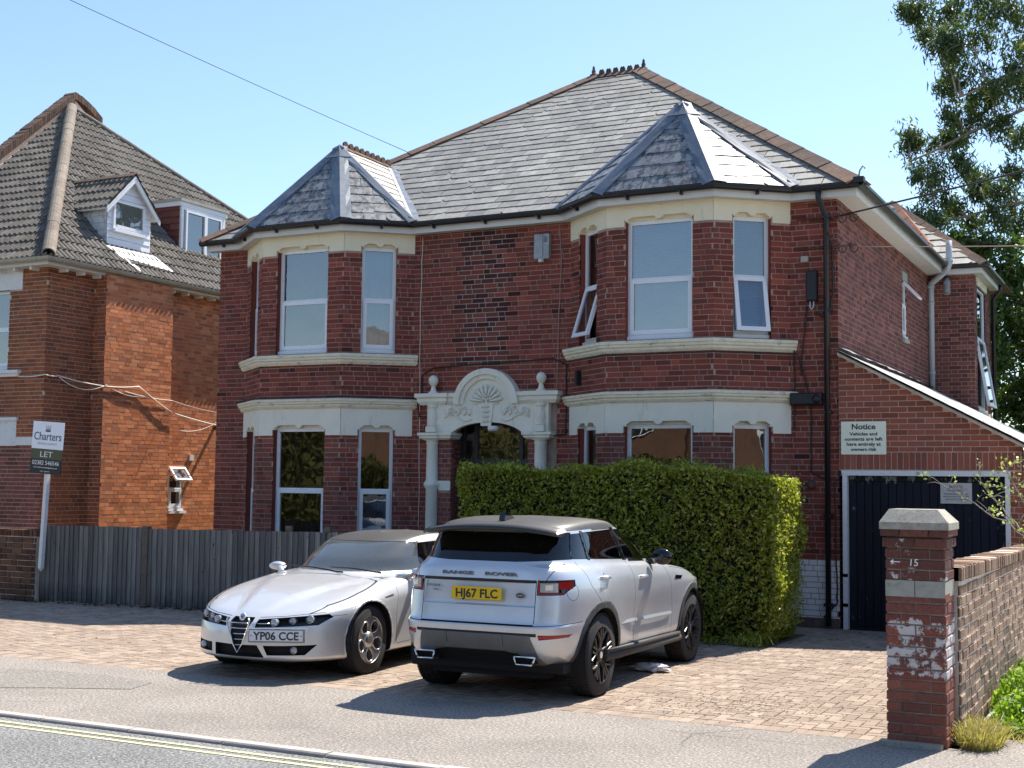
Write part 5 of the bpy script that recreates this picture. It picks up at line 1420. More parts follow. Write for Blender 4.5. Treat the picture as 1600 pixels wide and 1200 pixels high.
B_ = lambda x, z: bo + bxd * x + bup * z + Vector((0, -.0125, 0))
text_mesh(brd, 'Charters', .175, B_(0, .115), bxd, bup, 'ink_blue', width=.57)
text_mesh(brd, 'ESTATE AGENTS', .045, B_(0, .045), bxd, bup, 'ink_grey', width=.40)
text_mesh(brd, 'LET', .125, B_(0, -.145), bxd, bup, 'ink_white', width=.26)
text_mesh(brd, '02382 546546', .095, B_(0, -.265), bxd, bup, 'ink_white', width=.56)
text_mesh(brd, 'www.chartersestateagents.co.uk', .032, B_(0, -.315), bxd, bup, 'ink_white', width=.50)
text_mesh(brd, 'est. agents', .024, B_(0, -.37), bxd, bup, 'ink_white', width=.20)
c = MB()
for k in range(5):
    x = -.04 + .02 * k; zt = .29 + (.018 if k % 2 == 0 else .004); c.fpoly(Frame((0, 0), (1, 0)), [(0, 0), (1, 0), (1, 1)], 0, 0) if False else None
    p = [B_(x - .008, .255), B_(x + .008, .255), B_(x + .012 * (k - 2) * .3, zt + .02)]
    c.add([tuple(q + Vector((0, -.002, 0))) for q in p], [(0, 1, 2)]); c.lathe(tuple(B_(x + .004 * (k - 2), zt + .025)), [(.005, 0), (.007, .001), (.004, .002)], 6, axis=(0, -1, 0))
c.add([tuple(B_(*q) + Vector((0, -.002, 0))) for q in ((-.05, .245), (.05, .245), (.054, .262), (-.054, .262))], [(0, 1, 2, 3)])
c.build('crown_emblem', 'ink_blue', brd)
b = MB(); top = bo - bup * .42 + bxd * -.01; bot = Vector((-11.50, -3.16, .46))
dz = (bo + bup * .1 - bot)
P0, P1 = bot, bot + dz.normalized() * 1.95
a_ = dz.normalized(); s_ = a_.cross(Vector((0, 1, 0))).normalized()
h = .032
v = []
for P in (P0 + a_ * .06, P1):
    for i, j in ((-1, -1), (1, -1), (1, 1), (-1, 1)): v.append(tuple(P + s_ * h * i + Vector((0, 1, 0)) * h * j + Vector((0, .035, 0))))
v.append(tuple(P0 + Vector((0, .035, 0)) - s_ * .012))
b.add(v, [(0, 1, 5, 4), (1, 2, 6, 5), (2, 3, 7, 6), (3, 0, 4, 7), (4, 5, 6, 7), (1, 0, 8), (2, 1, 8), (3, 2, 8), (0, 3, 8)]); b.build('post', 'white_wood', brd, fix=True)

# ---- feather edge fence
fence = thing('board_fence', 'weathered dark grey vertical board fence behind the cars, below both houses', 'fence', (-9.0, -2.7, 0))
FA, FB = Vector((-11.62, -3.04)), Vector((-6.2, -2.55))
fencefr = Frame(FA, FB)
t = NT('fence_grey'); r = t.rnd(); c = t.ramp(t.white(r), [(0, (.13, .125, .118)), (.5, (.19, .18, .165)), (1, (.27, .255, .23))])
gr_ = t.noise(1.0, 5, .65, sc3=(55, 55, 1.6)); c = t.mix(1.0, c, t.ramp(gr_, [(.3, (.5,) * 3), (.7, (1.35,) * 3)]), 'MULTIPLY')
k_ = t.noise(5, 3, .5, sc3=(4, 4, 2.2)); c = t.mix(t.ramp(k_, [(.70, (0, 0, 0)), (.74, (1, 1, 1))]), c, (.015, .013, .012))
sep = t.new('ShaderNodeSeparateXYZ'); t.link(t.pos(), sep.inputs[0])
dn = t.math('MULTIPLY', t.math('SUBTRACT', .32, sep.outputs['Z']), 2.6, clamp=True); nn = t.noise(3, 4, .6)
c = t.mix(t.math('MULTIPLY', dn, t.ramp(nn, [(.35, (.3,) * 3), (.6, (1,) * 3)])), c, (.018, .024, .018))
t.base(c); t.p(rough=.9, spec=.2); t.bump(gr_, .5, .006)
simple('post_brown', (.14, .11, .085), .9, var=.25, scale=10, bump=.4)
simple('gravel_board', (.10, .09, .08), .9, var=.3, scale=8)
R = random.Random(12); u = 0.02; meshes = []
while u < fencefr.L - .09:
    w = R.uniform(.084, .10)
    b = MB(); ft = .01 + R.uniform(0, .02); hh = 1.155 + .03 * (u / fencefr.L) + R.uniform(-.007, .007) + (.02 if u < 1.9 else 0)
    P = fencefr.p; d0 = -.008; tw = R.uniform(-.004, .004)
    b.add([P(u, ft, .002), P(u + w + .012, ft, .022), P(u + w + .012 + tw, hh, .022), P(u + tw, hh, .002), P(u, ft, d0), P(u + w + .012, ft, .004), P(u + w + .012 + tw, hh, .004), P(u + tw, hh, d0)],
          [(0, 1, 2, 3), (3, 2, 6, 7), (1, 5, 6, 2), (0, 3, 7, 4)])
    b.build('board', 'fence_grey', fence); u += w
for u in (-.02, 1.98, 4.42, 5.05):
    b = MB(); b.fbox(fencefr, u - .05, u + .05, 0, 1.20 + (.06 if u > 4 else 0), -.06, .032 if 0 < u < 3 else -.012); b.build('post', 'post_brown', fence)
b = MB(); b.fbox(fencefr, 0, fencefr.L, .25, .33, -.07, -.02); b.fbox(fencefr, 0, fencefr.L, .9, .98, -.07, -.02); b.build('rail', 'post_brown', fence)
simple('leaf_litter', (.05, .038, .022), .95, var=.6, scale=40)
b = MB()
for i in range(420):
    u = R.uniform(-1.6, fencefr.L); d = abs(R.gauss(0, .09)) + .02; s = R.uniform(.012, .035); a = R.uniform(0, 6.3)
    c_ = Vector(fencefr.p(u, .006 + R.uniform(0, .02), d)); e1 = Vector((math.cos(a), math.sin(a), R.uniform(-.3, .5))) * s; e2 = Vector((-math.sin(a), math.cos(a), R.uniform(-.2, .6))) * s * .6
    b.add([tuple(c_ - e1), tuple(c_ + e2), tuple(c_ + e1), tuple(c_ - e2)], [(0, 1, 2, 3)])
ll = b.build('leaf_litter', 'leaf_litter', kind='stuff'); tag(ll, 'dead leaves and soil along the foot of the grey fence', 'leaf litter')

# ---- low brown wall at the left edge
def rough_bricks(th, fr, u0, u1, z0, z1, mats, course=.083, bl=.228, seed=1, bond='garden', off=0, top_edge=None, jit=.006, ch=.008, limit=290, proud=.010):
    R = random.Random(seed); st = []
    z = z0; k = 0
    while z < z1 - .03:
        u = u0 - (bl / 2 if k % 2 else 0) - off; j = 0
        while u < u1:
            L = bl if (j + k) % 3 else bl / 2 - .005
            if bond == 'stretcher': L = bl
            a, b = max(u, u0), min(u + L - .011, u1)
            if b - a > .03: st.append((fr, a, b, z + .006, z + course - .006, proud + R.uniform(-jit, jit), R.randrange(len(mats)) if not callable(mats) else mats))
            u += L; j += 1
        z += course; k += 1
    return st
lw = thing('brown_garden_wall', 'low rough brown brick garden wall at the left edge, beside the letting board post', 'wall', (-13, -3.05, 0))
wf_ = Frame((-15.5, -3.12), (-11.62, -3.12))
m = MB(); m.fbox(wf_, 0, wf_.L, -.05, 1.085, -.22, 0); wo_ = m.build('core', 'mortar_pale', lw)
st = rough_bricks(lw, wf_, 0, wf_.L, 0, .985, ['brick_old_brown'], course=.0895, seed=4, jit=.012, proud=.022)
emit_bricks(st, ['brick_old_brown'], wo_, 200, ch=.01)
m = MB(); u = 0; R = random.Random(3)
while u < wf_.L:
    b = MB(); b.fbox(wf_, u, u + .066 + R.uniform(-.006, .006), .998, 1.10 + R.uniform(-.006, .012), -.23, .022 + R.uniform(-.01, .008), ch=.008); b.build('coping_brick', 'brick_old_brown', wo_); u += .078

# ---- brick gate pier and the wall that runs back from it
pier = thing('gate_pier', 'square brick gate pier with concrete cap and peeling white paint, right of the driveway', 'pier', (2.37, -7.57, 0))
px0, px1, py0, py1 = 2.145, 2.565, -7.80, -7.38
t = MATS['brick_pier']
def paint_mix(name, src_stops, amt, lo, hi):
    t = NT(name); r = t.rnd(); c = t.ramp(t.white(r), src_stops)
    c = t.mix(1.0, c, t.ramp(t.noise(40, 4, .65), [(.3, (.72,) * 3), (.7, (1.2,) * 3)]), 'MULTIPLY')
    n = t.noise(7, 7, .72); big = t.noise(3.2, 3, .5)
    sep = t.new('ShaderNodeSeparateXYZ'); t.link(t.pos(), sep.inputs[0]); z = sep.outputs['Z']
    band = t.math('MINIMUM', t.math('MULTIPLY', t.math('SUBTRACT', z, lo), 6.0, clamp=True), t.math('MULTIPLY', t.math('SUBTRACT', hi, z), 6.0, clamp=True))
    f = t.math('ADD', n, t.math('MULTIPLY', t.math('SUBTRACT', big, .5), .5)); f = t.math('ADD', f, t.math('MULTIPLY', t.math('SUBTRACT', band, 1.0), .5))
    c = t.mix(t.ramp(f, [(amt, (0, 0, 0)), (amt + .04, (1, 1, 1))]), c, (.60, .57, .55))
    t.base(c); t.p(rough=.85, spec=.25); t.bump(t.noise(90, 4, .65), .6, .006)
paint_mix('pier_flaking', [(0, (.20, .065, .045)), (.5, (.29, .095, .065)), (1, (.17, .07, .06))], .475, .36, 1.06)
paint_mix('pier_top', [(0, (.13, .055, .042)), (.5, (.18, .07, .052)), (1, (.11, .05, .042))], .62, .9, 1.7)
simple('mortar_pier', (.24, .18, .15), .95, var=.3, scale=9, bump=.4)
pc = MB(); pc.box(px0 + .004, px1 - .004, py0 + .004, py1 - .004, -.02, 1.60); pco = pc.build('core', 'mortar_pier', pier)
cor = [(px0, py0), (px1, py0), (px1, py1), (px0, py1)]
st = []
for i in range(4):
    f = Frame(cor[i], cor[(i + 1) % 4]); W = f.L; k = 0; z = 0.0
    while z < 1.585:
        if 1.095 < z + .04 < 1.215: z += .081; k += 1; continue
        mm = 1 if z < .42 else (0 if z < 1.1 else 2)
        ext = 0.0
        if z > 1.585 - .081 * 2 - .01: ext = .016
        if z > 1.585 - .081 - .01: ext = .030
        zz1 = z + .073
        cuts = [0, .21, W] if (k + i) % 2 == 0 else [0, .105, .315, W]
        for a, b in zip(cuts[:-1], cuts[1:]):
            aa, bb = a + (.005 if a > 0 else -.001 - ext), b - (.005 if b < W else -.001 - ext)
            st.append((f, aa, bb, z + .004, zz1, .006 + ext + RB.uniform(-.003, .003), mm))
        z += .081; k += 1
emit_bricks(st, ['pier_flaking', 'brick_pier_bare', 'pier_top'], pco, 290, ch=.006, back=.012)
b = MB()
b.box(px0 - .006, px0 + .205, py0 - .006, py1 + .006, 1.06 + .035, 1.215); pbo = b.build('concrete_band', 'concrete_band', pier)
b = MB(); b.box(px0 + .212, px1 + .006, py0 - .006, py1 + .006, 1.095, 1.215); b.build('concrete_band', 'concrete_band', pier)
e = .042; cz0, cz1, cz2 = 1.595, 1.648, 1.745
b = MB(); o_ = [(px0 - e, py0 - e), (px1 + e, py0 - e), (px1 + e, py1 + e), (px0 - e, py1 + e)]; i_ = [(px0 + .015, py0 + .05), (px1 - .05, py0 + .05), (px1 - .05, py1 - .05), (px0 + .015, py1 - .05)]
b.add([(x, y, cz0) for x, y in o_] + [(x, y, cz1) for x, y in o_] + [(x, y, cz2) for x, y in i_], [(3, 2, 1, 0)] + [(k, (k + 1) % 4, 4 + (k + 1) % 4, 4 + k) for k in range(4)] + [(4 + k, 4 + (k + 1) % 4, 8 + (k + 1) % 4, 8 + k) for k in range(4)] + [(8, 9, 10, 11)])
b.build('cap', 'concrete_cap', pier)
b = MB(); b.box(px0 - .05, px1 - .02, py0 - .09, py0 + .02, -.02, .035); b.build('footing', 'concrete_cap', pier)
# chalk marks
text_mesh(pier, '15', .075, (px0 + .20, py0 - .010, 1.325), X1, Z1, 'white_paint_brick', name='chalk_number', shear=.1)
b = MB(); F_ = Frame((px0, py0), (px1, py0)); b.fpoly(F_, [(.03, 1.352), (.055, 1.372), (.055, 1.356), (.105, 1.356), (.105, 1.349), (.055, 1.349), (.055, 1.334)], .010, .0125); b.build('chalk_arrow', 'white_paint_brick', pier)
# running wall
rw = thing('boundary_wall', 'long low brick boundary wall running back from the gate pier, sunlit rough bricks and mortar ridges', 'wall', (2.55, -4, 0))
rf = Frame((2.60, -7.345), (2.60, -.35)); rfl = Frame((2.38, -.35), (2.38, -7.345))
wtop = lambda u: 1.30 - .075 * u / 7
m = MB()
m.add([rf.p(0, -.05), rf.p(rf.L, -.05), rf.p(rf.L, wtop(7)), rf.p(0, wtop(0)), rf.p(0, -.05, -.22), rf.p(rf.L, -.05, -.22), rf.p(rf.L, wtop(7), -.22), rf.p(0, wtop(0), -.22)], [(0, 1, 2, 3), (4, 7, 6, 5), (3, 2, 6, 7), (1, 5, 6, 2), (0, 3, 7, 4)])
simple('mortar_cream', (.62, .52, .43), .95, var=.2, scale=9, bump=.4)
ro_ = m.build('core', 'mortar_cream', rw)
st = rough_bricks(rw, rf, 0, rf.L, 0, 1.19, ['x'], course=.083, seed=9, jit=.005, proud=.009)
st += rough_bricks(rw, rfl, 0, rfl.L, 0, 1.19, ['x'], course=.083, seed=10, jit=.004)
emit_bricks(st, ['brick_wall_edge'], ro_, 200, ch=.009)
u = 0; R = random.Random(13)
while u < rf.L - .05:
    b = MB(); b.fbox(rf, u, u + .068, wtop(u) - .105, wtop(u) + R.uniform(-.004, .01), -.235, .022 + R.uniform(-.008, .008), ch=.008); b.build('coping_brick', 'brick_wall_edge', ro_); u += .079

# ---- odds and ends
bag = MB(); R = random.Random(6)
def crumple(cx, cy, sx, sy, sz, n, seed):
    R = random.Random(seed); bm = bmesh.new(); bmesh.ops.create_icosphere(bm, subdivisions=3, radius=1)
    for v in bm.verts:
        p = v.co.copy(); k = 1 + .5 * (noise.noise(p * 2.3 + Vector((seed, 0, 0)))) + .3 * noise.noise(p * 6)
        v.co = Vector((cx + p.x * sx * k, cy + p.y * sy * k, max(.004, (p.z * k * .5 + .45) * sz)))
    me = bpy.data.meshes.new('plastic_bag'); bm.to_mesh(me); bm.free(); return me
t = NT('bag_white'); t.base((.75, .76, .78)); t.p(rough=.4)
me = crumple(0, 0, .19, .10, .085, 0, 5); me.materials.append(MATS['bag_white']); o = bpy.data.objects.new('plastic_bag', me); COL.objects.link(o); o.location = (-.74, -5.17, .002)
tag(o, 'crumpled white plastic bag lying on the block paving by the large silver car', 'litter')
# crumbs of soil and oil on the paving
b = MB(); R = random.Random(21)
for i in range(900):
    x, y = R.gauss(.55, .55), R.gauss(-6.7, .5)
    if not (-.6 < x < 2.2 and -7.7 < y < -4.5): continue
    s = R.uniform(.004, .016); a = R.uniform(0, 3.14); b.add([(x + s * math.cos(a + k * 1.57) * (1 if k % 2 else .5), y + s * math.sin(a + k * 1.57) * (1 if k % 2 else .5), .004 + .002 * (k % 2)) for k in range(4)], [(0, 1, 2, 3)])
for i in range(260):
    x, y = R.uniform(-9, 2.2), R.uniform(-7.7, -2.6); s = R.uniform(.006, .02); a = R.uniform(0, 3.14); b.add([(x + s * math.cos(a + k * 1.57) * (1 if k % 2 else .4), y + s * math.sin(a + k * 1.57) * (1 if k % 2 else .4), .005 + .006 * (k % 2)) for k in range(4)], [(0, 1, 2, 3)])
cr_ = b.build('soil_crumbs', 'leaf_litter', kind='stuff'); tag(cr_, 'scattered crumbs of soil and dry leaves on the block paving', 'debris')
# metal cover in the pavement at the right edge
cv = MB(); cv.obox((3.18, -6.62, .008), [(1, .1, 0), (-.1, 1, 0), (0, 0, 1)], (.16, .36, .006)); cvo = cv.build('service_cover', 'alarm_grey'); tag(cvo, 'pale ribbed service cover set in the footway at the right edge', 'cover')
for k in range(16):
    r_ = MB(); r_.obox((3.18 - .02 + .0 * k + .04, -6.94 + .042 * k, .016), [(1, .1, 0), (-.1, 1, 0), (0, 0, 1)], (.12, .008, .003)); r_.build('rib', 'pipe_grey', cvo)
ws = MB(); ws.add([(2.64, -6.2, 0), (120, -6.2, 0), (120, 3, 0), (2.64, 3, 0)], [(0, 1, 2, 3)]); ws.build('footway', 'concrete_slab', kind='structure')

# ---- overhead wires
w = MB(); w.tube(sag((-.0, -.12, 5.60), (14, -2.2, 7.9), .15, 24), .013, 6); wo1 = w.build('overhead_wire', 'cable_dark'); tag(wo1, 'thick black wire running right from the house corner bracket across the big tree', 'cable')
w = MB(); w.tube(sag((.25, -.12, 5.17), (14, 2.0, 5.2), .18, 24), .006, 6); wo1 = w.build('overhead_wire', 'cable_pink'); tag(wo1, 'thin pale wire running right from the lower bracket over the side wall', 'cable')
w = MB(); w.tube(sag((-8.40, 2.30, 7.96), (-22, -14, 15.5), .25, 24), .006, 6); wo1 = w.build('overhead_wire', 'cable_dark'); tag(wo1, 'thin telephone wire crossing the sky at the upper left to the main roof', 'cable')

# ---------------------------------------------------------------- across the road, seen only in the glass
opq = thing('opposite_house', 'second brown house across the road, further right behind the viewer', 'house', (28, -32, 0))
m = MB(); m.box(13, 76, -40, -31, 0, 6.2); m.build('wall', 'brick_old_brown', opq)
m = MB(); m.add([(12.6, -30.6, 6.2), (76.4, -30.6, 6.2), (76.4, -35.5, 10), (12.6, -35.5, 10), (12.6, -40.4, 6.2), (76.4, -40.4, 6.2)], [(1, 0, 3, 2), (4, 5, 2, 3), (0, 4, 3), (5, 1, 2)]); m.build('roof', 'concrete_tile', opq)
for x in (16, 21, 28, 33, 40, 47, 53, 59, 66, 72):
    for z in (1.1, 4.0):
        m = MB(); m.box(x - .8, x + .8, -31.0, -30.95, z, z + 1.5); wi = m.build('window', 'upvc_white', opq)
        m = MB(); m.box(x - .7, x + .7, -30.95, -30.93, z + .1, z + 1.4); m.build('pane', 'dark_void', wi)
opp = thing('opposite_house', 'gabled brick house across the road behind the viewer', 'house', (-6, -46, 0))
m = MB()
m.box(-33, -5, -54, -44, 0, 6); m.build('wall', 'brick_old_brown', opp)
m = MB(); m.add([(-33.4, -43.6, 6), (-4.6, -43.6, 6), (-4.6, -49, 10), (-33.4, -49, 10), (-33.4, -54.4, 6), (-4.6, -54.4, 6)], [(1, 0, 3, 2), (4, 5, 2, 3), (0, 4, 3), (5, 1, 2)]); m.build('roof', 'concrete_tile', opp)
for gx in (-28, -19.5, -13.5, -8):
    m = MB(); m.add([(gx - 2.2, -43.2, 0), (gx + 2.2, -43.2, 0), (gx + 2.2, -43.2, 6), (gx, -43.2, 8.6), (gx - 2.2, -43.2, 6), (gx - 2.2, -44, 0), (gx + 2.2, -44, 0), (gx + 2.2, -44, 6), (gx, -46.5, 8.6), (gx - 2.2, -44, 6)], [(4, 3, 2, 1, 0), (0, 1, 6, 5), (1, 2, 7, 6), (5, 9, 4, 0), (2, 3, 8, 7), (3, 4, 9, 8)]); m.build('gable', 'brick_old_brown', opp)
    for z in (1.2, 4.2):
        m = MB(); m.box(gx - .9, gx + .9, -43.19, -43.1, z, z + 1.5); wi = m.build('window', 'upvc_white', opp)
        for k in (-1, 0, 1):
            m = MB(); m.box(gx + k * .58 - .25, gx + k * .58 + .25, -43.1, -43.08, z + .1, z + 1.4); m.build('pane', 'dark_void', wi)
# ---------------------------------------------------------------- cars
def paint(name, col, rough=.32, dust=.25):
    t = NT(name); n = t.noise(3.5, 4, .6); f = t.noise(420, 2, .5)
    c = t.ramp(n, [(.3, tuple(x * .95 for x in col)), (.7, tuple(min(1, x * 1.03) for x in col))])
    c = t.mix(1.0, c, t.ramp(f, [(.3, (.93,) * 3), (.7, (1.06,) * 3)]), 'MULTIPLY')
    t.base(c); t.p(metal=.45, rough=rough, coat=.8, coatr=.05, spec=.5)
paint('silver_blue', (.63, .645, .66)); paint('silver_pale', (.68, .68, .68), .34)
t = NT('dusty_roof'); n = t.noise(70, 4, .7); b_ = t.noise(3, 4, .6); c = t.ramp(n, [(.35, (.010, .010, .009)), (.6, (.038, .036, .031))]); c = t.mix(1.0, c, t.ramp(b_, [(.3, (.8,) * 3), (.7, (1.2,) * 3)]), 'MULTIPLY'); t.base(c); t.p(rough=.6, coat=.35, coatr=.3)
simple('car_black', (.012, .012, .013), .38, var=.2); simple('car_gap', (.004, .004, .005), .8); simple('trim_dark', (.045, .045, .045), .65, var=.2, scale=20); simple('gloss_black', (.006, .006, .007), .08, spec=.6)
simple('tyre', (.018, .018, .019), .85, var=.3, scale=30); simple('rim_dark', (.035, .034, .036), .35, metal=.6, var=.1); simple('rim_silver', (.50, .49, .48), .28, metal=.85, var=.06)
simple('brake', (.16, .12, .10), .5, metal=.6, var=.3, scale=30); simple('chrome', (.75, .76, .78), .10, metal=1.0, var=.03); simple('plate_yellow', (.80, .53, .012), .35, var=.02); simple('plate_white', (.72, .73, .76), .35, var=.02)
simple('lamp_red', (.32, .006, .008), .12, var=.1, spec=.7); simple('lamp_clear', (.42, .43, .45), .15, var=.15, scale=30, metal=.4); simple('lamp_amber', (.30, .09, .03), .2); simple('satin_grey', (.13, .128, .122), .5, var=.1)
simple('cabin', (.03, .03, .032), .8, var=.2); simple('cabin_pale', (.22, .25, .27), .8, var=.15)

def pchip(xs, ys, x):
    xs, ys = np.asarray(xs, float), np.asarray(ys, float); h = np.diff(xs); d = np.diff(ys) / h; m = np.zeros(len(xs))
    m[0], m[-1] = d[0], d[-1]
    for i in range(1, len(xs) - 1):
        if d[i - 1] * d[i] > 0:
            w1, w2 = 2 * h[i] + h[i - 1], h[i] + 2 * h[i - 1]; m[i] = (w1 + w2) / (w1 / d[i - 1] + w2 / d[i])
    x = np.clip(np.asarray(x, float), xs[0], xs[-1]); i = np.clip(np.searchsorted(xs, x) - 1, 0, len(h) - 1); t = (x - xs[i]) / h[i]
    return (2 * t ** 3 - 3 * t ** 2 + 1) * ys[i] + (t ** 3 - 2 * t ** 2 + t) * h[i] * m[i] + (-2 * t ** 3 + 3 * t ** 2) * ys[i + 1] + (t ** 3 - t ** 2) * h[i] * m[i + 1]

def half_outline(xr, xf, w, nr, nf, N, xm=None):
    """plan curve from rear centre round the side to front centre, resampled by arc length"""
    xm = (xr + xf) / 2 if xm is None else xm
    th = np.linspace(0, math.pi, 900); c, s = np.cos(th), np.sin(th)
    a = np.where(c > 0, xm - xr, xf - xm); n = np.where(c > 0, nr, nf)
    x = xm - np.sign(c) * a * np.abs(c) ** (2 / n); y = w * np.abs(s) ** (2 / n)
    L = np.concatenate([[0], np.cumsum(np.hypot(np.diff(x), np.diff(y)))]); q = np.linspace(0, L[-1], N)
    return np.interp(q, L, x), np.interp(q, L, y)
def shell(rings, N=150, M=84, deform=None, mod=None):
    """rings: dict(xr,xf,w,nr,nf,z=[(x,z)..]) from sill to roof centre line"""
    K = len(rings); A = np.zeros((K, N, 3))
    for k, r in enumerate(rings):
        x, y = half_outline(r['xr'], r['xf'], r['w'], r.get('nr', 5), r.get('nf', 4), N, r.get('xm'))
        A[k, :, 0] = x; A[k, :, 1] = y * (1 if mod is None else mod(x, k))
        z = r['z']; A[k, :, 2] = z if not isinstance(z, list) else pchip([p[0] for p in z], [p[1] for p in z], x)
    # vertical interpolation with density following ring spacing
    t = np.arange(K); q = []
    per = [r.get('n', max(1, M // K)) for r in rings]
    for k in range(K - 1): q += list(np.linspace(k, k + 1, per[k] + 1)[:-1])
    q.append(K - 1); q = np.array(q); B = np.zeros((len(q), N, 3))
    for j in range(N):
        for c in range(3): B[:, j, c] = pchip(t, A[:, j, c], q)
    if deform is not None: B = deform(B)
    R_, M_ = B.shape[0], N
    B[:, 0, 1] = 0; B[:, -1, 1] = 0
    full = np.concatenate([B, (B[:, ::-1] * np.array([1, -1, 1]))[:, 1:-1]], axis=1); W = full.shape[1]
    bm = bmesh.new(); vs = [[bm.verts.new(full[i, j]) for j in range(W)] for i in range(R_)]
    for i in range(R_ - 1):
        for j in range(W):
            try: bm.faces.new((vs[i][j], vs[i][(j + 1) % W], vs[i + 1][(j + 1) % W], vs[i + 1][j]))
            except ValueError: pass
    bmesh.ops.remove_doubles(bm, verts=bm.verts, dist=.0008)
    bmesh.ops.dissolve_degenerate(bm, edges=bm.edges, dist=.0005)
    bmesh.ops.recalc_face_normals(bm, faces=bm.faces)
    for f in bm.faces: f.smooth = True
    bm.faces.layers.int.new('pid'); return bm

AX = {'side': ((1, 0, 0), (0, 0, 1), (0, 1, 0)), 'end': ((0, 1, 0), (0, 0, 1), (1, 0, 0)), 'top': ((1, 0, 0), (0, 1, 0), (0, 0, 1))}
def carve(bm, poly, ax, sel, pid=None, only=None):
    """cut a convex polygon, given in a projection, into the shell and return the faces inside"""
    U, V, W_ = [Vector(a) for a in AX[ax]]; lay = bm.faces.layers.int['pid']
    ar = sum(poly[i][0] * poly[(i + 1) % len(poly)][1] - poly[(i + 1) % len(poly)][0] * poly[i][1] for i in range(len(poly)))
    if ar < 0: poly = poly[::-1]
    x0, x1 = min(p[0] for p in poly), max(p[0] for p in poly); z0, z1 = min(p[1] for p in poly), max(p[1] for p in poly)
    cur = []
    for f in bm.faces:
        if not sel(f): continue
        if only is not None and f[lay] not in only: continue
        us = [v.co.dot(U) for v in f.verts]; zs = [v.co.dot(V) for v in f.verts]
        if max(us) < x0 or min(us) > x1 or max(zs) < z0 or min(zs) > z1: continue
        cur.append(f)
    for i in range(len(poly)):
        if not cur: return []
        a, b = poly[i], poly[(i + 1) % len(poly)]; d = U * (b[0] - a[0]) + V * (b[1] - a[1])
        n = Vector((0, 0, 0)) - (U * (b[1] - a[1]) - V * (b[0] - a[0])); n.normalize()      # inside normal
        co = U * a[0] + V * a[1]
        es = set(e for f in cur for e in f.edges); vsx = set(v for f in cur for v in f.verts)
        r = bmesh.ops.bisect_plane(bm, geom=list(vsx) + list(es) + cur, dist=1e-5, plane_co=co, plane_no=n)
        fs = [g for g in r['geom'] if isinstance(g, bmesh.types.BMFace)]
        cur = [f for f in set(fs) if (f.calc_center_median() - co).dot(n) > 0 and sel(f)]
    if pid is not None:
        for f in cur: f[lay] = pid
    return cur
def line_gap(bm, pts, ax, sel, pid, w=.005, only=(0,)):
    for a, b in zip(pts[:-1], pts[1:]):
        d = Vector((b[0] - a[0], b[1] - a[1])); L = d.length; d /= L; n = Vector((-d.y, d.x)) * w / 2; e = d * w * .4
        carve(bm, [(a[0] - n.x - e.x, a[1] - n.y - e.y), (b[0] - n.x + e.x, b[1] - n.y + e.y), (b[0] + n.x + e.x, b[1] + n.y + e.y), (a[0] + n.x - e.x, a[1] + n.y - e.y)], ax, sel, pid, only)
def circle(cx, cz, r, n=28, a0=0): return [(cx + r * math.cos(a0 + 2 * math.pi * k / n), cz + r * math.sin(a0 + 2 * math.pi * k / n)) for k in range(n)]
def split_shell(bm, parent, table):
    """table: pid -> (name, material, push, mirror_parent). Each id becomes an object of its own."""
    lay = bm.faces.layers.int['pid']; out = {}
    bm.normal_update()
    jobs = []
    for pid, (name, mat, push) in table.items():
        fs = [f for f in bm.faces if f[lay] == pid]
        if not fs: continue
        ys = [f.calc_center_median().y for f in fs]
        if min(ys) < 0 < max(ys) and not any(abs(y) < .10 for y in ys):
            ends = [[f for f in fs if f.calc_center_median().y < 0], [f for f in fs if f.calc_center_median().y > 0]]
            if name in ('arch_trim', 'arch_edge'): ends = [[f for f in e if (f.calc_center_median().x > 1.3) == q] for e in ends for q in (False, True)]
        else: ends = [fs]
        jobs += [(pid, name, mat, push, e) for e in ends if e]
    for pid, name, mat, push, fs in jobs:
        idx = {}; vs = []; faces = []
        for f in fs:
            q = []
            for v in f.verts:
                if v not in idx: idx[v] = len(vs); vs.append((v.co.copy(), v.normal.copy()))
                q.append(idx[v])
            faces.append(q)
        me = bpy.data.meshes.new(name); nv = len(vs)
        if push:
            # outer skin moved in, with a rim back to the body surface
            V = [tuple(c + n * push) for c, n in vs] + [tuple(c) for c, n in vs]; ec = {}
            for q in faces:
                for i in range(len(q)):
                    e = (q[i], q[(i + 1) % len(q)]); k = tuple(sorted(e)); ec.setdefault(k, []).append(e)
            F = list(faces); rim = []
            for k, l in ec.items():
                if len(l) == 1: a, b = l[0]; rim.append((b, a, a + nv, b + nv))
            me.from_pydata(V, [], F + rim); sm = [True] * len(F) + [False] * len(rim)
        else: me.from_pydata([tuple(c) for c, n in vs], [], faces); sm = [True] * len(faces)
        me.polygons.foreach_set('use_smooth', sm); me.materials.append(MATS[mat]); me.update()
        o = bpy.data.objects.new(name, me); COL.objects.link(o); o.parent = parent; out[pid] = o
        bmesh.ops.delete(bm, geom=fs, context='FACES')
    return out
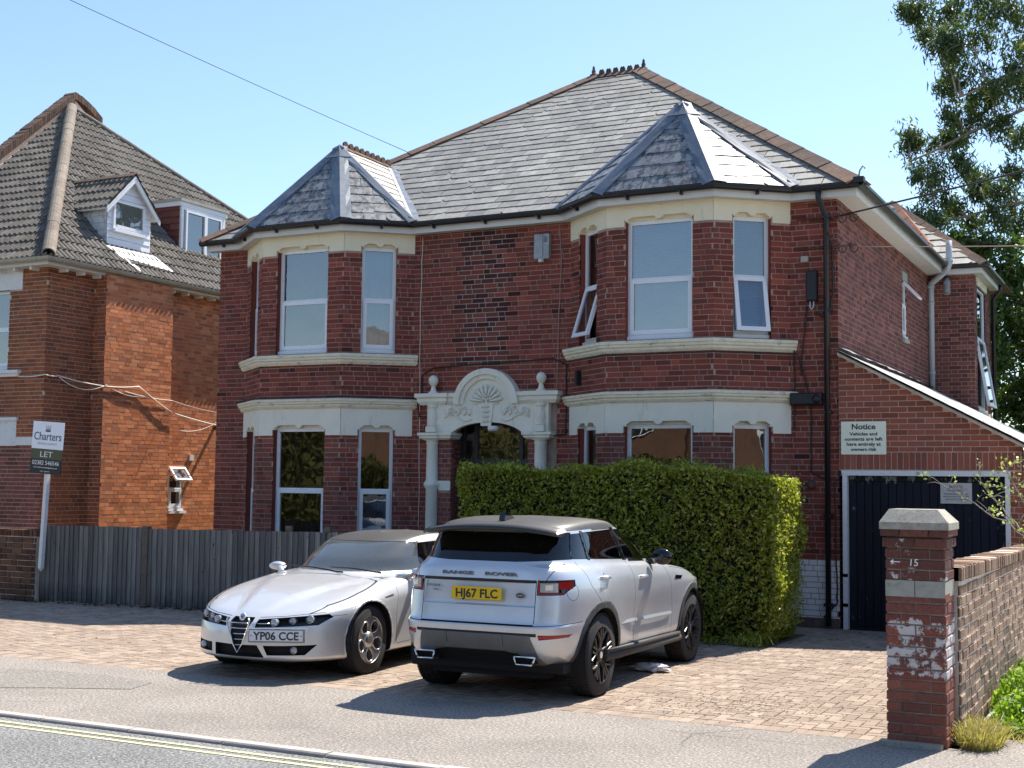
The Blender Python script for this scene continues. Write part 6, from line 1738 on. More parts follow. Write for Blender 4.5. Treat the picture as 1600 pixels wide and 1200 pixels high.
def wheel(parent, x, y, r, w, style, name='wheel'):
    """tyre > rim, disc; outer face towards the sign of y"""
    s = 1 if y > 0 else -1; rr = r * (.70 if style == 'dark' else .70)
    t = MB(); prof = [(rr * .98, -.5), (rr * 1.02, -.47), (r * .90, -.50), (r * .965, -.44), (r * .995, -.34), (r, -.2), (r, .2), (r * .995, .34), (r * .965, .44), (r * .90, .50), (rr * 1.02, .47), (rr * .98, .5)]
    t.lathe((0, 0, 0), [(a, b * w) for a, b in prof], 56, axis=(0, 1, 0))
    t.f = [f for f in t.f if len(f) == 4]; t.m = t.m[:len(t.f)]; t.r = t.r[:len(t.f)]; t.sm = [True] * len(t.f)
    n = 72
    for k in range(n):                                     # tread blocks
        a = 2 * math.pi * k / n; c, q = math.cos(a), math.sin(a)
        for j in (-.36, -.12, .12, .36):
            cc = Vector((c * (r + .0015), j * w, q * (r + .0015))); t.obox(cc, [(-q, 0, c), (0, 1, 0), (c, 0, q)], (math.pi * r / n * .72, w * .085, .004))
    wo = t.build(name, 'tyre', parent, local=True); wo.location = (x, y, r)
    b = MB(); yo = s * w * .5                              # rim
    b.lathe((0, 0, 0), [(rr * .99, yo - s * .0), (rr * .97, yo - s * .004), (rr * .93, yo - s * .02), (rr * .90, yo - s * .07), (rr * .88, -s * w * .45)], 48, axis=(0, 1, 0)); b.f = [f for f in b.f if len(f) == 4]; b.m = b.m[:len(b.f)]; b.r = b.r[:len(b.f)]; b.sm = [True] * len(b.f)
    def P(rad, ang, d): return (rad * math.cos(ang), yo - s * d, rad * math.sin(ang))
    def spoke(a0, r0, a1, r1, w0, w1, d0, d1):
        p0, p1 = Vector(P(r0, a0, d0)), Vector(P(r1, a1, d1)); dr = (p1 - p0); sd = Vector((-dr.z, 0, dr.x)).normalized()
        v = []
        for p, ww in ((p0, w0), (p1, w1)):
            v += [tuple(p + sd * ww), tuple(p - sd * ww), tuple(p - sd * ww * .6 + Vector((0, s * .012, 0))), tuple(p + sd * ww * .6 + Vector((0, s * .012, 0))), tuple(p + sd * ww + Vector((0, -s * .03, 0))), tuple(p - sd * ww + Vector((0, -s * .03, 0)))]
        b.add(v, [(3, 2, 8, 9), (0, 3, 9, 6), (2, 1, 7, 8), (4, 0, 6, 10), (1, 5, 11, 7)])
    if style == 'dark':
        for k in range(5):
            a = 2 * math.pi * k / 5 + .3
            for q in (-1, 1):
                spoke(a + q * .10, .05, a + q * .16, rr * .50, .018, .013, .035, .018); spoke(a + q * .16, rr * .48, a + q * .10, rr * .93, .013, .014, .018, .010)
                spoke(a + q * .16, rr * .50, a + q * .46, rr * .93, .012, .012, .018, .010)
        b.lathe((0, yo - s * .04, 0), [(.075, 0), (.07, s * .02), (.04, s * .028), (.03, s * .030)], 20, axis=(0, 1, 0)); rm = 'rim_dark'
    else:
        fb = bmesh.new(); loops = [[(rr * .95 * math.cos(2 * math.pi * k / 60), rr * .95 * math.sin(2 * math.pi * k / 60)) for k in range(60)]]
        for h in range(5):                                 # five round holes
            a = 2 * math.pi * h / 5 + .95; ca, sa = math.cos(a), math.sin(a)
            loops.append([((rr * .63 + rr * .265 * math.cos(q)) * ca - rr * (.255 + .05 * math.cos(q)) * math.sin(q) * sa, (rr * .63 + rr * .265 * math.cos(q)) * sa + rr * (.255 + .05 * math.cos(q)) * math.sin(q) * ca) for q in [2 * math.pi * k / 28 for k in range(28)]])
        es = []
        for lp in loops:
            vv = [fb.verts.new((x_, 0, z_)) for x_, z_ in lp]; es += [fb.edges.new((vv[i], vv[(i + 1) % len(vv)])) for i in range(len(vv))]
        bmesh.ops.triangle_fill(fb, use_beauty=True, use_dissolve=False, edges=es); fb.verts.index_update()
        def dish(x_, z_): q = math.hypot(x_, z_) / rr; return yo - s * (.034 - .030 * min(1, q / .9) ** 1.5)
        b.add([(v_.co.x, dish(v_.co.x, v_.co.z), v_.co.z) for v_ in fb.verts], [tuple(v_.index for v_ in f_.verts) for f_ in fb.faces], 0, 0, False); fb.free()
        for lp in loops[1:]:
            n_ = len(lp); b.add([(x_, dish(x_, z_), z_) for x_, z_ in lp] + [(x_ * .97, dish(x_, z_) - s * .05, z_ * .97) for x_, z_ in lp], [(i, (i + 1) % n_, n_ + (i + 1) % n_, n_ + i) for i in range(n_)], 0, 0, True)
            b.tube([(x_, dish(x_, z_) + s * .001, z_) for x_, z_ in lp + lp[:1]], .008, 5, cap=False)
        b.lathe((0, yo - s * .045, 0), [(.085, 0), (.08, s * .03), (.045, s * .042), (.036, s * .044)], 20, axis=(0, 1, 0)); rm = 'rim_silver'
    ro = b.build('rim', rm, wo, local=True, fix=False)
    c = MB(); c.lathe((0, yo - s * .012 - (s * .004), 0), [(.032, 0), (.030, s * .008)], 16, axis=(0, 1, 0)); c.build('hub_cap', 'chrome', wo, local=True)
    d = MB(); d.lathe((0, yo - s * .10, 0), [(.05, 0), (rr * .78, 0), (rr * .78, s * .012), (.05, s * .012)], 36, axis=(0, 1, 0)); d.lathe((0, 0, 0), [(rr * .9, 0), (rr * .9, .002)], 30, axis=(0, 1, 0)); d.build('brake_disc', 'brake', wo, local=True)
    return wo
def well(parent, x, y0, y1, r, cz):
    """dark wheel arch liner"""
    b = MB(); n = 20; pr = [(x + r * math.cos(math.pi * (-.12 + 1.24 * k / n)), cz + r * math.sin(math.pi * (-.12 + 1.24 * k / n))) for k in range(n + 1)]
    for i in range(n):
        (xa, za), (xb, zb) = pr[i], pr[i + 1]; b.add([(xa, y0, za), (xb, y0, zb), (xb, y1, zb), (xa, y1, za)], [(0, 1, 2, 3)])
    b.add([(a, y0, z) for a, z in pr], [tuple(range(n + 1))]); b.build('wheel_arch_liner', 'car_gap', parent, local=True)
def plate(parent, o, xd, txt, mat, border=False):
    """registration plate, 520 x 111 mm; o is the centre of its face"""
    o, xd = Vector(o), Vector(xd).normalized(); up = Vector((0, 0, 1)); nrm_ = xd.cross(up)
    b = MB(); b.obox(o - nrm_ * .004, [xd, up, nrm_], (.26, .0555, .004)); p = b.build('number_plate', mat, parent, local=True)
    t_ = text_mesh(p, txt, .105, o + Vector((0, 0, -.038)) + nrm_ * .0004, xd, up, 'ink_black', width=.435, bold=.0022); 
    f = MB()
    for k in (-1, 1):
        f.obox(o + up * k * .054 + nrm_ * .001, [xd, up, nrm_], (.26, .0015, .0012)); f.obox(o + xd * k * .2585 + nrm_ * .001, [xd, up, nrm_], (.0015, .054, .0012))
        if border: f.lathe(o + xd * k * .238 + nrm_ * .001, [(.006, 0), (.005, .002)], 8, axis=nrm_)
    f.build('plate_border', 'ink_black' if border else 'plate_yellow', p, local=True)
    return p
def seat(mb, x, y, z, h=.62):
    mb.box(x - .25, x + .25, y - .24, y + .24, z, z + .18)
    for i in range(5):
        t0, t1 = i / 5, (i + 1) / 5; xx = x - .22 - .16 * t0
        mb.box(xx - .09, xx + .02, y - .23 + .03 * t0, y + .23 - .03 * t0, z + .15 + h * t0, z + .16 + h * t1)
    mb.box(x - .44, x - .34, y - .12, y + .12, z + .17 + h, z + .17 + h + .17)

# ================= the large silver car, seen from behind
suv = thing('parked_car', 'large silver-blue car seen from behind, with yellow plate HJ67 FLC and dark roof', 'car', (-1.43, -6.90, 0), math.radians(91.7), 'cars parked on the driveway')
WB = 2.68
def mod_suv(x, k):
    fl = np.exp(-((x) / .42) ** 2) + np.exp(-((x - WB) / .42) ** 2); door = np.exp(-((x - 1.35) / .75) ** 4)
    amp = [.012, .022, .026, .024, .024, .020, .008, 0, 0, 0, 0, 0, 0, 0][min(k, 13)]; dr = [.0, .010, .028, .022, .022, .004, 0, 0, 0, 0, 0, 0, 0, 0][min(k, 13)]
    return 1 + amp * np.minimum(fl, 1.0) - dr * door
SR = [dict(xr=-.66, xf=3.34, w=.84, nr=5, nf=4, z=[(-.8, .34), (-.4, .30), (.5, .26), (2.4, .26), (3.4, .28)], n=4),
      dict(xr=-.80, xf=3.44, w=.915, nr=5, nf=4, z=.43, n=4),
      dict(xr=-.855, xf=3.50, w=.928, nr=5.2, nf=4, z=.58, n=4),
      dict(xr=-.865, xf=3.52, w=.930, nr=5.2, nf=4, z=.672, n=1),
      dict(xr=-.835, xf=3.52, w=.932, nr=5.2, nf=4, z=.690, n=6),
      dict(xr=-.800, xf=3.50, w=.935, nr=5.2, nf=4, z=.86, n=6),
      dict(xr=-.775, xf=3.40, w=.925, nr=5.0, nf=3.6, z=[(-.8, 1.055), (0, 1.045), (1.5, .985), (2.6, .94), (3.4, .88)], n=5),
      dict(xr=-.755, xf=3.20, w=.885, nr=4.8, nf=3.2, z=[(-.8, 1.155), (0, 1.145), (1.3, 1.095), (2.2, 1.045), (3.2, .945)], n=3),
      dict(xr=-.715, xf=2.12, w=.835, nr=4.4, nf=3.4, z=[(-.7, 1.215), (0, 1.20), (1.2, 1.15), (2.1, 1.115)], n=7),
      dict(xr=-.605, xf=1.62, w=.790, nr=4.4, nf=3.6, z=[(-.6, 1.35), (1.6, 1.33)], n=7),
      dict(xr=-.49, xf=1.14, w=.738, nr=4.4, nf=3.8, z=[(-.5, 1.475), (.4, 1.495), (1.2, 1.485)], n=4),
      dict(xr=-.43, xf=.98, w=.692, nr=4.4, nf=3.8, z=[(-.5, 1.520), (.4, 1.555), (1.0, 1.535)], n=5),
      dict(xr=-.36, xf=.72, w=.48, nr=3.6, nf=3.4, z=[(-.5, 1.545), (.2, 1.590), (.8, 1.575)], n=5),
      dict(xr=-.30, xf=.62, w=.002, nr=3, nf=3, z=[(-.3, 1.560), (.2, 1.602), (.7, 1.590)], n=1)]
for r_ in SR[:8]: r_['xm'] = 1.8; r_['nr'] = r_['nr'] * 1.3
bm = shell(SR, 150, mod=mod_suv)
suv.scale = (1, .94, 1)
side = lambda s: (lambda f: f.calc_center_median().y * s > .45)
rear = lambda f: f.calc_center_median().x < -.25 and f.normal.x < -.25
frontf = lambda f: f.calc_center_median().x > 2.6
anyf = lambda f: True
B0 = 0
# lower dark cladding and arches
for s in (-1, 1):
    carve(bm, [(-.9, .2), (3.6, .2), (3.6, .395), (2.68, .37), (.2, .41), (-.9, .44)], 'side', side(s), 2)
    for ax_, rr in ((0, .475), (WB, .475)):
        fs = carve(bm, circle(ax_, .385, rr, 32), 'side', side(s), 3)
    for ax_ in (0, WB):
        fs = carve(bm, circle(ax_, .375, .415, 32), 'side', side(s)); bmesh.ops.delete(bm, geom=fs, context='FACES')
    # windows
    carve(bm, [(-.60, 1.245), (-.10, 1.228), (-.13, 1.462), (-.40, 1.452)], 'side', side(s), 20)
    carve(bm, [(-.055, 1.226), (.76, 1.190), (.62, 1.478), (-.085, 1.466)], 'side', side(s), 21)
    carve(bm, [(.84, 1.188), (1.66, 1.150), (1.20, 1.40), (1.02, 1.468), (.70, 1.478)], 'side', side(s), 22)
    carve(bm, [(-.105, 1.22), (-.05, 1.215), (-.08, 1.48), (-.135, 1.48)], 'side', side(s), 4, (0,)); carve(bm, [(.75, 1.18), (.86, 1.178), (.70, 1.495), (.60, 1.495)], 'side', side(s), 4, (0,))
    # door shut lines
    line_gap(bm, [(-.33, 1.21), (-.22, 1.0), (-.06, .86), (.22, .74), (.36, .60), (.36, .40)], 'side', side(s), 5)
    line_gap(bm, [(.80, 1.18), (.86, .9), (.87, .40)], 'side', side(s), 5)
    line_gap(bm, [(1.80, 1.10), (1.94, .9), (2.02, .62), (2.0, .40)], 'side', side(s), 5)
    line_gap(bm, [(.35, .405), (2.02, .38)], 'side', side(s), 5)
    line_gap(bm, [(2.0, 1.06), (2.9, .965), (3.3, .90)], 'side', side(s), 5, .004)
    line_gap(bm, [(-.86, .678), (-.40, .70)], 'side', side(s), 5, .005)
    # roof panel dark
# fuel flap on the near side
cf = circle(-.52, .965, .075, 16); line_gap(bm, cf + [cf[0]], 'side', side(-1), 5, .004)
# the dark roof and spoiler edge
carve(bm, [(-.6, -.9), (1.5, -.9), (1.5, .9), (-.6, .9)], 'top', lambda f: f.calc_center_median().z > 1.485, 6, (0,))
for s in (-1, 1): carve(bm, [(.9, 1.16), (1.95, 1.10), (1.22, 1.47), (1.02, 1.49), (.98, 1.47)], 'side', lambda f, s=s: f.calc_center_median().y * s > .5 and f.calc_center_median().z > 1.15, 4, (0,))
# windscreen
carve(bm, [(-.60, 1.42), (-.74, 1.145), (.74, 1.145), (.60, 1.42)], 'end', lambda f: f.calc_center_median().x > 1.0 and f.calc_center_median().z > 1.13 and f.normal.x > .3, 23)
carve(bm, [(-.60, 1.47), (-.60, 1.42), (.60, 1.42), (.60, 1.47)], 'end', lambda f: f.calc_center_median().x > .9 and f.calc_center_median().z > 1.13 and f.normal.x > .2, 23)
# rear screen, widening upwards
carve(bm, [(-.76, 1.235), (-.35, 1.218), (.35, 1.218), (.76, 1.235), (.70, 1.47), (-.70, 1.47)], 'end', rear, 24)
# tailgate shut lines and steps
line_gap(bm, [(-.74, 1.20), (-.665, 1.06)], 'end', rear, 5, .006); line_gap(bm, [(.74, 1.20), (.665, 1.06)], 'end', rear, 5, .006)
for s in (-1, 1): line_gap(bm, [(s * .585, 1.055), (s * .585, .70)], 'end', rear, 5, .007)
carve(bm, [(-.585, 1.042), (.585, 1.042), (.585, 1.068), (-.585, 1.068)], 'end', rear, 7)
carve(bm, [(-.585, .676), (.585, .676), (.585, .690), (-.585, .690)], 'end', rear, 5)
carve(bm, [(-.58, .835), (.58, .835), (.56, 1.040), (-.56, 1.040)], 'end', rear, 25, (0,))
# tail lamps
for s in (-1, 1):
    carve(bm, [(s * .595, .938), (s * .80, .940), (s * .895, 1.068), (s * .595, 1.068)], 'end', lambda f, s=s: f.calc_center_median().x < -.48 and f.calc_center_median().y * s > .4, 26, (0,))
    carve(bm, [(s * .64, .562), (s * .84, .580), (s * .86, .604), (s * .63, .606)], 'end', lambda f, s=s: f.calc_center_median().x < -.5, 27, (0,))
# bumper lower insert
carve(bm, [(-.62, .618), (.62, .618), (.62, .59), (-.62, .59)], 'end', rear, 7, (0, 2))
carve(bm, [(-.66, .28), (.66, .28), (.56, .600), (-.56, .600)], 'end', lambda f: f.calc_center_median().x < -.3, 8, (0, 2, 7))
carve(bm, [(-.50, .28), (.50, .28), (.44, .43), (.30, .455), (-.30, .455), (-.44, .43)], 'end', lambda f: f.calc_center_median().x < -.3, 9, (0, 2, 7, 8))
for x_ in (-.29, .29): line_gap(bm, [(x_, .50), (x_, .60)], 'end', rear, 5, .004, (8,))
# front lamps and grille, hidden here
carve(bm, [(-.55, .80), (.55, .80), (.60, .90), (-.60, .90)], 'end', lambda f: f.calc_center_median().x > 3.0 and f.normal.x > .3, 7, (0,))
carve(bm, [(-.60, .40), (.60, .40), (.70, .60), (-.70, .60)], 'end', lambda f: f.calc_center_median().x > 3.0 and f.normal.x > .3, 7, (0, 2))
for s in (-1, 1): carve(bm, [(s * .62, .80), (s * .93, .84), (s * .90, .93), (s * .62, .90)], 'end', lambda f, s=s: f.calc_center_median().x > 2.8, 28, (0,))
out = split_shell(bm, suv, {20: ('side_window', 'car_glass_dark', -.006), 21: ('side_window', 'car_glass_dark', -.006), 22: ('side_window', 'car_glass_clear', -.006), 23: ('windscreen', 'car_glass_clear', -.004), 24: ('rear_window', 'car_glass_dark', -.008),
                            25: ('plate_recess', 'silver_blue', -.016), 26: ('tail_lamp', 'gloss_black', -.004), 27: ('reflector', 'lamp_red', -.003), 28: ('headlight', 'lamp_clear', -.004),
                            2: ('lower_cladding', 'trim_dark', 0), 3: ('arch_trim', 'trim_dark', .006), 4: ('window_pillar', 'gloss_black', -.001), 5: ('shut_line', 'car_gap', -.006), 6: ('roof', 'dusty_roof', 0),
                            7: ('black_insert', 'car_black', -.006), 8: ('bumper_insert', 'satin_grey', .004), 9: ('under_bumper', 'car_gap', -.03)})
me = bpy.data.meshes.new('body'); bm.to_mesh(me); bm.free(); me.materials.append(MATS['silver_blue']); bo_ = bpy.data.objects.new('body', me); COL.objects.link(bo_); bo_.parent = suv
# spoiler lip over the rear screen
b = MB(); n = 20; v = []
for i in range(n + 1):
    y = -.71 + 1.42 * i / n; k = 1 - (abs(y) / .71) ** 3 * .9; k2 = 1 - (abs(y) / .71) ** 4
    xe = -.60 - .10 * k2; zt = 1.478 + .052 * (1 - (abs(y) / .71) ** 2.4)
    v += [(-.36, y * .98, zt + .022), (xe, y, zt - .012), (xe + .012, y, zt - .038), (-.44, y * .99, zt - .045)]
f = []
for i in range(n):
    for j in range(3): f.append((4 * i + j, 4 * i + j + 1, 4 * i + 5 + j, 4 * i + 4 + j))
f += [(0, 3, 2, 1), (4 * n, 4 * n + 1, 4 * n + 2, 4 * n + 3)]
b.add(v, f, 0, 0, True); sp_ = b.build('spoiler', 'dusty_roof', suv, local=True, fix=True)
b = MB()
for s in (-1, 1): b.add([(-.60, s * .715, 1.458), (-.42, s * .735, 1.478), (-.42, s * .71, 1.505), (-.58, s * .695, 1.48)], [(0, 1, 2, 3) if s < 0 else (3, 2, 1, 0)])
b.build('spoiler_end', 'silver_blue', suv, local=True)
b = MB(); b.fpoly(Frame((-.42, .0), (-.20, .0)), [(0, 0), (.26, 0), (.12, .06), (.02, .075)], -.03, .03, back=True)
for i, v_ in enumerate(b.v): b.v[i] = (v_[0] + .10, v_[1], v_[2] + 1.565)
b.build('aerial_fin', 'gloss_black', suv, local=True)
# lettering, badge, plate
def on_rear(z): return pchip([.58, .672, .69, .86, 1.055, 1.155, 1.215], [-.855, -.865, -.835, -.800, -.775, -.755, -.715], z)
def rear_text(txt, yl, yr, z, size, mat, tilt=.15, bold=.001):
    xd = Vector((0, -1, 0)); upv = Vector((math.sin(tilt), 0, math.cos(tilt)))
    t_ = text_mesh(suv, txt, size, Vector((float(on_rear(z)) - .012, (yl + yr) / 2, z)), xd, upv, mat, width=abs(yl - yr), bold=bold, name='tailgate_lettering'); return t_
suv['x'] = 0; del suv['x']
def text_local(*a, **k): return text_mesh(*a, **k)
_rl = rootloc
def rootloc(p):
    """car parts are built in the car's own axes"""
    q = p
    while q is not None:
        if q.name.startswith('parked_car'): return Vector((0, 0, 0))
        q = q.parent
    return _rl(p)
rear_text('RANGE', .385, .06, 1.098, .040, 'satin_grey', bold=.0016); rear_text('ROVER', -.06, -.40, 1.098, .040, 'satin_grey', bold=.0016); rear_text('EVOQUE', .535, .395, .985, .026, 'satin_grey', 0, .0008); rear_text('TD4', .47, .415, .950, .018, 'satin_grey', 0)
plate(suv, (-.820, 0.0, .940), (0, -1, 0), 'HJ67 FLC', 'plate_yellow')
b = MB(); b.lathe((-.795, -.44, .935), [(.043, 0), (.043, .006), (.036, .009)], 24, axis=(-1, 0, 0))
for i, v_ in enumerate(b.v): b.v[i] = (v_[0], v_[1], .935 + (v_[2] - .935) * .52)
bd = b.build('badge', 'satin_grey', suv, local=True)
b = MB(); b.lathe((-.805, -.44, .935), [(.037, 0), (.036, .001)], 24, axis=(-1, 0, 0))
for i, v_ in enumerate(b.v): b.v[i] = (v_[0], v_[1], .935 + (v_[2] - .935) * .52)
b.build('badge_face', 'board_olive', bd, local=True)
text_mesh(bd, 'LAND ROVER', .010, Vector((-.8065, -.44, .932)), Vector((0, -1, 0)), Vector((0, 0, 1)), 'ink_white', width=.055, name='badge_lettering')
# tail lamp optics
for s in (-1, 1):
    b = MB(); o26 = out[26]
    def lp(y0, y1, z0, z1, mat, nm, off=.004, curve=True):
        b = MB(); n = 10; v = []
        for i in range(n + 1):
            y = y0 + (y1 - y0) * i / n
            xs_, ys_ = half_outline(-.787, 3.45, .932, 6.6, 3.8, 400, 1.8); k_ = int(np.argmax(ys_[:150] > .925)) or 149; x = float(np.interp(y, ys_[:k_], xs_[:k_]))
            v += [(x - off, s * y, z0), (x - off, s * y, z1)]
        b.add(v, [(2 * i, 2 * i + 2, 2 * i + 3, 2 * i + 1) if s > 0 else (2 * i, 2 * i + 1, 2 * i + 3, 2 * i + 2) for i in range(n)], 0, 0, True)
        return b.build(nm, mat, out[26], local=True)
    lp(.605, .622, .945, 1.062, 'lamp_red', 'lamp_segment'); lp(.622, .80, .948, .958, 'lamp_red', 'lamp_segment'); lp(.625, .765, .966, 1.045, 'lamp_clear', 'lamp_segment'); lp(.67, .73, .985, 1.03, 'chrome', 'lamp_segment', .007)
    lp(.77, .845, .990, 1.058, 'lamp_red', 'lamp_segment', .005)
    b = MB(); y0 = s * .52                                 # exhaust tips
    pts = [(-.09, .352), (.075, .352), (.105, .418), (-.105, .418)]
    for k in range(4):
        (a0, c0), (a1, c1) = pts[k], pts[(k + 1) % 4]; b.tube([(-.855, y0 + s * a0, c0), (-.855, y0 + s * a1, c1)], .009, 6)
        b.add([(-.855, y0 + s * a0, c0), (-.855, y0 + s * a1, c1), (-.70, y0 + s * a1 * .9, c1), (-.70, y0 + s * a0 * .9, c0)], [(0, 1, 2, 3)])
    b.build('exhaust_tip', 'chrome', suv, local=True)
    b = MB(); b.add([(-.80, y0 + s * p[0], p[1]) for p in pts], [(0, 1, 2, 3)]); b.build('exhaust_mouth', 'car_gap', suv, local=True)
# underside
b = MB(); b.box(-.62, 3.2, -.80, .80, .26, .34); b.box(-.55, -.2, -.6, .6, .20, .30); b.build('underbody', 'car_gap', suv, local=True)
for x_ in (0, WB):
    for s in (-1, 1):
        wheel(suv, x_, s * .808, .367, .235, 'dark'); well(suv, x_, s * .58, s * .925, .43, .375)
# handles, mirrors, side strips
for s in (-1, 1):
    for x_, z_ in ((.0, 1.055), (1.02, 1.005)):
        b = MB(); yb = s * .905
        b.tube([(x_ - .02, yb, z_), (x_ + .0, yb + s * .035, z_ + .004), (x_ + .15, yb + s * .035, z_), (x_ + .175, yb, z_ - .004)], [.015, .018, .018, .013], 8)
        b.build('door_handle', 'silver_blue', suv, local=True)
        b = MB(); b.lathe((x_ + .075, s * .890, z_ - .004), [(.042, 0), (.044, .016)], 18, axis=(0, s, 0)); b.build('handle_cup', 'car_gap', suv, local=True)
    b = MB()
    b.tube([(1.48, s * .82, 1.13), (1.46, s * .92, 1.14)], .03, 8)
    b.lathe((1.40, s * 1.02, 1.19), [(.02, -.055), (.075, -.035), (.085, .01), (.06, .07), (.01, .095)], 18, axis=(1, 0, .0))
    for i, v_ in enumerate(b.v):
        if i > 20: b.v[i] = (v_[0], s * 1.02 + (v_[1] - s * 1.02) * 1.35, v_[2])
    b.build('door_mirror', 'gloss_black', suv, local=True)
    b = MB(); yy = s * .928
    for x0, x1, z0, z1 in ((.37, .86, .60, .60), (.88, 1.98, .595, .575)): b.add([(x0, yy - s * .008, z0 + .028), (x1, yy - s * .008, z1 + .028), (x1, yy + s * .002, z1), (x0, yy + s * .002, z0)], [(0, 1, 2, 3)])
    b.build('door_crease', 'silver_blue', suv, local=True, fix=True)
    b = MB(); b.fpoly(Frame((2.06, 0), (2.36, 0)), [(0, .93), (.20, .915), (.25, .95), (.05, .965)], 0, .012)
    for i, v_ in enumerate(b.v): b.v[i] = (v_[0], s * (.925 - v_[1] * 1), v_[2])
    b.build('side_vent', 'gloss_black', suv, local=True, fix=True)
    b = MB(); b.tube([(.10, s * .925, .39), (1.0, s * .925, .37), (2.25, s * .92, .35)], [.02, .024, .02], 6); b.tube([(.1, s * .90, .33), (2.3, s * .90, .30)], .04, 6); b.build('sill', 'trim_dark', suv, local=True)
b = MB()
for s in (-1, 1): seat(b, 1.45, s * .36, .48); seat(b, .52, s * .36, .50)
b.box(1.75, 2.05, -.75, .75, .80, 1.06); b.box(-.2, 2.1, -.78, .78, .40, .46); b.build('interior', 'cabin', suv, local=True)
b = MB(); b.tube([(1.62 + .03 * math.sin(a), .36 + .18 * math.cos(a), 1.02 + .17 * math.sin(a)) for a in [k * math.pi / 8 for k in range(17)]], .014, 6); b.build('steering_wheel', 'cabin', suv, local=True)
plate(suv, (3.53, 0, .50), (0, 1, 0), 'HJ67 FLC', 'plate_white')

# ================= the silver coupe, nose towards the road
cpe = thing('parked_car', 'pale silver coupe facing the road, with V-shaped grille and white plate YP06 CCE', 'car', (-4.01, -4.30, 0), math.radians(-89.0), 'cars parked on the driveway')
WA = 2.53
def mod_c(x, k):
    fl = np.exp(-((x) / .45) ** 2) + np.exp(-((x - WA) / .45) ** 2); door = np.exp(-((x - 1.3) / .7) ** 4)
    amp = [.010, .018, .020, .020, .014, 0, 0, 0, 0, 0, 0, 0][min(k, 11)]; dr = [0, .006, .018, .014, .0, 0, 0, 0, 0, 0, 0, 0][min(k, 11)]
    return 1 + amp * np.minimum(fl, 1.0) - dr * door
CR = [dict(xr=-.72, xf=3.40, w=.84, nr=4, nf=2.9, z=.185, n=3),
      dict(xr=-.84, xf=3.465, w=.885, nr=4, nf=2.8, z=.215, n=5),
      dict(xr=-.89, xf=3.475, w=.895, nr=4, nf=2.7, z=.40, n=6),
      dict(xr=-.90, xf=3.45, w=.900, nr=4, nf=2.7, z=[(-.9, .66), (0, .64), (2.5, .575), (3.4, .525)], n=5),
      dict(xr=-.885, xf=3.395, w=.895, nr=3.8, nf=2.7, z=[(-.9, .82), (0, .80), (1.3, .765), (2.5, .69), (3.0, .635), (3.4, .575)], n=4),
      dict(xr=-.86, xf=3.32, w=.855, nr=3.6, nf=2.7, z=[(-.9, .915), (0, .905), (1.3, .875), (2.3, .80), (3.0, .69), (3.35, .615)], n=7),
      dict(xr=-.78, xf=2.75, w=.80, nr=3.4, nf=2.8, z=[(-.8, .965), (0, .955), (1.3, .925), (2.2, .875), (2.75, .795)], n=5),
      dict(xr=-.62, xf=2.07, w=.755, nr=3.4, nf=2.5, z=[(-.6, 1.00), (0, .985), (1.3, .955), (2.1, .925)], n=7),
      dict(xr=-.34, xf=1.76, w=.665, nr=3.4, nf=2.9, z=[(-.4, 1.13), (1.7, 1.10)], n=7),
      dict(xr=.02, xf=1.43, w=.560, nr=3.4, nf=3.2, z=[(0, 1.262), (.6, 1.285), (1.43, 1.248)], n=4),
      dict(xr=.16, xf=1.28, w=.495, nr=3.4, nf=3.2, z=[(0, 1.300), (.6, 1.322), (1.28, 1.283)], n=5),
      dict(xr=.28, xf=1.08, w=.30, nr=3, nf=3, z=[(.2, 1.335), (.6, 1.342), (1.08, 1.318)], n=4), dict(xr=.34, xf=.90, w=.002, nr=3, nf=3, z=1.350, n=1)]
def deform_c(B):
    x, y, z = B[..., 0], B[..., 1], B[..., 2]
    # raised centre of the bonnet that narrows to the grille, soft hollow beside it
    e = .13 + (3.42 - x) * .40; m = np.clip((x - 1.95) / .25, 0, 1) * np.clip((3.40 - x) / .25, 0, 1) * np.clip((z - (.57 + (3.4 - x) * .06)) / .06, 0, 1)
    s = np.clip((e - np.abs(y)) / .09, 0, 1); s = s * s * (3 - 2 * s)
    B[..., 2] += m * (.026 * s)
    # nose pushed out round the grille
    g = np.clip((x - 3.2) / .2, 0, 1) * np.exp(-(y / .17) ** 2) * np.clip((z - .2) / .1, 0, 1); B[..., 0] += g * .045
    return B
for r_ in CR[:6]: r_['xm'] = 2.25; r_['nr'] = 7.5
bm = shell(CR, 170, deform=deform_c, mod=mod_c)
nose = lambda f: f.calc_center_median().x > 2.7 and f.normal.x > .12
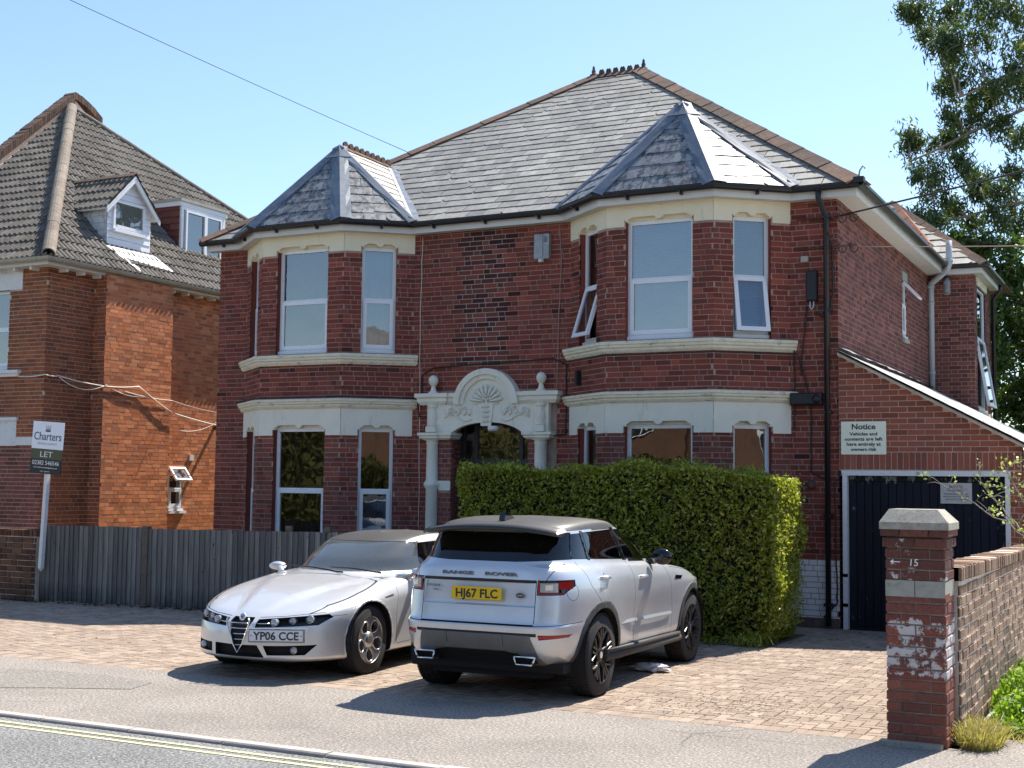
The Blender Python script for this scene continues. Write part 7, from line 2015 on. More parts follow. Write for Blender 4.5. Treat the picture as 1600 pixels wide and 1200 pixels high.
for s in (-1, 1):
    for ax_ in (0, WA):
        carve(bm, circle(ax_, .345, .395, 32), 'side', side(s), 3)
        fs = carve(bm, circle(ax_, .345, .372, 32), 'side', side(s)); bmesh.ops.delete(bm, geom=fs, context='FACES')
    gl = lambda f, s=s: f.calc_center_median().y * s > .40 and f.calc_center_median().z > .93
    carve(bm, [(.42, .985), (1.92, .958), (1.70, 1.12), (1.38, 1.235), (.55, 1.250), (.42, 1.20)], 'side', gl, 21)
    carve(bm, [(.38, .985), (.38, 1.20), (.12, 1.15), (-.30, 1.035), (-.25, 1.0)], 'side', gl, 22)
    line_gap(bm, [(1.98, .94), (2.02, .80), (2.07, .56), (2.04, .27)], 'side', side(s), 5)
    line_gap(bm, [(.52, .97), (.48, .80), (.42, .52), (.50, .27)], 'side', side(s), 5); line_gap(bm, [(.50, .27), (2.04, .255)], 'side', side(s), 5)
    line_gap(bm, [(2.12, .885), (2.6, .79), (3.0, .70), (3.20, .628)], 'side', lambda f, s=s: f.calc_center_median().y * s > .45, 5, .004)
    line_gap(bm, [(2.89, .615), (3.10, .605)], 'side', side(s), 5, .004)
    # headlight bays: three lamps in a dark slot
    hl = lambda f, s=s: f.calc_center_median().x > 2.8 and f.calc_center_median().y * s > .02
    carve(bm, [(s * .17, .500), (s * .70, .528), (s * .775, .600), (s * .745, .628), (s * .17, .575)], 'end', hl, 30)
    carve(bm, [(s * .30, .245), (s * .62, .250), (s * .70, .345), (s * .26, .335)] if s > 0 else [(s * .36, .245), (s * .66, .250), (s * .72, .345), (s * .36, .335)], 'end', hl, 7)
carve(bm, [(-.31, .222), (.27, .222), (.20, .338), (-.31, .338)], 'end', nose, 7)
carve(bm, [(0.0, .265), (.052, .345), (.128, .555), (.118, .592), (-.118, .592), (-.128, .555), (-.052, .345)], 'end', nose, 31, (0, 7))
line_gap(bm, [(-.17, .592), (-.40, .606), (-.72, .645)], 'end', nose, 5, .004); line_gap(bm, [(.17, .592), (.40, .606), (.72, .645)], 'end', nose, 5, .004)
carve(bm, [(-.72, .955), (.72, .955), (.56, 1.255), (-.56, 1.255)], 'end', lambda f: f.calc_center_median().x > 1.0 and f.normal.x > .10 and f.calc_center_median().z > .93, 23)
carve(bm, [(-.66, 1.02), (.66, 1.02), (.52, 1.262), (-.52, 1.262)], 'end', lambda f: f.calc_center_median().x < .3 and f.normal.x < -.2 and f.calc_center_median().z > .95, 24)
carve(bm, [(.0, -.50), (1.45, -.50), (1.45, .50), (.0, .50)], 'top', lambda f: f.calc_center_median().z > 1.20 and f.normal.z > .5, 6, (0,))
for s in (-1, 1): carve(bm, [(s * .35, .70), (s * .84, .70), (s * .80, .80), (s * .35, .78)], 'end', lambda f, s=s: f.calc_center_median().x < -.5, 27, (0,))
oc = split_shell(bm, cpe, {21: ('side_window', 'car_glass_clear', -.006), 22: ('side_window', 'car_glass_dark', -.006), 23: ('windscreen', 'car_glass', -.004), 24: ('rear_window', 'car_glass_dark', -.004), 30: ('headlight', 'car_black', -.055), 31: ('grille', 'car_gap', -.03),
                           3: ('arch_edge', 'silver_pale', .003), 5: ('shut_line', 'car_gap', -.006), 7: ('air_intake', 'car_gap', -.06), 6: ('roof', 'dusty_roof', 0), 27: ('tail_lamp', 'lamp_red', -.004)})
me = bpy.data.meshes.new('body'); bm.to_mesh(me)
tree_pts = [v.co.copy() for v in bm.verts]; bm.free(); me.materials.append(MATS['silver_pale']); bo_ = bpy.data.objects.new('body', me); COL.objects.link(bo_); bo_.parent = cpe
def nose_x(y, z):
    c = [p.x for p in tree_pts if abs(p.y - y) < .022 and abs(p.z - z) < .022 and p.x > 2.3]
    for q_ in (.04, .06, .09, .14):
        if not c: c = [p.x for p in tree_pts if abs(p.y - y) < q_ and abs(p.z - z) < q_ and p.x > 2.3]
    return max(c) if c else 3.2
for s in (-1, 1):
    for y, z, r in ((.335, .549, .036), (.47, .562, .037), (.615, .579, .041)):
        xx = nose_x(s * y, z) - .030
        b = MB(); b.lathe((xx - .03, s * y, z), [(r * .5, -.01), (r, .0), (r, .035), (r * .92, .043)], 20, axis=(1, .0, 0)); b.lathe((xx + .008, s * y, z), [(r * .88, 0), (r * .7, .010), (r * .35, .017), (.002, .019)], 20, axis=(1, s * .2, 0)); b.build('lamp', 'lamp_clear', oc[30], local=True)
        b = MB(); b.tube([(xx + .006, s * y + r * math.cos(k * math.pi / 10), z + r * math.sin(k * math.pi / 10)) for k in range(21)], .003, 5, cap=False); b.build('lamp_ring', 'chrome', oc[30], local=True)
    b = MB(); b.tube([(nose_x(s * .2, .54) - .022, s * .18, .537), (nose_x(s * .3, .54) - .035, s * .30, .540)], .005, 5); b.build('chrome_bar', 'chrome', oc[30], local=True)
    b = MB(); xx = nose_x(s * .52, .30) - .055; b.lathe((xx, s * .53, .295), [(.030, 0), (.038, .012), (.034, .024), (.004, .030)], 18, axis=(1, s * .15, 0)); b.build('fog_lamp', 'lamp_clear', cpe, local=True)
    b = MB(); b.tube([(1.80, s * .74, .90), (1.72, s * .80, .92), (1.66, s * .86, .94)], [.038, .030, .034], 8)
    b.lathe((1.62, s * .92, .985), [(.015, -.045), (.044, -.03), (.050, .0), (.040, .055), (.01, .075)], 18, axis=(1, 0, 0))
    for i, v_ in enumerate(b.v):
        if i >= 24: b.v[i] = (v_[0], s * .915 + (v_[1] - s * .92) * 2.15, v_[2] - .030)
    b.build('door_mirror', 'silver_pale', cpe, local=True)
    b = MB(); b.fpoly(Frame((2.12, 0), (2.36, 0)), [(0, .748), (.02, .765), (.17, .742), (.16, .728)], 0, .006)
    for i, v_ in enumerate(b.v): b.v[i] = (v_[0], s * (.893 - v_[1]), v_[2])
    b.build('wing_vent', 'satin_grey', cpe, local=True, fix=True)
    for x_ in (0, WA): wheel(cpe, x_, s * .775, .336, .215, 'light'); well(cpe, x_, s * .56, s * .89, .385, .345)
gx = nose_x(0, .50)
b = MB()
for k in range(5):                                         # horizontal grille bars
    z = .335 + .052 * k; hw = .045 + (.125 - .045) * (z - .33) / .22; hw = min(hw, .118); b.tube([(gx - .004, -hw, z), (gx + .008, 0, z), (gx - .004, hw, z)], .0045, 5)
b.build('grille_bar', 'chrome', cpe, local=True)
b = MB(); b.tube([(gx + .002, y, z) for y, z in ((-.124, .592), (-.133, .555), (-.056, .345), (0, .260), (.056, .345), (.133, .555), (.124, .592))], .008, 6); b.build('grille_frame', 'chrome', cpe, local=True)
b = MB(); ex = nose_x(0, .60) + .02; b.lathe((ex, 0, .590), [(.036, 0), (.037, .008), (.033, .012), (.002, .013)], 22, axis=(1, 0, .25)); eb = b.build('emblem', 'chrome', cpe, local=True)
b = MB(); b.lathe((ex + .011, 0, .593), [(.024, 0), (.023, .004)], 20, axis=(1, 0, .25)); b.build('emblem_disc', 'ink_grey', eb, local=True)
b = MB(); b.fpoly(Frame((0, 0), (0, 1)), [(-.003, .58), (.003, .58), (.003, .61), (-.003, .61)], 0, .002); b.fpoly(Frame((0, 0), (0, 1)), [(-.012, .592), (.012, .592), (.012, .598), (-.012, .598)], 0, .002)
for i, v_ in enumerate(b.v): b.v[i] = (v_[0] + ex + .017, v_[1], v_[2])
b.build('emblem_cross', 'lamp_red', eb, local=True, fix=True)
xa_, xb_ = nose_x(.15, .44), nose_x(.66, .44); pd = Vector((xb_ - xa_, .51, 0)).normalized(); px_ = max((xa_ + xb_) / 2, nose_x(.405, .44)) + .012; print('plate', xa_, xb_, px_)
plate(cpe, (px_ + .016, .405, .436), pd, 'YP06 CCE', 'plate_white', True)
b = MB(); b.obox((px_ - .004, .405, .436), [pd, (0, 0, 1), pd.cross(Vector((0, 0, 1)))], (.272, .066, .012)); b.build('plate_holder', 'alarm_grey', cpe, local=True)
# wipers, dashboard, seats
b = MB()
for p0, p1 in (((2.09, .25, .955), (1.99, -.58, 1.000)), ((2.06, .70, .965), (1.98, .02, .995))):
    b.tube([p0, tuple(Vector(p0).lerp(Vector(p1), .5) + Vector((.03, 0, .015))), p1], [.011, .008, .005], 6)
b.build('wiper', 'car_black', cpe, local=True)
b = MB()
for s in (-1, 1): seat(b, 1.05, s * .36, .36, .55)
b.box(1.55, 1.98, -.68, .68, .62, .91); b.box(-.3, 1.9, -.74, .74, .26, .34); b.box(-.3, .5, -.62, .62, .34, .86); b.build('interior', 'cabin_pale', cpe, local=True)
b = MB(); b.tube([(1.45 + .05 * math.sin(a), -.36 + .18 * math.cos(a), .93 + .17 * math.sin(a)) for a in [k * math.pi / 8 for k in range(17)]], .014, 6); b.build('steering_wheel', 'cabin', cpe, local=True)
b = MB(); b.box(-.7, 2.75, -.70, .70, .17, .26); b.build('underbody', 'car_gap', cpe, local=True)
rootloc = _rl
# ---------------------------------------------------------------- plants
def leaf_mat(name, stops, trans=.35, rough=.45, spec=.4):
    m = bpy.data.materials.new(name); m.use_nodes = True; MATS[name] = m
    n, l = m.node_tree.nodes, m.node_tree.links; n.clear()
    o = n.new('ShaderNodeOutputMaterial'); b = n.new('ShaderNodeBsdfPrincipled'); t = n.new('ShaderNodeBsdfTranslucent'); mx = n.new('ShaderNodeMixShader')
    a = n.new('ShaderNodeAttribute'); a.attribute_name = 'r'; oi = n.new('ShaderNodeObjectInfo'); ad = n.new('ShaderNodeMath'); ad.operation = 'ADD'; fr = n.new('ShaderNodeMath'); fr.operation = 'FRACT'
    l.new(a.outputs['Fac'], ad.inputs[0]); l.new(oi.outputs['Random'], ad.inputs[1]); l.new(ad.outputs[0], fr.inputs[0])
    r = n.new('ShaderNodeValToRGB'); el = r.color_ramp.elements
    while len(el) < len(stops): el.new(.5)
    for e, (p, c) in zip(el, stops): e.position = p; e.color = (*c, 1)
    l.new(fr.outputs[0], r.inputs[0]); l.new(r.outputs[0], b.inputs['Base Color'])
    g = n.new('ShaderNodeMix'); g.data_type = 'RGBA'; g.blend_type = 'MULTIPLY'; g.inputs[0].default_value = 1; l.new(r.outputs[0], g.inputs[6]); g.inputs[7].default_value = (1.35, 1.5, .6, 1)
    l.new(g.outputs[2], t.inputs[0]); b.inputs['Roughness'].default_value = rough; b.inputs['Specular IOR Level'].default_value = spec
    mx.inputs[0].default_value = trans; l.new(b.outputs[0], mx.inputs[1]); l.new(t.outputs[0], mx.inputs[2]); l.new(mx.outputs[0], o.inputs[0])
leaf_mat('hedge_leaf', [(0, (.10, .125, .016)), (.35, (.21, .235, .032)), (.75, (.38, .38, .06)), (1, (.55, .50, .13))], .40, .35)
leaf_mat('hedge_tip', [(0, (.20, .25, .04)), (.6, (.38, .40, .08)), (1, (.50, .42, .12))], .5)  # brightness raised to stand in for sunlight on the hedge's right end
leaf_mat('gum_leaf', [(0, (.045, .085, .045)), (.4, (.075, .12, .055)), (.8, (.12, .165, .065)), (1, (.20, .19, .07))], .32)
leaf_mat('broad_leaf', [(0, (.04, .075, .022)), (.5, (.075, .125, .035)), (1, (.14, .20, .055))], .38)
leaf_mat('weed_leaf', [(0, (.12, .20, .025)), (.5, (.20, .31, .04)), (1, (.34, .44, .09))], .45)
leaf_mat('dry_grass', [(0, (.34, .27, .12)), (.6, (.46, .37, .18)), (1, (.22, .24, .08))], .4)
leaf_mat('bush_leaf', [(0, (.16, .22, .05)), (.6, (.30, .36, .12)), (1, (.55, .55, .30))], .4)
simple('bark_pale', (.30, .25, .19), .85, var=.3, scale=6, bump=.4, grime=(4, .55, (.16, .13, .10)))
simple('bark_dark', (.07, .055, .04), .9, var=.3, scale=10, bump=.4)
simple('twig', (.34, .30, .23), .8, var=.2, scale=10)

def leaves(points, size, rnd, droop=0.0, ratio=.45, name=None, up=None, tip=0.0):
    """numpy leaf cloud: each leaf a folded diamond of two triangles"""
    n = len(points); P = np.array(points); g = np.random.default_rng(rnd)
    a = g.normal(size=(n, 3)); a[:, 2] -= droop
    if up is not None: a = a * .6 + np.array(up)
    a /= np.linalg.norm(a, axis=1)[:, None] + 1e-9
    b = np.cross(a, g.normal(size=(n, 3))); b /= np.linalg.norm(b, axis=1)[:, None] + 1e-9
    s = (size * g.uniform(.65, 1.35, n))[:, None]
    c = np.cross(a, b)
    v = np.empty((n, 4, 3)); v[:, 0] = P - a * s * .5; v[:, 1] = P + b * s * ratio * .5 + c * s * .08; v[:, 2] = P + a * s * .5; v[:, 3] = P - b * s * ratio * .5 + c * s * .08
    return v.reshape(-1, 3), g.uniform(.005, .995, n)
def leaf_object(name, parts, mat, parent=None, kind=None):
    V = np.concatenate([p[0] for p in parts]); r = np.concatenate([p[1] for p in parts]); n = len(r)
    L = rootloc(parent) if parent is not None else Vector((0, 0, 0)); V = V - np.array(L)
    me = bpy.data.meshes.new(name); me.vertices.add(len(V)); me.vertices.foreach_set('co', V.ravel().astype(np.float32))
    me.loops.add(n * 4); me.loops.foreach_set('vertex_index', np.arange(n * 4, dtype=np.int32)); me.polygons.add(n)
    me.polygons.foreach_set('loop_start', np.arange(0, n * 4, 4, dtype=np.int32)); me.polygons.foreach_set('loop_total', np.full(n, 4, dtype=np.int32))
    me.update(calc_edges=True); at = me.attributes.new('r', 'FLOAT', 'FACE'); at.data.foreach_set('value', r.astype(np.float32))
    me.materials.append(MATS[mat]); o = bpy.data.objects.new(name, me); COL.objects.link(o)
    if parent is not None: o.parent = parent
    if kind: o['kind'] = kind
    return o
G = np.random.default_rng(4)
# ---- clipped hedge
hedge = thing('hedge', 'tall clipped privet hedge in front of the right bay, its right end sunlit', 'hedge', (-2.5, -1.85, 0))
HX0, HX1, HY0, HY1, HZ = -4.58, -.32, -2.42, -1.25, 2.13
def hz_top(x, y): return HZ + .05 * math.sin(x * 2.3) + .03 * math.sin(x * 7.1 + y * 4) - .22 * max(0, (x + .9)) / .55 * 1.0 + .02 * math.sin(y * 9)
n = 46000
def shell_pts(n):
    u = G.uniform(size=(n, 4)); out = np.empty((n, 3)); aF, aT, aE = (HX1 - HX0) * HZ, (HX1 - HX0) * (HY1 - HY0), (HY1 - HY0) * HZ
    w = np.array([aF * 1.3, aF * .5, aT * 1.2, aE * 1.6, aE]); w /= w.sum(); k = G.choice(5, size=n, p=w)
    d = np.abs(G.normal(0, .055, n)); 
    x = HX0 + (HX1 - HX0) * u[:, 0]; y = HY0 + (HY1 - HY0) * u[:, 1]; z = HZ * u[:, 2]
    bulge = .035 * np.sin(x * 3.1 + z * 2) + .03 * np.sin(z * 5.5 + x) + .02 * np.sin(x * 9 - z * 7)
    y = np.where(k == 0, HY0 + d - bulge, np.where(k == 1, HY1 - d, y))
    lean = .03 + .05 * z
    bl2 = .05 * np.sin(z * 4 + y * 3) + .03 * np.sin(z * 11)
    x = np.where(k == 3, HX1 - d + bl2 + .16 * np.sin(np.clip(z / HZ, 0, 1) * 2.6) - .02, np.where(k == 4, HX0 + d - bl2, x))
    top = HZ + .05 * np.sin(x * 2.3) + .03 * np.sin(x * 7.1 + y * 4) - .30 * np.clip(x + .72, 0, 1) 
    z = np.where(k == 2, top - d, np.minimum(z, top))
    return np.stack([x, y, z], 1)
P = shell_pts(n)
leaf_object('foliage', [leaves(P, .060, 1, .0, .46)], 'hedge_leaf', hedge, 'stuff')
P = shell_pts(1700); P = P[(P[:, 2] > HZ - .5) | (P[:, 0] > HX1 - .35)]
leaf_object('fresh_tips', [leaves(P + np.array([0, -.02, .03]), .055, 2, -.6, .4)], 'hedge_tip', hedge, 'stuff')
P = np.stack([G.uniform(HX1 - .12, HX1 + .17, 7000), G.uniform(HY0, HY1, 7000), G.uniform(.2, HZ - .12, 7000)], 1); leaf_object('sun_tinted_tips', [leaves(P, .045, 3, -.3, .5)], 'hedge_tip', hedge, 'stuff')  # extra pale leaves whose colour imitates sun on the right end
sp_ = shell_pts(2600); cen = np.array([(HX0 + HX1) / 2, (HY0 + HY1) / 2, 1.2]); q_ = []
for p in sp_:                                              # loose sprays standing out of the clipped face
    on = np.array([0., -1, .25]) if p[1] < HY0 + .16 else (np.array([1., -.2, .3]) if p[0] > HX1 - .2 else (np.array([-1., 0, .3]) if p[0] < HX0 + .2 else np.array([0., 0, 1.])))
    d = on + G.normal(0, .45, 3); d /= np.linalg.norm(d); L = abs(G.normal(0, .055)) + .02
    for k in range(5): q_.append(p + d * L * (k / 4) + G.normal(0, .008, 3))
leaf_object('loose_sprays', [leaves(np.array(q_), .050, 14, -.2, .40)], 'hedge_leaf', hedge, 'stuff')
m = MB(); R = random.Random(31)
for i in range(420):
    x = R.uniform(HX0, HX1); y = R.uniform(HY0, HY1); z = hz_top(x, y) - .05 - .3 * max(0, x + .95) * .5
    if R.random() < .3: x, y, z = HX1, R.uniform(HY0, HY1), R.uniform(.3, 1.9)
    d = Vector((R.uniform(-.4, .4), R.uniform(-.4, .3), 1)) if x < HX1 else Vector((1, R.uniform(-.5, .3), R.uniform(-.2, .5)))
    L = R.uniform(.06, .20); m.tube([(x, y, z), tuple(Vector((x, y, z)) + d.normalized() * L)], [.003, .0015], 4)
m.build('shoots', 'hedge_tip', hedge, kind='stuff')
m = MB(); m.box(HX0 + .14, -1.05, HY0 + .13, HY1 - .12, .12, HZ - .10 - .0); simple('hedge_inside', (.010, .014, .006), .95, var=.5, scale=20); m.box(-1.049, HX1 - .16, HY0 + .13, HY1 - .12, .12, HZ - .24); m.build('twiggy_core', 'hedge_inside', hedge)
m = MB()
for i in range(14):
    x = HX0 + .2 + i * .29; m.tube([(x, -1.9, 0), (x + R.uniform(-.1, .1), -1.9, .5)], .022, 6)
m.build('stem', 'bark_dark', hedge, kind='stuff')
m = MB(); m.add([(-4.6, -2.62, .006), (-.25, -2.60, .006), (-.2, -1.0, .006), (-4.6, -1.0, .006)], [(0, 1, 2, 3)]); m.build('flower_bed', 'earth', kind='structure')
P = np.stack([G.uniform(-1.35, -.3, 380), G.uniform(-2.75, -2.4, 380), np.abs(G.normal(.03, .05, 380))], 1)
lf = leaf_object('bed_weeds', [leaves(P, .05, 8, 0, .35)], 'hedge_leaf', None, 'stuff'); tag(lf, 'small weeds along the foot of the hedge', 'weeds')

# ---- long reedy plant at the hedge's right foot
pl_ = thing('strappy_plant', 'strappy green plant arching out at the foot of the hedge near the front wheel', 'plant', (-.55, -2.5, 0))
m = MB()
for i in range(90):
    a = R.uniform(0, 6.28); L = R.uniform(.18, .42); bx, by = -.5 + R.uniform(-.14, .14), -2.5 + R.uniform(-.12, .1)
    p = [Vector((bx, by, 0)) + Vector((math.cos(a), math.sin(a), 0)) * (t * L * .8) + Vector((0, 0, 1)) * (L * 1.6 * t - L * 1.5 * t * t) for t in (0, .25, .5, .75, 1)]
    w_ = Vector((-math.sin(a), math.cos(a), 0)) * .007
    for k in range(4):
        ws_ = 1 - k / 5; m.add([tuple(p[k] - w_ * ws_), tuple(p[k] + w_ * ws_), tuple(p[k + 1] + w_ * (ws_ - .2)), tuple(p[k + 1] - w_ * (ws_ - .2))], [(0, 1, 2, 3)], 0, R.random())
m.build('blades', 'hedge_leaf', pl_, kind='stuff')

# ---- weeds at the foot of the boundary wall
def tuft(name, label, cx, cy, sx, sy, h, n, size, mat, seed, cat='plant', extra=None):
    o = thing(name, label, cat, (cx, cy, 0)); g = np.random.default_rng(seed)
    th = g.uniform(0, 6.28, n); rr = np.sqrt(g.uniform(0, 1, n)); x = cx + sx * rr * np.cos(th); y = cy + sy * rr * np.sin(th)
    lump = .75 + .35 * np.sin(x * 9 + seed) * np.sin(y * 7)
    z = .02 + h * (1 - rr ** 2) ** .5 * lump * g.uniform(.35, 1, n)
    leaf_object('foliage', [leaves(np.stack([x, y, z], 1), size, seed, -.2, .6)], mat, o, 'stuff')
    st = MB(); RR = random.Random(seed)
    for i in range(14):
        a, b = RR.uniform(-sx, sx) * .7, RR.uniform(-sy, sy) * .7; st.tube([(cx + a * .6, cy + b * .6, 0), (cx + a, cy + b, h * .8)], .004, 4)
    st.build('stems', 'weed_leaf', o, kind='stuff'); return o
tuft('weed_clump', 'bright green broad-leaved weeds at the foot of the boundary wall, nearest the pier', 2.93, -6.75, .20, .38, .30, 900, .055, 'weed_leaf', 41)
tuft('weed_clump', 'larger green weed bank against the boundary wall, further back', 2.88, -5.55, .26, .75, .36, 1900, .05, 'weed_leaf', 42)
tuft('weed_clump', 'pale green weed bank against the boundary wall at the right edge', 2.95, -4.1, .34, .85, .36, 2200, .05, 'weed_leaf', 43)
def grass(name, label, cx, cy, sx, sy, h, n, mat, seed):
    o = thing(name, label, 'grass', (cx, cy, 0)); o['kind'] = 'stuff'; m = MB(); R = random.Random(seed)
    for i in range(n):
        a = R.uniform(0, 6.28); r_ = R.random() ** .5; x, y = cx + sx * r_ * math.cos(a), cy + sy * r_ * math.sin(a); L = h * R.uniform(.4, 1.1)
        d = Vector((R.gauss(0, .5), R.gauss(0, .5), 1)).normalized(); w_ = Vector((R.gauss(0, 1), R.gauss(0, 1), 0)).normalized() * .0035
        p0 = Vector((x, y, 0)); p1 = p0 + d * L * .6; p2 = p1 + (d + Vector((R.gauss(0, .4), R.gauss(0, .4), -.5))) * L * .4
        m.add([tuple(p0 - w_), tuple(p0 + w_), tuple(p1 + w_ * .8), tuple(p1 - w_ * .8)], [(0, 1, 2, 3)], 0, R.random()); m.add([tuple(p1 - w_ * .8), tuple(p1 + w_ * .8), tuple(p2)], [(0, 1, 2)], 0, R.random())
    m.build('blades', mat, o, kind='stuff'); return o
grass('dry_grass', 'straw-coloured dry grass tuft at the foot of the gate pier', 2.76, -7.45, .16, .34, .26, 1500, 'dry_grass', 51)
grass('dry_grass', 'thin dry grass strip along the edge of the footway', 3.05, -6.0, .30, 1.3, .12, 1500, 'dry_grass', 52)

# ---- small flowering bush behind the boundary wall
bush = thing('wall_bush', 'straggly sunlit bush with pale leaves leaning over the boundary wall by the garage', 'bush', (3.0, -2.2, 0))
m = MB(); R = random.Random(61); tips = []
stems = [((2.95, -2.3, .2), (2.55, -1.75, 1.35), (1.95, -1.45, 1.72), (1.55, -1.3, 1.95)), ((2.55, -1.75, 1.35), (2.2, -1.6, 1.75), (2.0, -1.5, 2.05)), ((2.95, -2.3, .2), (2.75, -2.0, 1.3), (2.45, -1.8, 1.9), (2.3, -1.7, 2.2)),
         ((2.75, -2.0, 1.3), (2.8, -1.9, 1.8), (2.65, -1.8, 2.2)), ((2.95, -2.3, .2), (3.1, -2.1, 1.2), (2.95, -1.9, 1.9))]
for s in stems:
    pts = [Vector(p) for p in s]; fine = []
    for i in range(len(pts) - 1):
        for k in range(5): fine.append(pts[i].lerp(pts[i + 1], k / 5) + Vector((R.gauss(0, .012), R.gauss(0, .012), R.gauss(0, .012))))
    fine.append(pts[-1]); m.tube([tuple(p) for p in fine], [.012 - .009 * i / len(fine) for i in range(len(fine))], 5)
    for p in fine[4:]:
        for q in range(2):
            d = Vector((R.uniform(-1, .8), R.gauss(0, .5), R.uniform(-.1, 1))).normalized() * R.uniform(.06, .28)
            e = p + d; m.tube([tuple(p), tuple(p.lerp(e, .5) + Vector((0, 0, .02))), tuple(e)], [.004, .003, .0015], 4); tips.append(e)
m.build('branches', 'twig', bush)
pts = []
for e in tips:
    if e.x < 2.05 and R.random() < .65: continue
    for k in range(R.randint(2, 9)): pts.append(tuple(e + Vector((R.gauss(0, .035), R.gauss(0, .035), R.gauss(0, .03)))))
leaf_object('foliage', [leaves(pts, .045, 6, .1, .6)], 'bush_leaf', bush, 'stuff')

# ---- trees behind the house on the right
def branch(mb, p0, p1, r0, r1, R, wob=.06, n=8):
    p0, p1 = Vector(p0), Vector(p1); L = (p1 - p0).length; pts = []
    o = Vector((0, 0, 0))
    for i in range(n + 1):
        t = i / n; o = o + Vector((R.gauss(0, 1), R.gauss(0, 1), R.gauss(0, 1))) * wob * L / n * 1.2
        pts.append(p0.lerp(p1, t) + o * (1 if i < n else 1) + Vector((0, 0, .10 * L * math.sin(math.pi * t))))
    mb.tube([tuple(p) for p in pts], [r0 + (r1 - r0) * i / n for i in range(n + 1)], 7, smooth=True); return pts
def crown(clumps, per, size, seed, droop, ratio, twig=None):
    g = np.random.default_rng(seed); out = []
    for (x, y, z, r) in clumps:
        k = max(9, int(r * r * 42)); 
        for j in range(k):                                   # small sprays inside each clump
            d = g.normal(size=3); d /= np.linalg.norm(d); c = np.array([x, y, z]) + d * r * g.uniform(.25, 1.0) ** .6 * np.array([1, 1, .9])
            n = int(per * g.uniform(.5, 1.4)); s = g.uniform(.12, .22)
            out.append(c + g.normal(size=(n, 3)) * np.array([s, s, s * 1.35]) * .62)
    return np.concatenate(out)
GUM = [(-1.46, 15.82, 13.98, 0.49), (-1.03, 16.61, 14.1, 0.46), (-0.41, 16.16, 14.02, 0.49), (0.28, 16.77, 14.03, 0.65), (0.81, 16.83, 13.55, 0.57), (-0.93, 15.37, 13.1, 0.35), (-0.45, 15.23, 12.99, 0.41), (-0.19, 17.38, 13.58, 0.43), (0.66, 15.87, 12.38, 0.54), (-0.54, 15.81, 12.44, 0.48), (-1.14, 17.79, 13.36, 0.38), (-0.71, 16.42, 12.06, 0.56), (-0.29, 17.37, 12.1, 0.57), (-0.8, 16.44, 11.41, 0.49), (-0.39, 16.86, 11.3, 0.43), (0.46, 15.59, 11.76, 0.35), (0.7, 16.85, 12.0, 0.36), (-0.95, 17.46, 11.09, 0.34), (0.04, 16.56, 11.83, 0.42), (-1.72, 17.13, 10.75, 0.54), (-1.93, 16.95, 11.07, 0.27), (-1.27, 15.37, 9.72, 0.54), (-1.08, 17.17, 10.78, 0.37), (-1.22, 16.74, 9.35, 0.43), (-1.08, 15.98, 8.61, 0.32), (-0.5, 15.28, 9.87, 0.35), (0.62, 17.45, 11.0, 0.4), (0.27, 16.43, 10.95, 0.29), (-0.36, 17.07, 9.84, 0.36), (-0.26, 17.48, 9.58, 0.33), (0.42, 17.06, 9.85, 0.39), (0.66, 17.59, 9.19, 0.43), (0.27, 16.23, 9.28, 0.29), (-0.87, 17.28, 9.09, 0.3), (0.17, 16.36, 8.58, 0.38), (0.56, 17.63, 8.54, 0.43), (-0.51, 17.49, 8.76, 0.23), (-1.46, 15.45, 8.55, 0.26), (-1.79, 15.55, 8.51, 0.19), (-1.76, 15.76, 14.1, 0.26), (-1.66, 17.71, 14.03, 0.21)]
OAK = [(-0.61, 15.85, 7.99, 0.25), (-0.06, 16.3, 7.94, 0.32), (0.55, 15.52, 7.53, 0.47), (0.82, 16.02, 7.12, 0.47), (0.37, 15.73, 6.95, 0.44), (0.29, 15.64, 6.31, 0.44), (0.67, 16.2, 6.04, 0.47), (0.22, 16.2, 5.59, 0.44), (0.58, 16.97, 5.17, 0.48), (0.21, 16.44, 4.65, 0.41), (0.56, 17.03, 4.21, 0.48), (0.19, 16.86, 3.88, 0.38), (0.65, 17.18, 3.57, 0.42), (0.08, 16.41, 6.1, 0.26), (0.23, 15.19, 5.02, 0.25), (0.76, 16.87, 6.6, 0.48), (1.0, 17.12, 4.53, 0.64), (1.04, 16.97, 5.8, 0.64), (0.09, 16.17, 6.79, 0.25), (-0.24, 16.51, 7.66, 0.16)]

R = random.Random(78)                                    # the crowns go on beyond the right edge of the picture
for i in range(46): GUM.append((R.uniform(1.6, 9.0), 16.5 + R.uniform(-2, 2.5), R.uniform(7.0, 16.5), R.uniform(.30, .5)))
for i in range(34): OAK.append((R.uniform(1.2, 7.5), 16 + R.uniform(-1.5, 2), R.uniform(1.8, 8.2), R.uniform(.30, .5)))
R = random.Random(77)
gum = thing('eucalyptus_tree', 'tall eucalyptus with pale limbs and hanging grey-green foliage, towering behind the right side', 'tree', (9.0, 18, 0))
m = MB(); trunk = branch(m, (9.2, 18, 0), (7.6, 17, 9), .38, .26, R, .02); trunk += branch(m, trunk[-1], (6.4, 16.5, 17), .26, .08, R, .05); m.build('trunk', 'bark_pale', gum)
m = MB()
trunk = trunk[3:]
mains = []
for tx, ty, tz, ti in ((-.6, 16.4, 14.6, 13), (1.0, 16.8, 15.0, 14), (-1.4, 16.6, 10.6, 8), (-.2, 16.0, 11.9, 9), (1.4, 16.4, 12.8, 11), (.6, 17.0, 9.3, 6), (-1.2, 16.3, 8.7, 4), (2.2, 16.6, 10.2, 7)):
    mains += branch(m, trunk[min(ti, len(trunk) - 1)], (tx, ty, tz), .10, .025, R, .09, 14)
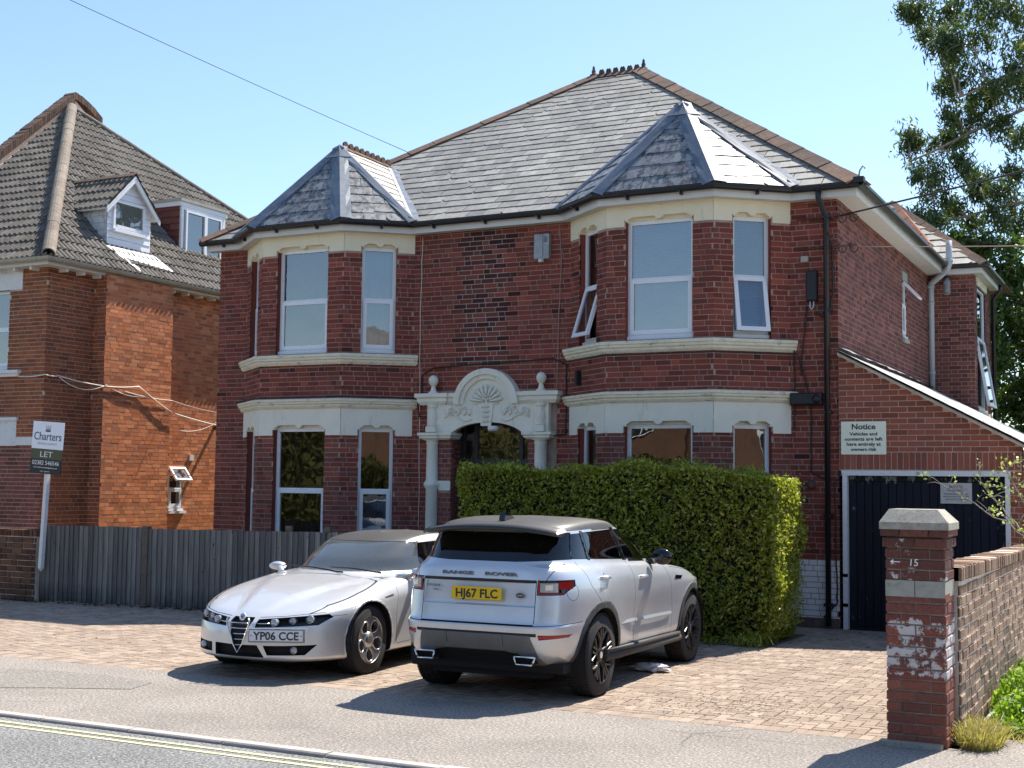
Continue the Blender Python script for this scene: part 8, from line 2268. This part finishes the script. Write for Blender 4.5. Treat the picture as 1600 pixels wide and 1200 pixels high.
for (x, y, z, r) in GUM:
    c_ = Vector((x, y, z)); b = min(mains, key=lambda p: (p - c_).length)
    pts = branch(m, b, (x, y, z), .028, .008, R, .14)
    for k in range(3): q = pts[R.randint(3, 7)]; branch(m, q, q + Vector((R.gauss(0, .35), R.gauss(0, .35), R.gauss(-.1, .3))), .010, .004, R, .12, 5)
m.build('limbs', 'bark_pale', gum, kind='stuff')
leaf_object('crown', [leaves(crown(GUM, 62, .2, 5, 1, .2), .17, 5, 1.1, .24)], 'gum_leaf', gum, 'stuff')
oak = thing('broadleaf_tree', 'dense dark green tree filling the gap behind the right end of the house', 'tree', (4.5, 17, 0))
m = MB(); tk = branch(m, (5.2, 17.5, 0), (4.8, 17, 5), .3, .2, R, .03); m.build('trunk', 'bark_dark', oak)
m = MB()
for (x, y, z, r) in OAK: branch(m, tk[-2], (x, y, z), .07, .02, R, .08)
m.build('limbs', 'bark_dark', oak, kind='stuff')
leaf_object('crown', [leaves(crown(OAK, 70, .2, 7, 0, .5), .15, 7, .2, .5)], 'broad_leaf', oak, 'stuff')

# hedge and trees across the road, seen only as reflections
leaf_mat('far_hedge', [(0, (.055, .055, .016)), (1, (.085, .085, .028))], .2, .9, .1)
simple('far_hedge_core', (.07, .065, .02), .95, var=.2)
opph = thing('opposite_hedge', 'high green hedge across the road behind the viewer', 'hedge', (-6, -22, 0))
n = 60000; x = G.uniform(-36, 34, n); z = G.uniform(0, 1, n); P = np.stack([x, -22 + G.normal(0, .3, n), z * (2.75 + 1.6 / (1 + np.exp((x + 16) * .8)) + .12 * np.sin(x * .9) + .10 * np.sin(x * 2.3))], 1)
leaf_object('foliage', [leaves(P, .20, 9, 0, .6)], 'far_hedge', opph, 'stuff')
m = MB(); m.box(-16, 34, -22.8, -22.2, 0, 2.6); m.box(-36, -16.01, -22.8, -22.2, 0, 4.1); m.build('twiggy_core', 'far_hedge_core', opph)
for i, (tx, lab) in enumerate(((-27, 'left'), (9, 'right'))):
    tr = thing('opposite_tree', 'round green tree across the road behind the viewer, the one further %s' % lab, 'tree', (tx, -33, 0)); m = MB(); branch(m, (tx, -33, 0), (tx, -33, 6), .3, .15, R, .03); m.build('trunk', 'bark_dark', tr)
    cl = [(tx + R.gauss(0, 1.8), -33 + R.gauss(0, 1.8), 7 + R.gauss(0, 1.8), 1.6) for k in range(14)]
    leaf_object('crown', [leaves(crown(cl, 30, .2, 11 + i, 0, .5), .4, 12, .2, .5)], 'broad_leaf', tr, 'stuff')
